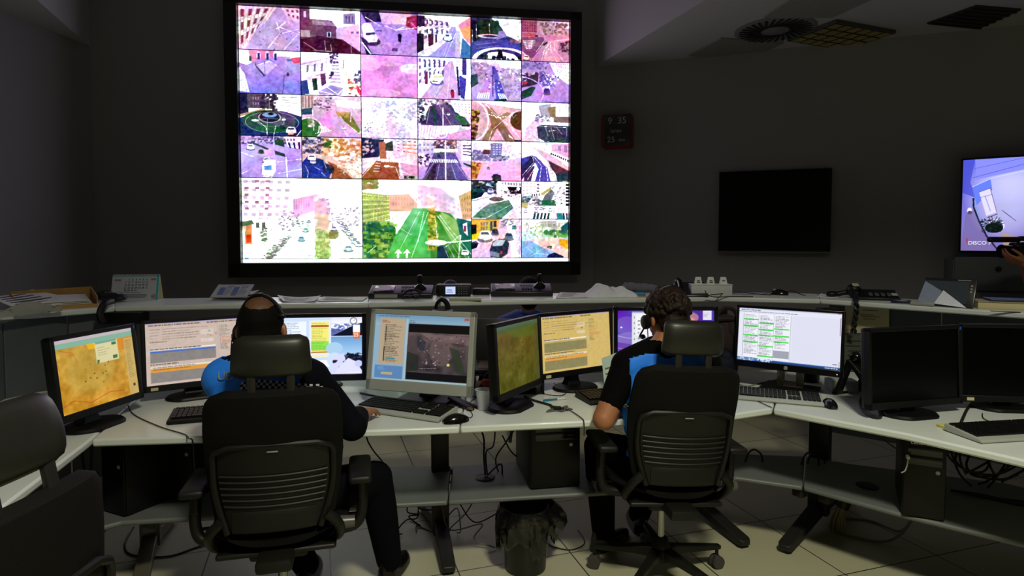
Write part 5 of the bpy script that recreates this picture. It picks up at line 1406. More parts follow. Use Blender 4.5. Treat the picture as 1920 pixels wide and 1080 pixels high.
C1 = chair('black high-backed office chair under the short-haired officer', -.865, 2.27, R(14), 26)
C2 = chair('black high-backed office chair under the curly-haired officer', .658, 2.66, R(7), 11, roll=R(3.2), dx=-.022)
C3 = chair('empty black office chair at the left picture edge, turned aside', -1.14, 1.12, R(86), 40, tilt=R(-11), dy=-.20)


# ------------------------------------------------------------------ things on the desks
def sheet(name, label, cat, pts, z, m=M_paper, dz=.0012, curl=0., lines=0, parent=None, group=None):
    cx_ = sum(p[0] for p in pts) / len(pts); cy_ = sum(p[1] for p in pts) / len(pts)
    t = thing(name, label, cat, (cx_, cy_, z), group=group)
    n = 8
    a, b, c, d = [Vector((p[0], p[1], z + (p[2] if len(p) > 2 else 0))) for p in pts]
    vs = []
    for j in range(n + 1):
        for i in range(n + 1):
            u, v = i / n, j / n
            p = (a * (1 - u) + b * u) * (1 - v) + (d * (1 - u) + c * u) * v
            p.z += curl * (4 * (u - .5) ** 2) * (.4 + .6 * v)
            vs.append(p)
    N = len(vs)
    vs += [v + Vector((0, 0, dz)) for v in vs]
    fs = []
    for j in range(n):
        for i in range(n):
            q = j * (n + 1) + i
            fs += [(q, q + n + 1, q + n + 2, q + 1), (q + N, q + N + 1, q + N + n + 2, q + N + n + 1)]
    for k in range(n):
        for q0, q1 in ((k, k + 1), (n * (n + 1) + k, n * (n + 1) + k + 1), (k * (n + 1), (k + 1) * (n + 1)), (k * (n + 1) + n, (k + 1) * (n + 1) + n)):
            fs.append((q0, q1, q1 + N, q0 + N))
    mb = MB(); mb.add(vs, fs)
    mb.build('paper', m, t, world=True)
    if lines:
        mb = MB(); rn = random.Random(lines)
        for k in range(lines):
            v = .12 + .76 * k / lines
            u0, u1 = .1, .1 + .75 * rn.uniform(.4, 1)
            P_ = lambda u, v: (a * (1 - u) + b * u) * (1 - v) + (d * (1 - u) + c * u) * v + Vector((0, 0, dz + .0006 + curl * (4 * (u - .5) ** 2) * (.4 + .6 * v)))
            q = [P_(u0, v), P_(u1, v), P_(u1, v + .25 / lines), P_(u0, v + .25 / lines)]
            mb.add(q, [(0, 1, 2, 3)])
        mb.build('printed_lines', mat('ink_grey', '54545c', .7), t, world=True, smooth=0)
    return t


def cord(name, label, pts, r=.0025, m=M_cable, cat='cable', group=None):
    p = Vector(pts[0])
    t = thing(name, label, cat, p, group=group)
    mb = MB(); mb.tube(pts, r, 7, 6); mb.build('cord', m, t, world=True)
    return t


# plastic cup
c = onz(906, 768, ZD)
t = thing('plastic_cup', 'clear plastic cup standing between two monitors', 'cup', (c.x, c.y, ZD))
mg = bpy.data.materials.new('clear_plastic'); mg.use_nodes = True
b = mg.node_tree.nodes['Principled BSDF']; b.inputs['Base Color'].default_value = (.8, .85, .88, 1); b.inputs['Roughness'].default_value = .12; b.inputs['Alpha'].default_value = .32
MC['clear_plastic'] = mg
mb = MB()
pr = [(.022, .001)] + [(.0235 + .011 * k / 10 + (.0006 if k % 2 else 0), .002 + .088 * k / 10) for k in range(11)] + [(.0325, .089)] + [(.0325 - .0105 * k / 10, .089 - .085 * k / 10) for k in range(11)]
mb.lathe(pr, n=32); mb.build('cup_wall', mg, t)
mb = MB(); mb.tube([(.035 * math.cos(2 * PI * k / 32), .035 * math.sin(2 * PI * k / 32), .091) for k in range(33)], .0016, 6, 1); mb.build('rim', mat('rim_plastic', 'c8ccd0', .3), t)

# pen
a, b = onz(1019, 751, ZD + .006), onz(1066, 746, ZD + .006)
t = thing('pen', 'teal and white ballpoint pen on the desk by the cable hub', 'pen', a)
d = (b - a).normalized()
mb = MB(); mb.cyl(a, a + d * .07, .0048, n=12); mb.build('barrel', mat('pen_teal', '137a96', .35), t, world=True)
mb = MB(); mb.cyl(a + d * .07, a + d * .112, .0045, n=12); mb.cyl(a + d * .112, a + d * .125, .004, .001, n=12); mb.build('grip', M_paper, t, world=True)
mb = MB(); mb.box(a + d * .02 + Vector((0, 0, .006)), (.035, .003, .002), (0, 0, math.atan2(d.y, d.x)), bev=.001); mb.build('clip', M_silver, t, world=True)

# cable hub with crossed flaps
c = onz(1050, 770, ZD)
t = thing('cable_hub', 'small grey cross-shaped cable holder with black leads at the desk front', 'cable holder', (c.x, c.y, ZD), R(10))
mb = MB(); mb.prism([(-.07, -.022), (-.02, -.012), (.0, -.03), (.03, -.012), (.06, .0), (.05, .022), (.0, .018), (-.03, .03), (-.055, .005)], 0, .006); mb.build('flaps', mat('hub_grey', '4e5458', .5), t, bevel=.002)
mb = MB(); mb.box((-.01, .0, .012), (.035, .02, .014), bev=.005); mb.build('clamp', M_dark, t)
mb = MB(); mb.lathe([(.009, 0), (.009, .02), (.006, .024)], (.012, -.01, .012), 12, rotm(0, PI / 2 - .2, .3)); mb.build('plug', M_steel, t)
z = ZD + .005
cord('audio_lead', 'flat black lead running from the green map monitor to the cable holder', [(.06, 2.93, z), (.10, 2.86, z), (.17, 2.78, z), (c.x - .03, c.y + .03, z + .004), (c.x, c.y, z + .01)], .006)
cord('audio_lead', 'thin black lead dropping over the desk front edge', [(c.x + .02, c.y - .01, z + .008), (c.x + .05, c.y - .03, z), (.295, 2.57, z), (.302, 2.54, ZD - .005), (.302, 2.535, ZD - .06)], .0022)
cord('thin_cord', 'looped thin cord behind the green map monitor base', [(.13, 3.1, z), (.16, 2.98, z), (.24, 2.95, z), (.27, 3.05, z), (.22, 3.2, z)], .002)

# papers
q = [onz(1158, 770, ZD), onz(1180, 762, ZD), onz(1183, 742, ZD), onz(1160, 748, ZD)]
sheet('paper_sheet', 'white sheet lying beside the bare elbow of the curly-haired officer', 'paper', [(p.x, p.y) for p in q], ZD + .001)
t = thing('leaflet', 'pale printed sheet held upright behind the curly-haired officer\'s arm', 'paper', (.47, 2.95, ZD))
mb = MB(); A_ = ony(1128, 672, 2.9); B_ = ony(1172, 655, 2.93); C_ = ony(1168, 725, 2.88); D_ = ony(1134, 728, 2.86)
mb.add([A_, B_, C_, D_] + [v + Vector((.0, .001, 0)) for v in (A_, B_, C_, D_)], [(3, 2, 1, 0), (4, 5, 6, 7), (0, 1, 5, 4), (1, 2, 6, 5), (2, 3, 7, 6), (3, 0, 4, 7)])
mb.build('paper', mat('paper_mint', 'b8cdbd', .7), t, world=True, smooth=0)
mb = MB()
for k, (c0, x0, x1) in enumerate((('a', .45, .85), ('b', .1, .6), ('b', .1, .45), ('b', .1, .5))):
    v = .18 + .17 * k
    P_ = lambda u, v: (A_ * (1 - u) + B_ * u) * (1 - v) + (D_ * (1 - u) + C_ * u) * v + Vector((0, -.0012, 0))
    mb.add([P_(x0, v), P_(x1, v), P_(x1, v + .05), P_(x0, v + .05)], [(3, 2, 1, 0)])
mb.build('printed_lines', mat('ink_brown', '7a5a3a', .7), t, world=True, smooth=0)

c = onz(1779, 802, ZD)
t = thing('sticky_notes', 'small yellow pad of sticky notes before the right keyboard', 'sticky notes', (c.x, c.y, ZD), R(10))
mb = MB()
for k in range(3): mb.box((0, 0, .002 + .0035 * k), (.07, .05, .003), (0, 0, .03 * k), bev=.0005)
mb.build('pad', mat('note_yellow', 'cfc96a', .7), t)

c = onz(1583, 736, ZD)
t = thing('note_box', 'low white box behind the mouse under the raised shelf', 'box', (c.x, c.y + .03, ZD), R(-6))
mb = MB(); mb.box((0, 0, .03), (.13, .09, .06), bev=.003); mb.build('body', mat('box_white', 'a8b4b4', .6), t)
t = thing('round_pot', 'small round black pot behind the white box', 'pot', (1.60, 3.27, ZD))
mb = MB(); mb.lathe([(.045, 0), (.05, .02), (.045, .09), (.035, .095), (.03, .06)], n=24); mb.build('pot_body', M_dark, t)

# desk phone on its stand, seen from the side
t = thing('desk_phone', 'black desk telephone leaning on its stand left of the black monitor', 'telephone', (1.72, 2.93, ZD), R(25))
mb = MB()
side = lambda s_, pts: [Vector((s_, y_, z_)) for y_, z_ in pts]
body = [(-.135, .035), (.035, .19), (.055, .182), (-.10, .01), (-.13, .01)]
mb.rings([side(-.10, body), side(.10, body)]); mb.M = Matrix(); mb.build('phone_body', M_dark, t, bevel=.006)
mb = MB(); mb.rings([side(-.095, [(.03, .18), (.05, .185), (.12, .0), (.095, .0)]), side(-.06, [(.03, .18), (.05, .185), (.12, .0), (.095, .0)])])
mb.rings([side(.06, [(.03, .18), (.05, .185), (.12, .0), (.095, .0)]), side(.095, [(.03, .18), (.05, .185), (.12, .0), (.095, .0)])]); mb.box((0, .11, .006), (.19, .03, .012)); mb.build('stand', M_dark, t, bevel=.003)
mb = MB()
nrm = Vector((0, -.155, .17)).normalized()
for j in range(4):
    for i in range(3):
        p = Vector((.0 + .028 * i, -.07 + .022 * j, .105 + .02 * j)) ; mb.box(p + Vector((0, -.006, .006)), (.02, .014, .008), (.74, 0, 0), bev=.003)
mb.box((.03, .02, .185), (.09, .03, .006), (.74, 0, 0), bev=.002)
mb.build('keypad', mat('key_grey', '4a4e50', .4), t)
mb = MB(); mb.tube([(-.075, .02, .215), (-.075, -.03, .185), (-.075, -.1, .115), (-.075, -.14, .075)], .016, 10); mb.ell((-.075, .015, .2), (.028, .03, .026)); mb.ell((-.075, -.13, .07), (.028, .03, .026))
mb.build('handset', M_gloss, t)
cord('handset_cord', 'thick black looped cord at the foot of the desk telephone', [onz(1618, 742, ZD + .03), onz(1614, 758, ZD + .01), onz(1625, 775, ZD + .01), onz(1648, 782, ZD + .01), onz(1653, 770, ZD + .01), onz(1650, 760, ZD + .03)], .008)
z = ZD + .004
cord('black_lead', 'black lead lying in front of the right-edge monitor', [onz(1830, 735, z), onz(1822, 755, z), onz(1812, 770, z), onz(1803, 790, z + .004)], .006)
cord('black_lead', 'thin curved lead between the two switched-off monitors', [onz(1770, 752, z), onz(1800, 748, z), onz(1850, 742, z)], .003)
cord('black_lead', 'thin black lead looping towards the right keyboard', [onz(1842, 775, z), onz(1845, 785, z), onz(1870, 795, z), onz(1895, 800, z)], .002)
cord('mouse_lead', 'thin dark cable crossing the left desk and dropping at its edge', [onz(240, 760, z), onz(252, 778, z), onz(300, 800, z), onz(345, 814, z), onz(354, 822, z), (-1.232, 2.335, ZD - .02), (-1.23, 2.34, .6)], .0025)
cord('black_lead', 'thin lead behind the silver-framed monitor base', [(-.75, 3.0, z), (-.62, 2.92, z), (-.50, 2.86, z), (-.44, 2.80, z)], .004)
cord('white_lead', 'pale lead curving behind the white list monitor', [(1.1, 3.25, z + .05), (1.2, 3.15, z), (1.3, 3.2, z), (1.45, 3.3, z)], .004, M_cablel)
cord('black_lead', 'thin black leads crossing at the joint of the right desks', [onz(1447, 764, z), onz(1425, 754, z), onz(1405, 742, z)], .002)

# dim clutter between the silver and the green map monitors
t = thing('laptop', 'closed-in dark laptop with a lit keyboard edge seen between two monitors', 'laptop', (-.02, 3.12, ZD), R(0))
mb = MB(); mb.box((0, 0, .11), (.34, .24, .02), bev=.005); mb.build('laptop_base', M_dark, t)
mb = MB(); mb.box((0, .0, .1215), (.30, .17, .003), bev=.001); mb.build('keys', mat('laptop_keys', '4a3b32', .6), t)
mb = MB(); mb.box((0, .13, .23), (.34, .012, .22), (-.15, 0, 0), bev=.004); mb.build('lid', M_frame, t)
t2 = thing('document_tray', 'dark letter tray under the laptop between two monitors', 'tray', (-.02, 3.12, ZD))
mb = MB(); mb.box((0, 0, .095), (.36, .26, .008), bev=.002); mb.box((-.175, 0, .05), (.008, .26, .1)); mb.box((.175, 0, .05), (.008, .26, .1)); mb.box((0, 0, .004), (.36, .26, .008)); mb.build('tray_frame', M_dark, t2)
mb = MB(); mb.box((0, -.02, .045), (.3, .2, .03), bev=.004); mb.build('paper_stack', mat('paper_brown', '8a6a50', .8), t2)
t = thing('red_cable_bundle', 'small red plug bundle beside the silver-framed monitor', 'cable', (-.12, 2.93, ZD))
mb = MB(); mb.ell((0, 0, .07), (.032, .025, .02), (0, .3, .2)); mb.ell((.03, .01, .06), (.02, .02, .016)); mb.build('plug', mat('plug_red', 'a82c18', .5), t)
mb = MB(); mb.tube([(-.03, 0, .06), (.0, .03, .11), (.07, .02, .09), (.1, 0, .03), (.09, -.03, .005)], .005, 7); mb.tube([(.02, 0, .05), (.05, -.01, .1), (.09, -.02, .06), (.07, -.02, .006)], .004, 7); mb.tube([(-.03, 0, .06), (-.05, 0, .02), (-.04, -.02, .004)], .004, 7); mb.build('leads', M_cable, t)
t = thing('paper_stack', 'pale blue papers lying behind the plastic cup', 'paper', (-.1, 3.0, ZD))
mb = MB(); mb.box((0, .02, .005), (.2, .16, .01), (0, 0, .1), bev=.002); mb.build('paper_stack', mat('paper_bluish', '8aa0b4', .7), t)
t = thing('pen_tray', 'small dark slanted tray with pens at the silver monitor corner', 'pen holder', (-.235, 2.78, ZD), R(35))
mb = MB(); mb.box((0, 0, .012), (.03, .2, .02), (.06, 0, 0), bev=.006); mb.box((.03, 0, .01), (.02, .18, .012), (.04, 0, .1), bev=.004); mb.build('tray_body', M_dark, t)
mb = MB(); mb.box((-.01, -.1, .012), (.018, .02, .01), (0, .3, .3), bev=.002); mb.build('gold_clip', mat('gold', '8a7440', .4, metal=.6), t)

# dark bag and round navy bag behind the curly-haired officer
t = thing('rucksack', 'dark red rucksack standing between the purple and the white monitors', 'bag', (1.16, 3.30, ZD))
mb = MB(); mb.ell((0, 0, .21), (.10, .08, .15)); mb.ell((.03, -.02, .27), (.06, .07, .08)); mb.tube([(-.06, 0, .33), (-.02, 0, .39), (.04, 0, .38), (.06, 0, .32)], .01, 8); mb.tube([(-.1, -.03, .33), (.02, -.06, .34), (.1, -.02, .28)], .012, 8)
mb.build('bag_body', mat('bag_red', '1e0e0d', .85, bump=.5, scale=30), t)
mb = MB(); mb.ell((.065, -.075, .25), (.014, .01, .014)); mb.build('buckle', M_silver, t)
t = thing('navy_pouch', 'shiny dark navy pouch below the rucksack beside the white list monitor', 'bag', (1.12, 3.17, ZD))
mb = MB(); mb.ell((0, .04, .09), (.07, .06, .09)); mb.ell((.0, .04, .14), (.045, .05, .05)); mb.build('pouch_body', mat('bag_navy', '070a1c', .7, spec=.2, bump=.3, scale=18), t)

# papers hung under the shelf at the right
t = thing('taped_notice', 'cream printed notice taped below the raised shelf by the hanging cord', 'notice', ony(1626, 598, 3.50))
q = [ony(a, b_, y_) for a, b_, y_ in ((1584, 568, 3.74), (1667, 572, 3.58), (1667, 626, 3.58), (1585, 624, 3.74))]
def hang(t, q, m, lines, mink):
    mb = MB(); o_ = Vector((.002, .002, 0)); mb.add(q + [v + o_ for v in q], [(3, 2, 1, 0), (4, 5, 6, 7), (0, 1, 5, 4), (1, 2, 6, 5), (2, 3, 7, 6), (3, 0, 4, 7)]); mb.build('paper', m, t, world=True, smooth=0)
    mb = MB()
    for (x0, x1, v) in lines:
        P_ = lambda u, v: (q[0] * (1 - u) + q[1] * u) * (1 - v) + (q[3] * (1 - u) + q[2] * u) * v + Vector((-.0006, -.0012, 0))
        mb.add([P_(x0, v), P_(x1, v), P_(x1, v + .025), P_(x0, v + .025)], [(3, 2, 1, 0)])
    mb.build('printed_lines', mink, t, world=True, smooth=0)
hang(t, q, M_cream, [(.4, .75, .2), (.35, .68, .36), (.4, .8, .42), (.42, .7, .5)], mat('ink_light', '7a7050', .7))
t = thing('pinned_list', 'dim greenish list pinned on the divider behind the telephone', 'notice', ony(1600, 670, 3.62))
q = [ony(a, b_, 3.62) for a, b_ in ((1578, 628), (1628, 630), (1626, 722), (1578, 722))]
hang(t, q, mat('paper_dim', '4e5448', .8), [(.25, .8, .1), (.15, .7, .2)] + [(.25, .8, .3 + .09 * k) for k in range(6)], mat('ink_dim', '2a2c26', .7))

# ------------------------------------------------------------------ things on the raised shelf
def P(px, py, z=ZS): return onz(px, py, z)


# left: plastic bag, papers, cardboard tray
q = [P(-20, 572), P(62, 560), P(150, 572), P(30, 592)]
sheet('paper_sheet', 'white printed papers at the far left end of the raised shelf', 'paper', [(q[0].x, q[0].y, .03), (q[1].x, q[1].y, .045), (q[2].x, q[2].y, .012), (q[3].x, q[3].y, .02)], ZS + .004, M_paper, .004, .01, 5)
t = thing('plastic_sleeve', 'crumpled translucent plastic bag hanging over the shelf front at the left', 'plastic bag', (-2.1, 2.85, ZS))
rn = random.Random(4)
mb = MB()
a_, b_ = P(-10, 600), P(92, 588)
rs = []
for i in range(25):
    u = i / 24
    c = a_.lerp(b_, u)
    hgt = .045 * math.sin(PI * min(1, u * 1.02)) ** .6 * (1 + .3 * rn.uniform(-1, 1)) + .008
    wdt = .05 + .02 * rn.uniform(-1, 1)
    rs.append([c + Vector((wdt * .3 * math.cos(a2) - .02, wdt * math.cos(a2) + .06, max(.002, hgt * (.5 + .5 * math.sin(a2)) + .006 * rn.uniform(-1, 1)))) for a2 in [2 * PI * k / 12 for k in range(12)]])
mb.rings(rs)
mp = mat('bag_clear', 'a8aaa0', .25, alpha=.75, bump=.6, scale=14)
mb.build('bag_film', mp, t, world=True, smooth=60)
c = P(120, 574)
t = thing('cardboard_tray', 'open brown cardboard folder box holding white papers', 'box', (c.x, c.y, ZS), R(55))
A_, B_, C_, D_ = P(22, 578), P(60, 556), P(186, 572), P(178, 578)
o_ = [Vector((-2.45, 2.86, ZS)), Vector((-2.60, 3.16, ZS)), Vector((-2.28, 3.48, ZS)), Vector((-2.03, 3.22, ZS))]
o_ = [P(40, 583), P(20, 566), P(170, 560), P(182, 576)]
mb = MB()
mb.prism([(p.x, p.y) for p in o_], ZS, ZS + .004)
for i_, (p, r_, h0, h1) in enumerate(((o_[1], o_[2], .06, .075), (o_[2], o_[3], .075, .06), (o_[0], o_[1], .02, .055), (o_[3], o_[0], .02, .018))):
    d = (r_ - p).normalized(); n = Vector((-d.y, d.x, 0)) * .004
    mb.add([p, r_, r_ + n, p + n, p + Vector((0, 0, h0)), r_ + Vector((0, 0, h1)), r_ + n + Vector((0, 0, h1)), p + n + Vector((0, 0, h0))], [(3, 2, 1, 0), (4, 5, 6, 7), (0, 1, 5, 4), (1, 2, 6, 5), (2, 3, 7, 6), (3, 0, 4, 7)])
mb.build('tray_body', M_card, t, world=True, smooth=0)
cc = sum(o_, Vector()) / 4
for k in range(4):
    q = [cc + (p - cc) * (.9 - .02 * k) for p in o_]
    sheet('paper_sheet', 'white sheets stacked inside the brown cardboard folder box', 'paper', [(p.x, p.y, .002 * (i_ % 2)) for i_, p in enumerate(q)], ZS + .006 + .007 * k, M_paper, .004, .004, group='white sheets inside the cardboard box')
# radio handset hanging over the edge
c = P(212, 566)
t = thing('handheld_phone', 'dark blue-black handset beside the calendar with its strap hanging down', 'telephone', (c.x, c.y, ZS), R(-20))
mb = MB(); mb.ell((.0, 0, .03), (.10, .05, .026), (0, .05, 0)); mb.ell((-.07, 0, .035), (.06, .05, .03)); mb.build('handset_body', mat('phone_navy', '171b24', .35), t)
mb = MB()
for i_ in range(4): mb.box((-.06 + .03 * i_, -.02, .056), (.016, .006, .003), bev=.001)
mb.box((.055, -.01, .052), (.03, .016, .004), (0, .2, 0), bev=.002)
mb.build('labels', mat('label_grey', '8a8e90', .5), t)
mb = MB(); mb.M = t.matrix_basis.inverted()
hx = P(198, 577)
mb.tube([hx + Vector((0, .05, .03)), hx + Vector((0, -.01, .02)), hx + Vector((0.0, -.045, -.03)), hx + Vector((.015, -.045, -.075))], .018, 8); mb.build('strap', M_dark, t)

# calendar
c = (P(214, 562) + P(299, 562)) / 2
t = thing('desk_calendar', 'white standing desk calendar with black and red dates', 'calendar', (c.x, c.y, ZS), R(8))
W_, Hh = .262, .155
tl = R(14)
Mc = Matrix.Translation((0, -.035, 0)) @ rotm(-tl, 0, 0)
mb = MB(); mb.M = Mc; mb.box((0, .002, Hh / 2), (W_, .003, Hh)); mb.build('front_page', mat('page_white', 'b4bcc8', .6), t)
mb = MB(); mb.M = Matrix.Translation((0, .045, 0)) @ rotm(tl * 1.0, 0, 0); mb.box((0, 0, Hh / 2), (W_, .003, Hh)); mb.build('rear_board', M_cream, t)
mb = MB(); mb.M = Mc; mb.box((W_ / 2 - .006, -.0002, Hh / 2), (.012, .0012, Hh)); mb.box((0, -.0002, Hh - .007), (W_, .0012, .006)); mb.build('teal_margin', mat('teal_print', '2fa5b0', .6), t)
mb = MB(); mb.M = Mc
for k in range(26): mb.lathe([(.0035, -.001), (.0045, 0), (.0035, .001)], (-W_ / 2 + .01 * k + .006, .003, Hh), 10, rotm(0, PI / 2, 0))
mb.build('binding_wire', M_cablel, t)
mbk, mbr = MB(), MB(); mbk.M = mbr.M = Mc
Mt = lambda x_, z_: Matrix.Translation((x_, -.0008, z_)) @ rotm(PI / 2, 0, 0)
dnum = 1
for r_ in range(5):
    for cc_ in range(7):
        if r_ == 0 and cc_ == 0: continue
        if dnum > 31: continue
        text_on(mbr if cc_ == 6 else mbk, str(dnum), .014, Mt(-.055 + .0195 * cc_, Hh - .03 - .0165 * r_), .0003)
        dnum += 1
mbk.build('black_dates', mat('ink_black', '15151a', .6), t, smooth=0)
for (x_, z_, w_) in ((-.1, Hh - .03, .04), (-.1, Hh - .036, .038), (.1, Hh - .026, .03), (.1, Hh - .032, .028)): mbr.box((x_, -.0008, z_), (w_, .001, .003))
mbr.tube([(.105 + .011 * math.cos(a), -.001, .022 + .011 * math.sin(a)) for a in [2 * PI * k / 16 for k in range(17)]], .0016, 5, 1); mbr.box((.105, -.001, .022), (.008, .001, .008))
mbr.build('red_dates', mat('ink_red', '9c1c20', .6), t, smooth=0)
mb = MB(); mb.M = Mc
mb.box((-.04, -.0008, .047), (.15, .0008, .0016))
for k in range(4): mb.box((-.0 + .004 * (k % 2), -.0008, .036 - .0065 * k), (.13 - .02 * (k == 3), .0008, .0022))
mb.build('small_print', mat('ink_grey', '54545c'), t, smooth=0)

# newspaper, sheets
c = P(447, 560)
t = thing('folded_newspaper', 'folded newspaper with blue print lying behind the short-haired officer\'s head', 'newspaper', (c.x, c.y, ZS), R(6))
def curl_sheet(mb, w, d, z0, cu, n=10, rot=0, off=(0, 0), th=.003):
    vs = []
    M_ = Matrix.Translation((*off, 0)) @ rotm(0, 0, rot)
    for i in range(n + 1):
        u = i / n - .5
        for v in (-.5, .5):
            for s_ in (0, 1): vs.append(M_ @ Vector((u * w, v * d + .0 * u, z0 + cu * (u + .5) ** 2 * (1 if cu > 0 else -1) * (1 if v > 0 else .5) + s_ * th)))
    fs = []
    for i in range(n):
        k = i * 4
        fs += [(k, k + 4, k + 6, k + 2), (k + 1, k + 3, k + 7, k + 5), (k, k + 1, k + 5, k + 4), (k + 2, k + 6, k + 7, k + 3)]
    fs += [(0, 2, 3, 1), (n * 4, n * 4 + 1, n * 4 + 3, n * 4 + 2)]
    mb.add(vs, fs)
mb = MB(); curl_sheet(mb, .24, .2, .002, .012); curl_sheet(mb, .235, .2, .012, .015, rot=.03); curl_sheet(mb, .22, .19, .024, -.018, rot=.06, off=(-.01, 0)); mb.build('pages', mat('newsprint', 'a8aaa8', .8), t)
Pn = Pic(120, 80, 'b4b8c4', 31); Pn.p('3c5aa0', [.12, .25, .28, .25, .3, .85, .14, .85], .7); Pn.p('3c5aa0', [.5, .2, .66, .2, .68, .9, .52, .9], .7); Pn.tx('50608c', .3, .1, .5, .9, 14, .8, 1, .5); Pn.tx('50608c', .7, .1, .95, .9, 14, .8, 1, .5); Pn.d(['c05030'], .45, .6, .7, .8, 12, 1.5); Pn.tx('404a70', .1, .02, .9, .08, 1, .8, 1)
picgrid('printed_page', Pn.out(), .21, .14, print_mat('newspaper_print'), t, Matrix.Translation((-.015, -.06, .055)) @ rotm(-R(62), 0, R(-3)))
mb = MB(); mb.M = Matrix.Translation((-.015, -.057, .054)) @ rotm(-R(62), 0, R(-3)); mb.box((0, .002, 0), (.214, .003, .144)); mb.build('raised_leaf', mat('newsprint', 'a8aaa8'), t)

for label, pts, curl, ln in (('pale newspaper sheets lying right of the short-haired officer\'s head', ((530, 567), (590, 567), (602, 559), (520, 558)), .012, 5),
                             ('thin white sheets left of the joystick console', ((595, 566), (680, 565), (690, 558), (605, 558)), .002, 6)):
    q = [P(*p) for p in pts]
    sheet('paper_sheet', label, 'paper', [(p.x, p.y) for p in q], ZS + .002, M_paper, .003, curl, ln)
q = [P(1042, 560), P(1105, 558), P(1120, 551), P(1050, 551)]
sheet('paper_sheet', 'white papers lying between the right joystick console and the cloth', 'paper', [(p.x, p.y) for p in q], ZS + .002, M_paper, .006, .003, 4)
q = [P(1532, 558), P(1572, 559), P(1552, 552), P(1540, 552)]
sheet('paper_sheet', 'small white slip on the raised shelf near the telephone', 'paper', [(p.x, p.y) for p in q], ZS + .001, M_paper, .002, .006)


def console(label, px0, px1, py, rz, strip):
    a, b = P(px0, py), P(px1, py)
    L = (b - a).length
    c = (a + b) / 2
    t = thing('joystick_console', label, 'control console', (c.x, c.y + .07, ZS), rz)
    mb = MB(); D_ = .15
    pr = [(-D_ / 2, .0), (-D_ / 2, .028), (-D_ / 2 + .008, .034), (D_ / 2, .075), (D_ / 2, .0)]
    mb.rings([[Vector((-L / 2, *p)) for p in pr], [Vector((L / 2 - .0, *p)) for p in pr]]); mb.build('housing', mat('console_black', '14151c', .35), t, bevel=.004)
    sl = math.atan2(.041, D_ - .008)
    Ms = Matrix.Translation((0, 0, .056)) @ rotm(sl, 0, 0)
    mb = MB(); mb.M = Ms; mb.box((-L * .27, .0, .0), (L * .32, .115, .006), bev=.002); mb.build('display_frame', M_gloss, t)
    mb = MB(); mb.M = Ms; mb.box((-L * .27, .005, .0035), (L * .19, .075, .002)); mb.build('display', mat('console_lcd' + ('a' if strip else 'b'), '9a8a98' if strip else '8a8f84', .4), t)
    mb = MB(); mb.M = Ms
    for i in range(4):
        for j in range(3): mb.box((L * .02 + .018 * i, -.035 + .022 * j, .003), (.013, .014, .006), bev=.002)
    mb.box((L * .02 + .027, .04, .001), (.08, .02, .003)); mb.build('buttons', mat('button_grey', '3c3c48', .5), t)
    mb = MB(); mb.M = Ms; mb.lathe([(.038, .0), (.038, .006), (.03, .012), (.022, .02), (.012, .026), (.01, .045)], (L * .3, .01, 0), 24); mb.tube([(L * .3 + .03 * math.cos(a), .01 + .03 * math.sin(a), .011) for a in [2 * PI * k / 20 for k in range(21)]], .0016, 5, 1); mb.build('joystick_boot', M_gloss, t)
    mb = MB(); mb.M = Ms; mb.lathe([(.012, .04), (.016, .046), (.017, .075), (.013, .085), (.001, .087)], (L * .3, .01, 0), 18); mb.build('joystick_knob', M_dark, t)
    if strip:
        mb = MB(); mb.box((-L * .22, -D_ / 2 - .001, .017), (L * .36, .003, .022)); mb.build('label_strip', mat('label_pale', '8e9388', .6), t)
    return t, c


console('joystick control console with a pinkish display, the left one', 690, 808, 560, R(3), 1)
console('joystick control console with a greenish display, the right one', 920, 1036, 556, R(3), 0)
# headset lying on the left console front
c = P(772, 563)
t = thing('headset', 'black coiled headset lying on the front of the left joystick console', 'headset', (c.x, c.y, ZS))
mb = MB(); mb.tube([(.045 * math.cos(a), .03 + .02 * math.sin(a), .04 + .018 * math.sin(a)) for a in [2 * PI * k / 16 for k in range(17)]], .007, 8, 1); mb.ell((-.02, .0, .02), (.03, .018, .012)); mb.ell((.02, .0, .02), (.02, .016, .012)); mb.build('headset_body', M_dark, t)
# radio
c = P(852, 557)
t = thing('radio_unit', 'black two-way radio base with a lit display and red lamp', 'radio', (c.x - .01, c.y + .05, ZS), R(2))
mb = MB(); mb.box((0, .03, .04), (.225, .1, .075), bev=.012); mb.build('housing', M_frame, t)
mb = MB(); mb.box((0, -.022, .074), (.21, .006, .004), bev=.001); mb.build('top_trim', mat('trim_pale', '7c7f86', .4), t)
mb = MB(); mb.box((-.018, -.0225, .04), (.062, .004, .048), bev=.001); mb.build('display', emis('radio_display', 'b8c8f8', 1.2), t)
mb = MB()
for k in range(3): mb.box((-.024, -.0256, .044 - .008 * k), (.03 + .006 * k, .001, .0028))
mb.build('display_text', mat('ink_blue', '30407a'), t, smooth=0)
mb = MB(); mb.ell((-.083, -.021, .04), (.008, .004, .008)); mb.build('lamp', emis('red_lamp', 'ff3c28', 1.2), t)
mb = MB()
for i in range(4):
    for j in range(4): mb.box((.035 + .016 * i, -.0215, .018 + .015 * j), (.006, .004, .005), bev=.001)
mb.build('keypad', mat('key_pale', '8a8c90', .5), t)
mb = MB(); mb.lathe([(.015, 0), (.015, .012), (.001, .014)], (-.083, -.02, .04), 20, rotm(PI / 2, 0, 0)); mb.build('dial', M_dark, t)
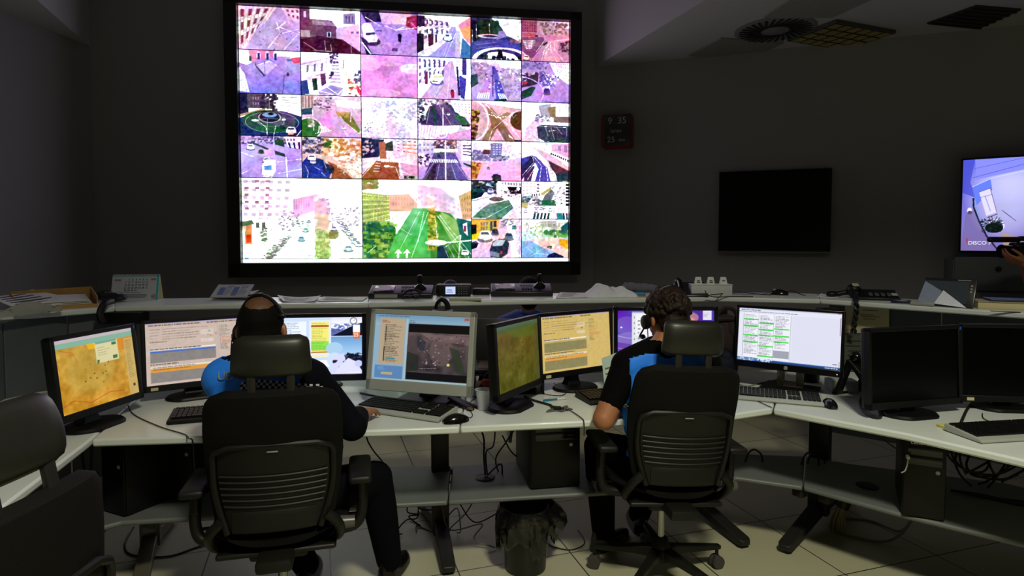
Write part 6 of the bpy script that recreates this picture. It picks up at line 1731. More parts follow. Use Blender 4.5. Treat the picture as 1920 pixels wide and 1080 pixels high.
mb = MB(); mb.ell((-.03, .06, .095), (.045, .04, .035)); t3 = thing('desk_speaker', 'dark round speaker behind the two-way radio', 'speaker', (c.x - .01, c.y + .12, ZS)); mb.M = Matrix(); mb.v = [v + Vector((0, -.03, -.03)) for v in mb.v]; mb.ell((-.03, .03, .03), (.03, .03, .03)); mb.build('speaker_body', mat('speaker_dark', '20262e', .6), t3)
c2 = P(872, 564)
t = thing('notepad', 'small cream notepad in front of the two-way radio', 'notebook', (c2.x, c2.y + .03, ZS), R(3))
mb = MB(); mb.box((0, 0, .007), (.19, .09, .012), bev=.002); mb.build('pages', mat('page_cream', 'b5b58a', .7), t)
mb = MB(); mb.box((.0, 0, .0145), (.185, .088, .003), bev=.001); mb.build('cover', mat('cover_pale', 'b9bfae', .6), t)
# coil of cable hanging in front of the shelf
hx = P(828, 568)
t = thing('coiled_cable', 'black coil of cable hanging over the shelf front below the radio', 'cable', hx)
mb = MB()
for k in range(6):
    o = Vector((.0 + .004 * (k % 3), -.012 - .006 * (k // 2), -.03))
    mb.tube([hx + o + Vector(((.026 + .003 * k) * math.cos(a), 0, (.042 + .003 * k) * math.sin(a))) for a in [2 * PI * j / 14 for j in range(15)]], .005, 6, 2)
mb.tube([hx + Vector((-.01, .06, .03)), hx + Vector((0, .01, .02)), hx + Vector((0, -.02, .012))], .006, 6); mb.build('coil', M_cable, t, world=True)
mb = MB(); mb.lathe([(.006, 0), (.006, .025)], hx + Vector((0, -.005, .01)), 10); mb.build('plug', M_steel, t, world=True)
# silver bar between console and radio
c = P(902, 553)
t = thing('power_adapter', 'flat black adapter with a pale top between the radio and the right console', 'adapter', (c.x, c.y + .02, ZS))
mb = MB(); mb.box((0, 0, .02), (.11, .06, .04), bev=.005); mb.build('case', M_dark, t)
mb = MB(); mb.box((0, 0, .0415), (.1, .05, .003), bev=.001); mb.build('top_plate', mat('plate_pale', '6e7076', .5), t)

# white cloth
rn = random.Random(7)
aa, bb = P(1100, 558), P(1193, 557)
t = thing('crumpled_cloth', 'crumpled white cloth lying on the raised shelf', 'cloth', (aa + bb) / 2)
Lc = (bb - aa).length
nx, ny = 40, 20
vs = []
ph = [rn.uniform(0, 6) for _ in range(6)]
for s_ in (0, 1):
    for j in range(ny + 1):
        for i in range(nx + 1):
            u, v = i / nx, j / ny
            env = math.sin(PI * u) ** .35 * math.sin(PI * v) ** .5
            hgt = .035 + .05 * math.exp(-((u - .28) / .2) ** 2) + .025 * math.exp(-((u - .78) / .25) ** 2) + .008 * math.sin(14 * u + 5 * v + ph[0]) + .006 * math.sin(23 * u - 9 * v + ph[1]) + .004 * math.sin(31 * v + 11 * u + ph[2])
            z_ = max(.003, env * hgt)
            vs.append(aa + (bb - aa) * u * 1.0 + Vector((.012 * math.sin(7 * v), (v - .15) * .15 + .012 * math.sin(9 * u + 2), z_ if s_ == 0 else .001)))
N_ = (nx + 1) * (ny + 1)
fs = []
for j in range(ny):
    for i in range(nx):
        q = j * (nx + 1) + i
        fs.append((q, q + 1, q + nx + 2, q + nx + 1)); fs.append((q + N_, q + N_ + nx + 1, q + N_ + nx + 2, q + N_ + 1))
for i in range(nx): fs += [(i, i + N_, i + 1 + N_, i + 1), (ny * (nx + 1) + i, ny * (nx + 1) + i + 1, ny * (nx + 1) + i + 1 + N_, ny * (nx + 1) + i + N_)]
for j in range(ny): fs += [(j * (nx + 1), (j + 1) * (nx + 1), (j + 1) * (nx + 1) + N_, j * (nx + 1) + N_), (j * (nx + 1) + nx, j * (nx + 1) + nx + N_, (j + 1) * (nx + 1) + nx + N_, (j + 1) * (nx + 1) + nx)]
mb = MB(); mb.add(vs, fs); mb.build('cloth_body', mat('cloth_white', 'dcdeea', .85, bump=.3, scale=60), t, world=True, smooth=80)
c = P(1195, 548)
t = thing('rolled_garment', 'rolled grey garment behind the white cloth', 'garment', (c.x, c.y, ZS), R(-30))
mb = MB(); rs = []
for k in range(16):
    f = k / 15; r_ = .032 * (1 - .25 * f) * (1 + .1 * math.sin(k * 2.1))
    if k in (0, 15): r_ *= .6
    rs.append([Vector((-.1 + .24 * f, r_ * math.cos(a), .034 + r_ * math.sin(a) * (1 + .08 * math.sin(a * 3 + k)))) for a in [2 * PI * j / 16 for j in range(16)]])
mb.rings(rs); mb.build('roll', mat('cloth_grey', '6a6a76', .85, bump=.5, scale=50), t, smooth=70)
c = P(1200, 556)
t = thing('blue_pouch', 'small bright blue packet beside the white cloth', 'packet', (c.x, c.y, ZS), R(-10))
mb = MB(); mb.box((0, .02, .014), (.07, .05, .024), bev=.01, seg=3); mb.build('packet_body', mat('packet_blue', '2c7ea8', .5), t)
mb = MB(); mb.box((.01, -.012, .004), (.06, .02, .006), bev=.002); mb.build('tassel', M_card, t)
# desk telephone behind the curly head
c = P(1290, 556)
t = thing('desk_telephone', 'dark desk telephone on the shelf right of the curly-haired head', 'telephone', (c.x + .03, c.y + .05, ZS), R(-8))
mb = MB(); pr = [(-.09, 0), (-.09, .014), (.07, .085), (.09, .08), (.09, 0)]
mb.rings([[Vector((-.1, *p)) for p in pr], [Vector((.1, *p)) for p in pr]]); mb.build('phone_body', mat('phone_navy', '171b24'), t, bevel=.008)
mb = MB(); 
for i in range(4):
    for j in range(3): mb.box((.01 + .02 * i, -.05 + .028 * j, .034 + .0125 * j), (.014, .018, .006), (.41, 0, 0), bev=.002)
mb.build('keypad', mat('key_pale2', '5e626c', .5), t)
mb = MB(); mb.tube([(-.07, .07, .1), (-.07, .02, .088), (-.07, -.05, .055)], .014, 10); mb.ell((-.07, .06, .088), (.024, .028, .02)); mb.ell((-.07, -.05, .045), (.024, .028, .02)); mb.build('handset', M_gloss, t)
# white box with three cards
c = P(1336, 557)
t = thing('white_box', 'white box behind the two crossing cables on the raised shelf', 'box', (c.x, c.y + .05, ZS), R(-4))
bw = 75 / FPX * (c.y + .02)
mb = MB(); mb.box((0, 0, .037), (bw, .09, .074), bev=.003); mb.build('box_body', mat('box_white2', 'c4c8ca', .55), t)
mb = MB(); mb.box((0, 0, .0765), (bw * 1.02, .094, .006), bev=.001); mb.build('lid', mat('box_lid', 'ccd0d2', .5), t)
for k, lab in enumerate(('leftmost', 'middle', 'rightmost')):
    x_ = (k - 1) * bw * .31
    tt = thing('place_card', lab + ' of the three small white name cards on the white box', 'card', t.matrix_basis @ Vector((x_, -.01, .08)), R(-4), 'white name cards standing on the white box')
    mb = MB()
    fr_ = [(-.022, -.018, 0), (.022, -.018, 0), (.017, 0, .045), (-.017, 0, .045), (-.022, .018, 0), (.022, .018, 0)]
    mb.add(fr_, [(0, 1, 2, 3), (3, 2, 5, 4), (0, 3, 4), (1, 5, 2), (0, 4, 5, 1)]); mb.build('card_body', M_paper, tt, smooth=0)
    mb = MB()
    for j in range(2 if k < 2 else 1): mb.box((0, -.0125 + .004 * j * -1, .022 - .010 * j), (.018 + .004 * j, .001, .005), (-.38, 0, 0))
    mb.build('printed_lines', mat('ink_black', '15151a'), tt, smooth=0)
z = ZS + .004
cord('black_cable', 'thin black cables lying over the front of the white box', [P(1322, 545, z + .06), P(1326, 552, z + .02), P(1340, 557, z), P(1375, 556, z), P(1412, 556, z)], .003)
cord('black_cable', 'black cable running from the white box to the shelf mouse', [P(1332, 553, z + .02), P(1350, 551, z + .02), P(1385, 548, z), P(1420, 551, z), P(1445, 553, z)], .003)
cord('black_cable', 'curved black cable right of the shelf mouse', [P(1470, 549, z), P(1485, 545, z), P(1500, 551, z), P(1510, 554, z)], .0025)
# telephone with handset and braided cord
c = P(1655, 563)
t = thing('desk_telephone', 'black telephone with grey keys at the right above the cream notice', 'telephone', (c.x, c.y + .06, ZS), R(-22))
mb = MB(); pr = [(-.09, 0), (-.09, .018), (.07, .055), (.09, .05), (.09, 0)]
mb.rings([[Vector((-.11, *p)) for p in pr], [Vector((.11, *p)) for p in pr]]); mb.build('phone_body', M_dark, t, bevel=.008)
mb = MB()
for i in range(4): mb.box((-.04 + .032 * i, -.045, .034), (.022, .05, .008), (.23, 0, 0), bev=.003)
mb.build('keys', mat('key_grey', '4a4e50'), t)
mb = MB(); mb.box((.085, -.04, .036), (.03, .04, .004), (.23, 0, 0), bev=.001); mb.build('label', mat('label_light', 'a8aca8', .6), t)
c = P(1606, 560)
t = thing('phone_receiver', 'black receiver standing on the shelf with a thick braided cord hanging down', 'telephone', (c.x, c.y + .03, ZS), R(-10))
mb = MB(); mb.ell((0, 0, .055), (.042, .04, .035)); mb.ell((0, 0, .03), (.03, .035, .03)); mb.tube([(0, .02, .05), (-.05, .03, .03), (-.11, .04, .016)], .016, 10); mb.ell((-.11, .04, .02), (.04, .025, .02)); mb.build('receiver_body', M_dark, t)
mb = MB(); mb.box((0, -.022, .085), (.035, .03, .004), (.5, 0, 0), bev=.001); mb.build('label', mat('label_cream', 'b8b08c', .6), t)
mb = MB()
for s_ in range(2):
    pts = []
    for k in range(30):
        f = k / 29; a = f * 6 * PI + s_ * PI
        bx_ = c.x + .0 + .006 * math.sin(f * 5); by_ = c.y + .02 + (P(1606, 566).y - .022 - c.y - .02) * min(1, f * 6)
        bx_ = .5617 * by_ + .006 * math.sin(f * 5)
        zz = ZS + .045 - .22 * f
        pts.append(t.matrix_basis.inverted() @ Vector((bx_ + .009 * math.cos(a), by_ + .009 * math.sin(a), zz)))
    mb.tube(pts, .0085, 7, 2)
mb.build('braided_cord', M_cable, t)
c = P(1690, 569)
t = thing('small_recorder', 'small dark device with a blue sheen on the shelf edge', 'device', (c.x, c.y, ZS), R(-28))
mb = MB(); mb.box((0, .02, .01), (.1, .045, .018), bev=.006); mb.build('device_body', mat('device_blue', '14163a', .3), t)
mb = MB(); mb.box((-.02, .06, .012), (.05, .03, .02), bev=.008); mb.build('clip', M_dark, t)
# tablet laptop
a_, b_ = P(1722, 572), P(1818, 579)
c = (a_ + b_) / 2
yw = math.atan2(b_.y - a_.y, b_.x - a_.x)
t = thing('tablet_computer', 'tablet computer in a dark frame leaning open on the raised shelf', 'tablet', (c.x, c.y, ZS), yw)
tw_ = (b_ - a_).length
Mt_ = Matrix.Translation((.0, .0, .002)) @ rotm(-R(24), 0, 0)
mb = MB(); mb.M = Mt_; mb.box((0.01, .008, .083), (tw_ * 1.03, .012, .166), bev=.005); mb.build('housing', mat('tablet_frame', '1a1a1f', .3), t)
mb = MB(); mb.M = Mt_; mb.box((-.005, .0012, .085), (tw_ * .88, .002, .125)); mb.build('screen', mat('tablet_glass', '3a424a', .25), t)
tp = thing('tablet_reflection', 'white triangular reflection on the tablet screen, shaped as thin sheets', 'paper', (c.x, c.y, ZS), yw)  # pale reflection on the glass, added as thin coloured sheets
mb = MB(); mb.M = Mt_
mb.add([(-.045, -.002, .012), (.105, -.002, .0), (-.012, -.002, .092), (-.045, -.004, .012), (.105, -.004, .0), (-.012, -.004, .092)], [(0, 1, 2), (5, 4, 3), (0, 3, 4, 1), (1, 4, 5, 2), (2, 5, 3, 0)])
mb.build('bright_reflection', mat('reflection_bright', 'dfe4f4', .6), tp, smooth=0)
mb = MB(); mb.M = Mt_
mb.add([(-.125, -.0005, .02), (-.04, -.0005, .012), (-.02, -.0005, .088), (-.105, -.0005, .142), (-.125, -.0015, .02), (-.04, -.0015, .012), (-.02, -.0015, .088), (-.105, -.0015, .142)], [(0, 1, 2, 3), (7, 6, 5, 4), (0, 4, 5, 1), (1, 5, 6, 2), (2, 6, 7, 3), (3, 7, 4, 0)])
mb.build('dull_reflection', mat('reflection_blue_grey', '8290a8', .6), tp, smooth=0)
mb = MB(); mb.M = Mt_
for k in range(3): mb.lathe([(.005, 0), (.005, .001)], (tw_ * .475, .001, .125 - .017 * k), 12, rotm(PI / 2, 0, 0))
mb.box((tw_ * .32, .001, .155), (.06, .001, .003)); mb.build('buttons', mat('button_light', '9aa0a4', .4), t)
mb = MB(); mb.box((0, .09, .05), (.1, .02, .1), (.5, 0, 0), bev=.004); mb.build('kickstand', M_dark, t)
mb = MB(); mb.box((-tw_ * .38, -.03, .012), (.11, .025, .02), bev=.004); t3 = thing('white_case', 'small white case leaning against the tablet foot', 'case', (c.x, c.y, ZS), yw); mb.build('case_body', mat('case_white', '9ea09c', .5), t3)
c = P(1803, 577)
t = thing('sticky_note', 'curled yellow sticky note in front of the tablet', 'sticky note', (c.x, c.y, ZS), yw)
mb = MB(); curl_sheet(mb, .05, .04, .002, .008, 8); mb.build('note', mat('note_yellow', 'cfc96a'), t)
# cream book with blue folder
a_, b_ = P(1850, 579), P(1950, 583)
yw = math.atan2(b_.y - a_.y, b_.x - a_.x)
c = (a_ + b_) / 2
t = thing('thick_book', 'thick cream-edged book at the right end of the raised shelf', 'book', (c.x + .03, c.y + .06, ZS), yw)
mb = MB(); mb.box((0, .01, .019), (.30, .18, .034), bev=.003); mb.build('page_block', M_cream, t)
mb = MB(); mb.box((0, .01, .0375), (.305, .19, .003), bev=.001); mb.box((0, .01, .0015), (.305, .19, .003), bev=.001); mb.build('covers', mat('cover_cream', 'a8a078', .6), t)
t = thing('blue_folder', 'dark blue folder lying on the thick cream book', 'folder', (c.x + .06, c.y + .07, ZS + .039), yw + .05)
mb = MB(); mb.box((0, 0, .006), (.24, .15, .01), bev=.003); mb.build('folder_cover', mat('folder_blue', '27334e', .4), t)
c = P(1885, 585)
t = thing('metal_ruler', 'flat dark metal strip on the shelf in front of the book', 'ruler', (c.x, c.y, ZS), yw)
mb = MB(); mb.box((0, 0, .002), (.12, .012, .003), bev=.001); mb.build('strip', M_leg, t)

# ------------------------------------------------------------------ waste bin
c = onz(985, 1063, 0)
t = thing('waste_bin', 'black waste bin lined with a shiny black bag under the desk', 'bin', (c.x, c.y, 0))
mb = MB(); mb.lathe([(.09, .0), (.094, .005), (.105, .28), (.11, .285), (.11, .292), (.1, .29), (.088, .02)], n=40); mb.build('bin_body', mat('bin_black', '121211', .4), t)
rn = random.Random(11)
rs = []
n = 56
offs = [rn.uniform(-1, 1) for _ in range(n)]
drop = [.16 + .035 * math.sin(k * .45) + .03 * offs[k] for k in range(n)]
for j in range(13):
    f = j / 12
    ring = []
    for k in range(n):
        a = 2 * PI * k / n
        fold = .5 * math.sin(k * 1.9 + 1.3 * math.sin(f * 5)) + .5 * offs[k]
        r_ = .098 if j == 0 else .114 + .014 * math.sin(PI * f) * (1 + .5 * fold) + .010 * f * fold + (.02 * f * f)
        if j == 0: z_ = .25
        elif j == 1: z_ = .298 + .004 * fold
        else: z_ = .30 - drop[k] * (f - .08) / .92
        side = math.exp(-((a - .25) / .6) ** 2) + math.exp(-((a - 2 * PI - .25) / .6) ** 2)
        r_ += .055 * side * math.sin(PI * min(1, f * 1.1)) * (1 + .4 * fold)
        ring.append(Vector((r_ * math.cos(a), r_ * math.sin(a), z_)))
    rs.append(ring)
mb = MB(); mb.rings(rs, close=False)
o = mb.build('bin_bag', M_bag, t, smooth=50)
so = o.modifiers.new('thick', 'SOLIDIFY'); so.thickness = .0015
mb = MB(); mb.lathe([(.085, .2), (.08, .23), (.04, .245), (.001, .24)], n=24); mb.build('bag_contents', M_bag, t)

# ------------------------------------------------------------------ cables under the desks
rn = random.Random(3)


def wig(a, b, n, amp, sag=.0):
    a, b = Vector(a), Vector(b)
    out = []
    for k in range(n + 1):
        f = k / n
        p = a.lerp(b, f) + Vector((rn.uniform(-amp, amp), rn.uniform(-amp, amp), rn.uniform(-amp, amp) - sag * math.sin(PI * f))) * (0 if k in (0, n) else 1)
        p.z = max(p.z, .006)
        out.append(p)
    return out


for k, (a, b, n_, am, sg, r_) in enumerate((((-.78, 3.2, .70), (-.60, 2.9, ZU + .01), 6, .03, .1, .004), ((-.52, 3.25, .70), (-.30, 3.0, ZU + .012), 6, .04, .1, .005), ((-.2, 3.1, .70), (-.13, 2.93, ZU + .01), 5, .02, 0, .005),
                                            ((-.1, 3.15, .70), (-.12, 2.93, ZU + .01), 5, .03, 0, .004), ((.05, 3.2, .66), (-.12, 2.92, ZU + .012), 6, .05, .1, .004), ((.35, 3.1, .7), (-.05, 3.1, .5), 6, .06, .15, .004), ((-.9, 3.1, .7), (-.9, 3.05, .4), 5, .05, .05, .005))):
    cord('hanging_cable', 'dark cables hanging between the desk top and the lower shelf behind the waste bin', wig(a, b, n_, am, sg), r_, group='cables hanging behind the middle desks')
for k in range(7):
    a = (rn.uniform(-.55, -.1), rn.uniform(2.95, 3.15), .3); b = (rn.uniform(-.7, .1), rn.uniform(2.9, 3.3), .01)
    cord('floor_cable', 'dark loose cables under the lower shelf left of the waste bin', wig(a, b, 6, .07, .05), .0035, M_cable if k % 3 else M_cablel, group='loose cables under the middle shelf')
cx0 = Vector((2.12, 2.72, .50))
for k in range(8):
    r0 = rn.uniform(.08, .15); ph_ = rn.uniform(0, 6); o_ = Vector((rn.uniform(-.06, .08), rn.uniform(-.05, .05), rn.uniform(-.03, .05)))
    pts = [cx0 + o_ + Vector((r0 * math.cos(a + ph_) * .9, .03 * math.sin(2 * a), r0 * .8 * math.sin(a + ph_) + .0)) for a in [1.7 * PI * j / 11 for j in range(12)]]
    pts = [Vector((p.x, p.y, max(p.z, ZU + .008))) for p in pts]
    cord('coiled_cable', 'tangled black cables beside the slim tower under the right desk', pts, .005, group='tangled black cables under the right desk')
for k in range(4):
    cord('lying_cable', 'black cables lying along the right lower shelf behind the tower', wig((2.0, 2.75, ZU + .01), (2.42, 2.45 + .03 * k, ZU + .012), 5, .006), .005, group='black cables lying on the right lower shelf')
for k, (xx, yy) in enumerate(((1.25, 3.12), (1.52, 3.08), (1.56, 3.10))):
    cord('cable_loop', 'small black cable loops standing on the lower shelf near the right desk leg', [(xx - .045, yy, ZU + .004), (xx - .03, yy, ZU + .05), (xx + .0, yy, ZU + .07), (xx + .035, yy, ZU + .045), (xx + .045, yy, ZU + .004)], .005, group='cable loops on the lower shelf')
cord('grey_cable', 'grey cable forming a ring on the floor below the right shelf', [(2.02, 3.0, .34), (1.98, 2.98, .12), (1.86, 2.96, .02), (1.72, 3.02, .008), (1.66, 3.12, .008), (1.74, 3.22, .008), (1.9, 3.2, .008), (1.98, 3.08, .01), (1.99, 3.0, .1)], .006, M_cablel)
cord('grey_cable', 'long grey cable hanging below the right desk beside the tower', [(1.72, 3.1, .70), (1.8, 3.12, .58), (1.95, 3.15, .45), (2.05, 3.1, .38)], .004, M_cablel)
cord('grey_cable', 'second grey cable hanging below the right desk in a curve', [(2.2, 3.1, .66), (2.15, 3.12, .52), (2.05, 3.12, .40)], .004, M_cablel)
cord('floor_cable', 'thin dark cable lying on the floor between the bin and the desk', [(.16, 3.0, .005), (.20, 2.93, .005), (.29, 2.9, .005), (.36, 2.97, .005), (.34, 3.1, .005)], .003)
cord('floor_cable', 'thin dark cable lying on the floor below the left tower', [(-1.95, 3.1, .02), (-1.9, 2.95, .005), (-1.8, 2.85, .005), (-1.62, 2.84, .005), (-1.5, 2.95, .005), (-1.2, 3.1, .005)], .004)
cord('hanging_cable', 'dark cable loop hanging left of the left computer towers', [(-1.95, 2.75, .70), (-1.93, 2.72, .5), (-1.85, 2.68, .39), (-1.76, 2.66, .37)], .006)
cord('hanging_cable', 'second dark cable loop hanging left of the left computer towers', [(-1.88, 2.7, .70), (-1.87, 2.68, .48), (-1.98, 2.72, .40), (-2.1, 2.8, .37)], .006)
c = onz(1570, 995, 0)
t = thing('cable_bundle', 'frayed bundle of pale wires standing at the right desk leg', 'cable', (c.x, c.y + .0, 0))
mb = MB()
for k in range(26):
    a = rn.uniform(0, 6.28); r0 = rn.uniform(.005, .035)
    mb.tube([(r0 * math.cos(a) * .6 + .02, r0 * math.sin(a) * .6, .13), (r0 * math.cos(a) * 1.0, r0 * math.sin(a), .06), (r0 * math.cos(a) * 1.25, r0 * math.sin(a) * 1.25, .004)], .003, 5, 2)
mb.build('wires', mat('wire_straw', '8a7c4c', .7), t)
mb = MB(); mb.cyl((.02, 0, .12), (.05, 0, .2), .03, .035, 12); mb.tube([(.05, 0, .18), (.08, .03, .24), (.1, .05, .32)], .006, 6); mb.tube([(.04, 0, .18), (.02, .05, .25), (.04, .08, .32)], .005, 6); mb.build('sleeve', M_cable, t)

# round object beside the empty chair
c = onz(96, 770, ZD)
t = thing('rounded_device', 'pale rounded device with a black rim behind the empty chair', 'device', (c.x - .02, c.y + .0, ZD), R(10))
mb = MB(); mb.box((0, 0, .035), (.1, .14, .05), (.25, 0, 0), bev=.022, seg=4); mb.build('shell', mat('device_pale', '8c8c80', .5), t)
mb = MB(); mb.box((0, 0, .012), (.11, .15, .02), bev=.009, seg=3); mb.build('rim', M_dark, t)

# ------------------------------------------------------------------ people
def blob(mb, voxel, smooth=3, fac=.5):
    me = bpy.data.meshes.new('b')
    me.from_pydata([tuple(v) for v in mb.v], [], mb.f)
    bm = bmesh.new(); bm.from_mesh(me); bmesh.ops.recalc_face_normals(bm, faces=bm.faces); bm.to_mesh(me); bm.free()
    o = bpy.data.objects.new('b', me)
    COL.objects.link(o)
    r = o.modifiers.new('r', 'REMESH'); r.mode = 'VOXEL'; r.voxel_size = voxel
    if smooth:
        s = o.modifiers.new('s', 'SMOOTH'); s.iterations = smooth; s.factor = fac
    bpy.context.view_layer.update()
    m2 = bpy.data.meshes.new_from_object(o.evaluated_get(bpy.context.evaluated_depsgraph_get()))
    bpy.data.objects.remove(o); bpy.data.meshes.remove(me)
    return m2


def place(me, name, mats, parent, paint=None):
    I = parent.matrix_basis.inverted()
    if not isinstance(mats, (list, tuple)): mats = [mats]
    for m in mats: me.materials.append(m)
    if paint:
        for p in me.polygons: p.material_index = paint(p.center)
    me.transform(I)
    me.polygons.foreach_set('use_smooth', [True] * len(me.polygons))
    me.name = name
    o = bpy.data.objects.new(name, me)
    COL.objects.link(o); o.parent = parent
    return o


V = Vector


def hand(mb, wrist, d, palm_n, thumb, curl=.5, sp=1.):
    """wrist, pointing direction, palm normal (towards palm side), thumb side"""
    d = V(d).normalized(); n = V(palm_n); n = (n - d * n.dot(d)).normalized(); t = V(thumb); t = (t - d * t.dot(d) - n * t.dot(n)).normalized()
    w = V(wrist)
    kn = []
    for i, (a, L) in enumerate(((.030, .088), (.010, .092), (-.010, .088), (-.029, .080))):
        k = w + d * L + t * a
        kn.append(k)
        mb.cap(w + d * .012 + t * a * .55, k, .0145, .0115)
    mb.ell(w + d * .045 + n * .004, (.012, .012, .012))
    mb.cap(w + d * .03 + t * .016 + n * .008, w + d * .06 + t * .02 + n * .006, .015, .012)
    for i, (k, L) in enumerate(zip(kn, (.070, .078, .072, .058))):
        c = k; dirn = d.copy()
        for j, f in enumerate((.44, .31, .25)):
            ang = curl * (.45, .75, .5)[j] * (1 + .12 * i)
            dirn = (dirn * math.cos(ang) + n * math.sin(ang)).normalized()
            dd = (dirn + t * (.10, .03, -.04, -.10)[i] * sp).normalized()
            e = c + dd * L * f
            mb.cap(c, e, .0092 - .0009 * j, .0085 - .001 * j, 10)
            c = e
    b = w + d * .028 + t * .026 + n * .008
    m1 = b + (d * .7 + t * .6 + n * .25).normalized() * .038
    m2 = m1 + (d * .95 + t * .2 + n * .3).normalized() * .03
    m3 = m2 + (d * .95 + t * -.05 + n * .35).normalized() * .024
    mb.cap(b, m1, .013, .011, 10); mb.cap(m1, m2, .0105, .0095, 10); mb.cap(m2, m3, .0095, .008, 10)


def body_prims(J, g=0., what='all', k=1.):
    mb = MB()
    if what in ('all', 'torso'):
        ch, be, pe, nk = J['chest'], J['belly'], J['pelvis'], J['neck']
        ax = (J['shR'] - J['shL']).normalized()
        rz = math.atan2(ax.y, ax.x)
        mb.ell(pe, (.165 + g, .125 + g, .12 + g), (0, 0, rz)); mb.ell(be, (.15 + g, .115 + g, .13 + g), (0, 0, rz)); mb.ell((be + ch) / 2, (.16 + g, .115 + g, .13 + g), (0, 0, rz))
        mb.ell(ch, (.175 + g, .115 + g, .15 + g), (0, 0, rz)); mb.ell(ch + V((0, 0, .07)), (.155 + g, .09 + g, .09 + g), (0, 0, rz))
        for s in 'LR': mb.cap((ch + nk) / 2 + (J['sh' + s] - ch) * .25 + V((0, 0, .03)), J['sh' + s], .065 + g, .062 + g)
        for s, q in (('L', -1), ('R', 1)): mb.cap(J['sh' + s] - ax * q * .03 + V((0, 0, -.03)), be + ax * q * .09, .066 + g, .08 + g)
        mb.cap(ch + V((0, 0, .05)), nk, .085 + g, .056 + g)
    if what in ('all', 'arms', 'sleeves'):
        for s in 'LR':
            e = J['el' + s]; w = J['wr' + s]; u = J['sh' + s]
            if what == 'sleeves':
                end, ru, re_ = J['sl' + s]
                mb.cap(u, u.lerp(e, min(end, 1.)) if end <= 1 else e, .062 + g, ru + g)
                if end > 1:
                    mb.cap(e, e.lerp(w, end - 1), .049 + g, re_ + g)
            else:
                mb.cap(u, e, .056, .046); mb.cap(e, e.lerp(w, .35), .047, .045); mb.cap(e.lerp(w, .35), w, .044, .029)
    if what in ('all', 'legs'):
        for s in 'LR':
            h = J['hip' + s]; kn = J['kn' + s]; a = J['an' + s]
            mb.cap(h, kn, .09 + g, .062 + g); mb.cap(kn, kn.lerp(a, .35), .06 + g, .06 + g); mb.cap(kn.lerp(a, .35), a, .06 + g, .04 + g * 1.4)
        if what == 'legs':
            pe = J['pelvis']; mb.ell(pe, (.17 + g, .13 + g, .12 + g)); mb.ell(pe + V((0, .04, -.02)), (.17 + g, .13 + g, .09 + g))
    return mb


def head_prims(mb, c, M, k=1.):
    """c: skull centre at ear height; M: head orientation, face towards +y"""
    T = lambda x, y, z: c + M @ (V((x, y, z)) * k)
    rot = M.to_euler()
    mb.ell(T(0, -.005, .035), (.076 * k, .096 * k, .092 * k), rot)
    mb.ell(T(0, .02, -.015), (.066 * k, .078 * k, .08 * k), rot)
    mb.ell(T(0, .045, -.07), (.045 * k, .045 * k, .035 * k), rot)
    mb.ell(T(0, .05, .02), (.058 * k, .045 * k, .05 * k), rot)
    mb.cap(T(0, .088, .01), T(0, .108, -.025), .008 * k, .013 * k)
    mb.ell(T(0, .093, -.055), (.024 * k, .012 * k, .008 * k), rot); mb.ell(T(0, .09, -.065), (.02 * k, .012 * k, .008 * k), rot)
    for s in (-1, 1):
        mb.ell(T(s * .03, .086, .028), (.02 * k, .012 * k, .008 * k), rot)
        mb.ell(T(s * .082, -.005, -.002), (.010 * k, .02 * k, .032 * k), (rot.x, rot.y, rot.z + s * .35))
        mb.ell(T(s * .08, .0, -.026), (.008 * k, .011 * k, .012 * k), rot)


def eyes(parent, c, M, k=1.):
    T = lambda x, y, z: c + M @ (V((x, y, z)) * k)
    for s in (-1, 1):
        mb = MB(); mb.ell(T(s * .03, .083, .008), (.0125 * k,) * 3); e = mb.build('eye', M_eye, parent, world=True)
        mb = MB(); mb.ell(T(s * .03, .0925, .006), (.006 * k, .005 * k, .006 * k)); mb.build('iris', M_iris, e, world=True)


def shoe(parent, ankle, toe_dir, m):
    d = V(toe_dir).normalized(); n = V((-d.y, d.x, 0))
    mb = MB(); a = V((ankle.x, ankle.y, 0))
    rs = []
    for k in range(11):
        f = k / 10
        w = .034 + .014 * math.sin(PI * (f * .9 + .05)) - .012 * max(0, f - .8) / .2
        h = (.085 - .05 * f ** .8) * (1 if f < .95 else .75) + (.02 if f < .35 else 0)
        c = a + d * (-.075 + .275 * f)
        rs.append([c + n * (w * math.cos(q) * (1 if k not in (0, 10) else .6)) + V((0, 0, max(.0, h * math.sin(q)) + .002)) for q in [PI * j / 10 for j in range(11)]])
    mb.rings(rs); mb.cap(a + V((0, 0, .06)), a + V((0, 0, .11)), .045, .042)
    mb.build('shoe', m, parent, world=True, smooth=60)


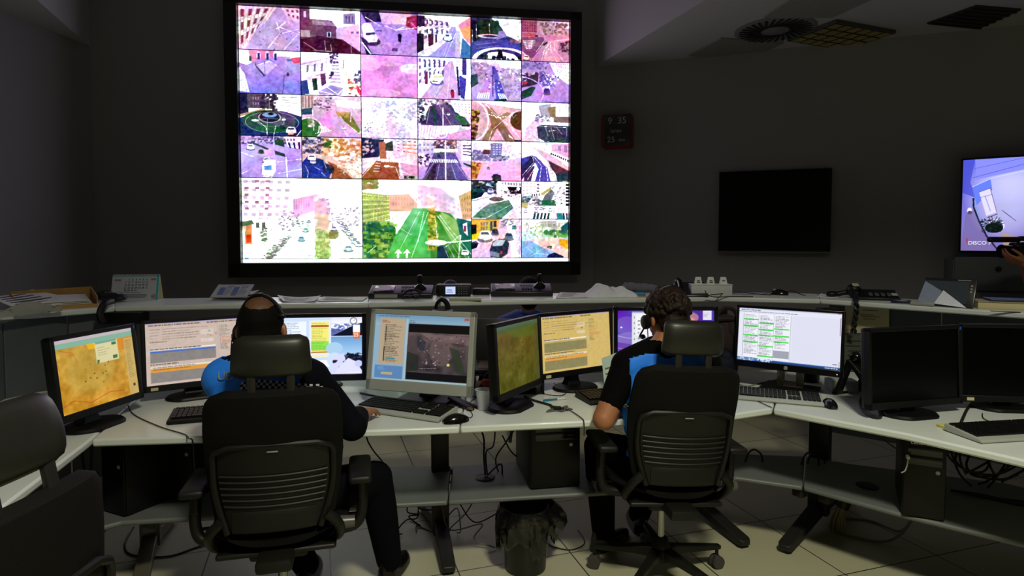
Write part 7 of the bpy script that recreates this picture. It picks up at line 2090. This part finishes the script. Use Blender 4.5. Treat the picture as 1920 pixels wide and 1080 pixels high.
def headset(label, c, M, k, mic_side):
    T = lambda x, y, z: c + M @ (V((x, y, z)) * k)
    t = thing('headset', label, 'headset', T(0, 0, .13))
    mb = MB()
    pts = [T(.094 * math.cos(a) * mic_side, -.048 + .05 * max(0, math.cos(a)) , .134 * math.sin(a) + .0) for a in [PI * .86 * j / 16 for j in range(17)]]
    for d_ in (0,): mb.tube(pts, .0065, 8, 1)
    mb.build('headband', M_dark, t, world=True)
    for s, oy_, oz_, sc_ in ((mic_side, .018, -.005, 1.), (-mic_side, -.048, .056, .35)):
        mb = MB(); q = V((M @ V((s, 0, 0)))).to_track_quat('Z', 'Y').to_matrix().to_4x4()
        mb.lathe([(.001, -.012), (.026 * sc_, -.012), (.031 * sc_, -.004), (.031 * sc_, .006), (.022 * sc_, .012), (.001, .013)], T(s * (.083 if sc_ < 1 else .096), oy_, oz_), 24, q); mb.build('ear_cushion', M_dark, t, world=True)
    mb = MB(); s = mic_side
    mb.tube([T(s * .108, .0, -.01), T(s * .112, .02, -.035), T(s * .105, .055, -.055), T(s * .085, .085, -.062), T(s * .06, .105, -.062)], .004, 8); mb.ell(T(s * .055, .108, -.062), (.012, .011, .011)); mb.build('microphone_boom', M_dark, t, world=True)
    mb = MB(); mb.tube([T(s * .108, -.005, -.03), T(s * .11, .0, -.1), T(s * .10, .03, -.18), T(s * .09, .06, -.26)], .0022, 6); mb.build('cord', M_cable, t, world=True)
    return t


def person(label, J, hc, hrot, k=1., hairfn=None, vest=None, shirt=None, hands=(), toe=None, shoes=M_gloss, sleeve=(1.9, 1.9)):
    t = thing('person', label, 'person', (J['pelvis'].x, J['pelvis'].y, 0))
    M = Euler(hrot).to_matrix()
    J['slL'] = (sleeve[0], .045, .036); J['slR'] = (sleeve[1], .045, .036)
    mb = body_prims(J)
    head_prims(mb, hc, M, k)
    mb.cap(J['neck'], hc + M @ V((0, -.015, -.05)) * k, .055, .05)
    for h in hands: hand(mb, *h)
    for s in 'LR': mb.cap(J['an' + s] + V((0, 0, -.03)), J['an' + s] + V((0, .1, -.06)), .03, .025)
    place(blob(mb, .0058, 2), 'body', M_skin, t)
    eyes(t, hc, M, k)
    # trousers
    place(blob(body_prims(J, .012, 'legs'), .011, 3), 'trousers', M_black_cloth if shirt is not M_navy else M_navy, t)
    mb = body_prims(J, .010, 'torso'); s2 = body_prims(J, .007, 'sleeves'); mb.add(s2.v, s2.f)
    me = blob(mb, .0085, 2)
    nz = J['neck'].z + .035
    bm = bmesh.new(); bm.from_mesh(me); bmesh.ops.delete(bm, geom=[v for v in bm.verts if v.co.z > nz and (v.co.xy - J['neck'].xy).length < .1], context='VERTS'); bm.to_mesh(me); bm.free()
    place(me, 'shirt', shirt, t)
    mb = MB()
    mb.tube([J['neck'] + V((.062 * math.cos(a), .06 * math.sin(a) - .002, .006 * math.sin(a) + .018)) for a in [2 * PI * j / 20 for j in range(21)]], .014, 8, 1); mb.build('collar', shirt, t, world=True)
    for s in 'LR': shoe(t, J['an' + s], toe[s], shoes)
    return t, M


# ---- short-haired officer, seated, seen from behind
ox, oy = -.905, 2.215
J = dict(pelvis=V((ox + .02, oy + .02, .545)), belly=V((ox + .01, oy + .0, .70)), chest=V((ox, oy - .0, .88)), neck=V((ox - .008, oy + .015, 1.085)),
         shL=V((ox - .14, oy - .0, .995)), shR=V((ox + .17, oy + .0, .995)),
         elL=V((ox - .17, oy + .19, .80)), wrL=V((ox - .15, oy + .36, .79)), elR=V((-.598, 2.27, .802)), wrR=V((-.618, 2.47, .795)),
         hipL=V((ox - .09, oy + .05, .53)), hipR=V((ox + .11, oy + .05, .53)), knL=V((ox - .22, oy + .40, .50)), knR=V((-.58, 2.56, .49)),
         anL=V((-.90, 2.62, .085)), anR=V((-.545, 2.66, .085)))
hc1 = V((-.915, 2.235, 1.165))
t1, M1 = person('seated officer with short cropped dark hair and blue vest, seen from behind', J, hc1, (R(-8), 0, R(4)), .98, shirt=M_navy,
                hands=((J['wrR'], (.14, 1, -.14), (0, 0, -1), (-1, 0, 0), .35), (J['wrL'], (.1, 1, -.05), (0, 0, -1), (1, 0, 0), .4)), toe={'L': (-.1, 1, 0), 'R': (.2, 1, 0)}, sleeve=(1.8, 1.72))
# hair
T1 = lambda x, y, z: hc1 + M1 @ (V((x, y, z)) * .98)
mb = MB(); mb.ell(T1(0, -.012, .037), (.080, .099, .0935), M1.to_euler()); mb.ell(T1(0, -.035, -.01), (.074, .070, .075), M1.to_euler()); mb.cap(T1(0, -.05, -.03), T1(0, -.048, -.075), .058, .045)
me = blob(mb, .006, 2)
I1 = M1.inverted()
bm = bmesh.new(); bm.from_mesh(me)


def drop1(co):
    q = I1 @ (co - hc1)
    return (q.y > .062) or (q.y > -.0 and q.z < .045) or (q.y > -.035 and q.z < -.02) or q.z < -.085


bmesh.ops.delete(bm, geom=[v for v in bm.verts if drop1(v.co)], context='VERTS'); bm.to_mesh(me); bm.free()
place(me, 'hair', [M_hairS, M_hairT], t1, lambda c: 1 if (I1 @ (c - hc1) - V((.006, -.06, .115))).length < .052 else 0)
headset('black headset worn over the short cropped head', hc1, M1, .98, -1)
# vest: blue back and front panels
def vest(t, J, M, extra=.004, xl=.165, xr=.155, yoke=False):
    mb = body_prims(J, .010 + extra, 'torso')
    me = blob(mb, .008, 2)
    ax = (J['shR'] - J['shL']).normalized(); ch = J['chest']
    bm = bmesh.new(); bm.from_mesh(me)
    def kill(co):
        u = (co - ch).dot(ax)
        r_ = (co.xy - J['neck'].xy).length
        if yoke and co.z > J['shL'].z + .045 + .30 * (.175 - abs(u)): return True
        return co.z < J['pelvis'].z + .02 or (co.z > J['neck'].z - .012) or (r_ < .088 and co.z > J['neck'].z - .07) or u < -xl - .03 * max(0, .95 - co.z) * 4 or u > xr + .03 * max(0, .95 - co.z) * 4
    bmesh.ops.delete(bm, geom=[v for v in bm.verts if kill(v.co)], context='VERTS'); bm.to_mesh(me); bm.free()
    o = place(me, 'vest', M_blue, t)
    so = o.modifiers.new('thick', 'SOLIDIFY'); so.thickness = .004; so.offset = 1
    return o


vst = vest(t1, J, M1, xl=.22, xr=.165)
# chequered band across the back
def surf_y(o, x, z, y0):
    I = o.matrix_world.inverted()
    return None


bpy.context.view_layer.update()


def cast_back(t, names, x, z, yfrom=-1., d=(0, 1, 0)):
    best = None
    for ch in t.children:
        if ch.name.split('.')[0] in names:
            Mi = (t.matrix_basis).inverted()
            ok, loc, nrm, _ = ch.ray_cast(Mi @ V((x, yfrom, z)), V(d))
            if ok:
                w = t.matrix_basis @ loc
                if best is None or w.y < best.y: best = w
    return best


def chequer(t, names, x0, x1, zf, h, n, rows=3):
    mbs = [MB(), MB()]
    for i in range(n):
        for j in range(rows):
            xa, xb = x0 + (x1 - x0) * i / n, x0 + (x1 - x0) * (i + 1) / n
            q = []
            for (x, zz) in ((xa, j / rows), (xb, j / rows), (xb, (j + 1) / rows), (xa, (j + 1) / rows)):
                z = zf(x) + h * zz
                w = cast_back(t, names, x, z)
                if w is None: break
                q.append(w + V((0, -.007, 0)))
            if len(q) == 4:
                mbs[(i + j) % 2].add(q + [v + V((0, .002, 0)) for v in q], [(0, 1, 2, 3), (7, 6, 5, 4), (0, 4, 5, 1), (1, 5, 6, 2), (2, 6, 7, 3), (3, 7, 4, 0)])
    for mbx, nm, m in ((mbs[0], 'white_checks', mat('check_white', 'c8ccd0', .6)), (mbs[1], 'black_checks', M_black_cloth)):
        if mbx.v:
            mbx.build(nm, m, t, world=True, smooth=0)


chequer(t1, ('vest', 'shirt'), -.945, -.675, lambda x: .988 - .12 * abs(x + .88), .024, 28)
mb = MB()
w = cast_back(t1, ('vest', 'shirt'), -1.005, 1.022)
vs, fs = textmesh('UD', .040, .0008)
vs2 = []
for v in vs:
    x, z = w.x + v.x, w.z + v.y
    q = cast_back(t1, ('vest', 'shirt'), x, z) or V((x, w.y, z))
    vs2.append(q + V((0, -.006, 0)))
mb.add(vs2, fs); mb.build('back_letters', mat('reflective_grey', '7f96b0', .4), t1, world=True, smooth=0)

# ---- curly-haired officer
ox, oy = .665, 2.60
J2 = dict(pelvis=V((ox, oy + .03, .545)), belly=V((ox, oy - .0, .70)), chest=V((ox - .01, oy + .005, .88)), neck=V((ox - .02, oy + .01, 1.045)),
          shL=V((ox - .175, oy - .02, .968)), shR=V((ox + .17, oy + .03, .965)),
          elL=V((.378, 2.50, .762)), wrL=V((.49, 2.72, .80)), elR=V((ox + .22, oy + .12, .80)), wrR=V((ox + .13, oy + .30, .79)),
          hipL=V((ox - .10, oy + .05, .53)), hipR=V((ox + .10, oy + .05, .53)), knL=V((.42, 2.93, .50)), knR=V((.74, 3.0, .50)),
          anL=V((.445, 2.93, .085)), anR=V((.66, 3.12, .085)))
hc2 = V((.675, 2.655, 1.155))
t2, M2 = person('seated officer with curly brown hair and blue vest, head turned left, seen from behind', J2, hc2, (R(-12), 0, R(24)), 1.0, shirt=M_black_cloth,
                hands=((J2['wrL'], (.4, 1, -.12), (0, 0, -1), (1, -.2, 0), .4), (J2['wrR'], (-.1, 1, -.05), (0, 0, -1), (-1, 0, 0), .4)), toe={'L': (.6, .6, 0), 'R': (0, 1, 0)}, sleeve=(.70, 1.8))
T2 = lambda x, y, z: hc2 + M2 @ V((x, y, z))
rn = random.Random(21)
mb = MB(); mb.ell(T2(0, -.012, .04), (.084, .103, .098), M2.to_euler()); mb.ell(T2(0, -.04, -.01), (.076, .07, .07), M2.to_euler()); mb.cap(T2(0, -.05, -.02), T2(0, -.052, -.075), .058, .045)
for _ in range(420):
    a = rn.uniform(0, 2 * PI); z_ = rn.uniform(-.25, 1.); r_ = math.sqrt(max(0, 1 - z_ * z_))
    v = V((.088 * r_ * math.cos(a), -.012 + .106 * r_ * math.sin(a), .04 + .10 * z_))
    if v.y > .07 and v.z < .07: continue
    if v.y > .0 and v.z < .035: continue
    mb.ell(T2(*v), (rn.uniform(.006, .012),) * 3, n=8)
me = blob(mb, .0045, 1)
I2 = M2.inverted()
bm = bmesh.new(); bm.from_mesh(me)


def drop2(co):
    q = I2 @ (co - hc2)
    return (q.y > .075 and q.z < .07) or (q.y > .005 and q.z < .03) or (q.y > -.03 and q.z < -.02) or q.z < -.10


bmesh.ops.delete(bm, geom=[v for v in bm.verts if drop2(v.co)], context='VERTS'); bm.to_mesh(me); bm.free()
place(me, 'hair', M_hairC, t2)
headset('black headset with bent microphone worn over the curly hair', hc2, M2, 1.04, -1)
vest(t2, J2, M2, xl=.185, xr=.16, yoke=True)
chequer(t2, ('vest', 'shirt'), ox - .2, ox - .08, lambda x: .80, .02, 10)

# ---- person behind the raised shelf
J3 = dict(pelvis=V((.12, 4.62, .56)), belly=V((.12, 4.60, .71)), chest=V((.10, 4.58, .86)), neck=V((.12, 4.55, 1.03)), shL=V((-.07, 4.56, .94)), shR=V((.29, 4.56, .94)),
          elL=V((-.14, 4.50, .72)), wrL=V((-.02, 4.40, .77)), elR=V((.36, 4.50, .72)), wrR=V((.25, 4.40, .77)), hipL=V((.02, 4.62, .53)), hipR=V((.22, 4.62, .53)), knL=V((-.03, 4.95, .50)), knR=V((.27, 4.95, .50)), anL=V((-.03, 4.97, .085)), anR=V((.27, 4.97, .085)))
for k_ in ('pelvis', 'belly', 'chest', 'neck', 'shL', 'shR'): J3[k_].z -= .08
hc3 = V((.125, 4.53, 1.095))
t3, M3 = person('dark-haired person in a blue shirt half hidden behind the raised shelf', J3, hc3, (R(-5), 0, R(-20)), 1., shirt=mat('shirt_blue', '16307e', .7), hands=((J3['wrL'], (.4, -.3, -.2), (0, 0, -1), (0, -1, 0), .5), (J3['wrR'], (-.4, -.3, -.2), (0, 0, -1), (0, -1, 0), .5)), toe={'L': (0, 1, 0), 'R': (0, 1, 0)}, sleeve=(1.9, 1.9))
mb = MB(); mb.ell(hc3 + V((0, -.012, .04)), (.085, .104, .097)); mb.ell(hc3 + V((0, -.045, -.02)), (.078, .07, .085))
me = blob(mb, .008, 2); bm = bmesh.new(); bm.from_mesh(me); bmesh.ops.delete(bm, geom=[v for v in bm.verts if v.co.y > hc3.y + .07 or (v.co.y > hc3.y and v.co.z < hc3.z + .04)], context='VERTS'); bm.to_mesh(me); bm.free()
place(me, 'hair', M_hairS, t3)
st = thing('stool', 'low stool under the person behind the raised shelf', 'stool', (.12, 4.62, 0))
mb = MB(); mb.lathe([(.19, .37), (.2, .385), (.2, .415), (.18, .425)], n=28); mb.build('seat', M_fab, st)
for k in range(4):
    a = PI / 4 + PI / 2 * k
    mb = MB(); mb.cyl((.12 * math.cos(a), .12 * math.sin(a), .38), (.19 * math.cos(a), .19 * math.sin(a), 0), .012); mb.build('leg', M_leg, st)

# ---- camera operator at the right edge
kx, ky = 3.62, 4.02
J4 = dict(pelvis=V((kx, ky, .96)), belly=V((kx, ky, 1.10)), chest=V((kx, ky, 1.28)), neck=V((kx, ky, 1.50)), shL=V((kx - .06, ky - .17, 1.42)), shR=V((kx + .06, ky + .18, 1.42)),
          elL=V((kx - .17, ky - .20, 1.22)), wrL=V((kx - .30, ky - .07, 1.345)), elR=V((kx + .02, ky + .26, 1.2)), wrR=V((kx - .16, ky + .12, 1.36)), hipL=V((kx, ky - .09, .92)), hipR=V((kx, ky + .09, .92)), knL=V((kx - .03, ky - .1, .50)), knR=V((kx - .03, ky + .1, .50)), anL=V((kx, ky - .11, .085)), anR=V((kx, ky + .11, .085)))
hc4 = V((kx - .02, ky, 1.62))
t4, M4 = person('standing camera operator in a dark blue top cut by the right picture edge', J4, hc4, (0, 0, R(90)), 1., shirt=mat('shirt_dark_blue', '15294a', .75), hands=((J4['wrL'], (-.6, .35, .25), (.2, .5, .8), (-.3, -.3, 1), .7), (J4['wrR'], (-.7, -.3, .2), (0, -.5, .8), (-.3, .3, 1), .7)), toe={'L': (-1, 0, 0), 'R': (-1, 0, 0)}, sleeve=(.75, .75))
mb = MB(); mb.ell(hc4 + V((.012, 0, .04)), (.104, .085, .097)); mb.ell(hc4 + V((.045, 0, -.02)), (.07, .078, .085))
me = blob(mb, .008, 2); bm = bmesh.new(); bm.from_mesh(me); bmesh.ops.delete(bm, geom=[v for v in bm.verts if v.co.x < hc4.x - .07 or (v.co.x < hc4.x and v.co.z < hc4.z + .04)], context='VERTS'); bm.to_mesh(me); bm.free()
place(me, 'hair', M_hairS, t4)
vc = V((kx - .26, ky + .03, 1.43))
t = thing('video_camera', 'black video camera with a long microphone in front of the lit television', 'video camera', vc)
mb = MB(); mb.box(vc + V((.06, .0, .0)), (.22, .1, .11), bev=.015); mb.box(vc + V((.05, 0, .085)), (.14, .03, .02), bev=.008); mb.box(vc + V((.1, 0, .065)), (.02, .03, .04)); mb.build('camera_body', M_dark, t, world=True)
mb = MB(); mb.cyl(vc + V((-.05, 0, -.005)), vc + V((-.13, 0, -.005)), .038, .045, 24); mb.build('lens', M_gloss, t, world=True)
mb = MB(); mb.cap(vc + V((-.22, -.02, .072)), vc + V((-.04, -.02, .072)), .019, .019); mb.cap(vc + V((-.04, -.02, .072)), vc + V((.05, -.02, .072)), .010, .010); mb.build('microphone', M_frame, t, world=True)

# ------------------------------------------------------------------ light of the place
wd = bpy.data.worlds.new('world')
SC.world = wd
wd.use_nodes = True
wd.node_tree.nodes['Background'].inputs[0].default_value = (.002, .002, .002, 1)


def arealamp(name, loc, sx, sy, col, watt, spread=120):
    l = bpy.data.lights.new(name, 'AREA')
    l.shape = 'RECTANGLE'; l.size = sx; l.size_y = sy; l.energy = watt; l.color = lin(col); l.spread = R(spread)
    o = bpy.data.objects.new(name, l)
    COL.objects.link(o)
    o.location = loc
    return o


# louvred ceiling fixture behind the photographer, the only lamp switched on
arealamp('ceiling_lamp_light', (.9, -.3, 4.24), .6, .6, 'fffae0', 135, 130)
mb = MB(); mb.M = Matrix.Translation((.9, -.3, ZH))
for s_ in (-1, 1): mb.box((s_ * .315, 0, -.03), (.03, .66, .06)); mb.box((0, s_ * .315, -.03), (.6, .03, .06))
struct(mb.build('trim_1', mat('lamp_frame', '3a3a36', .6)))
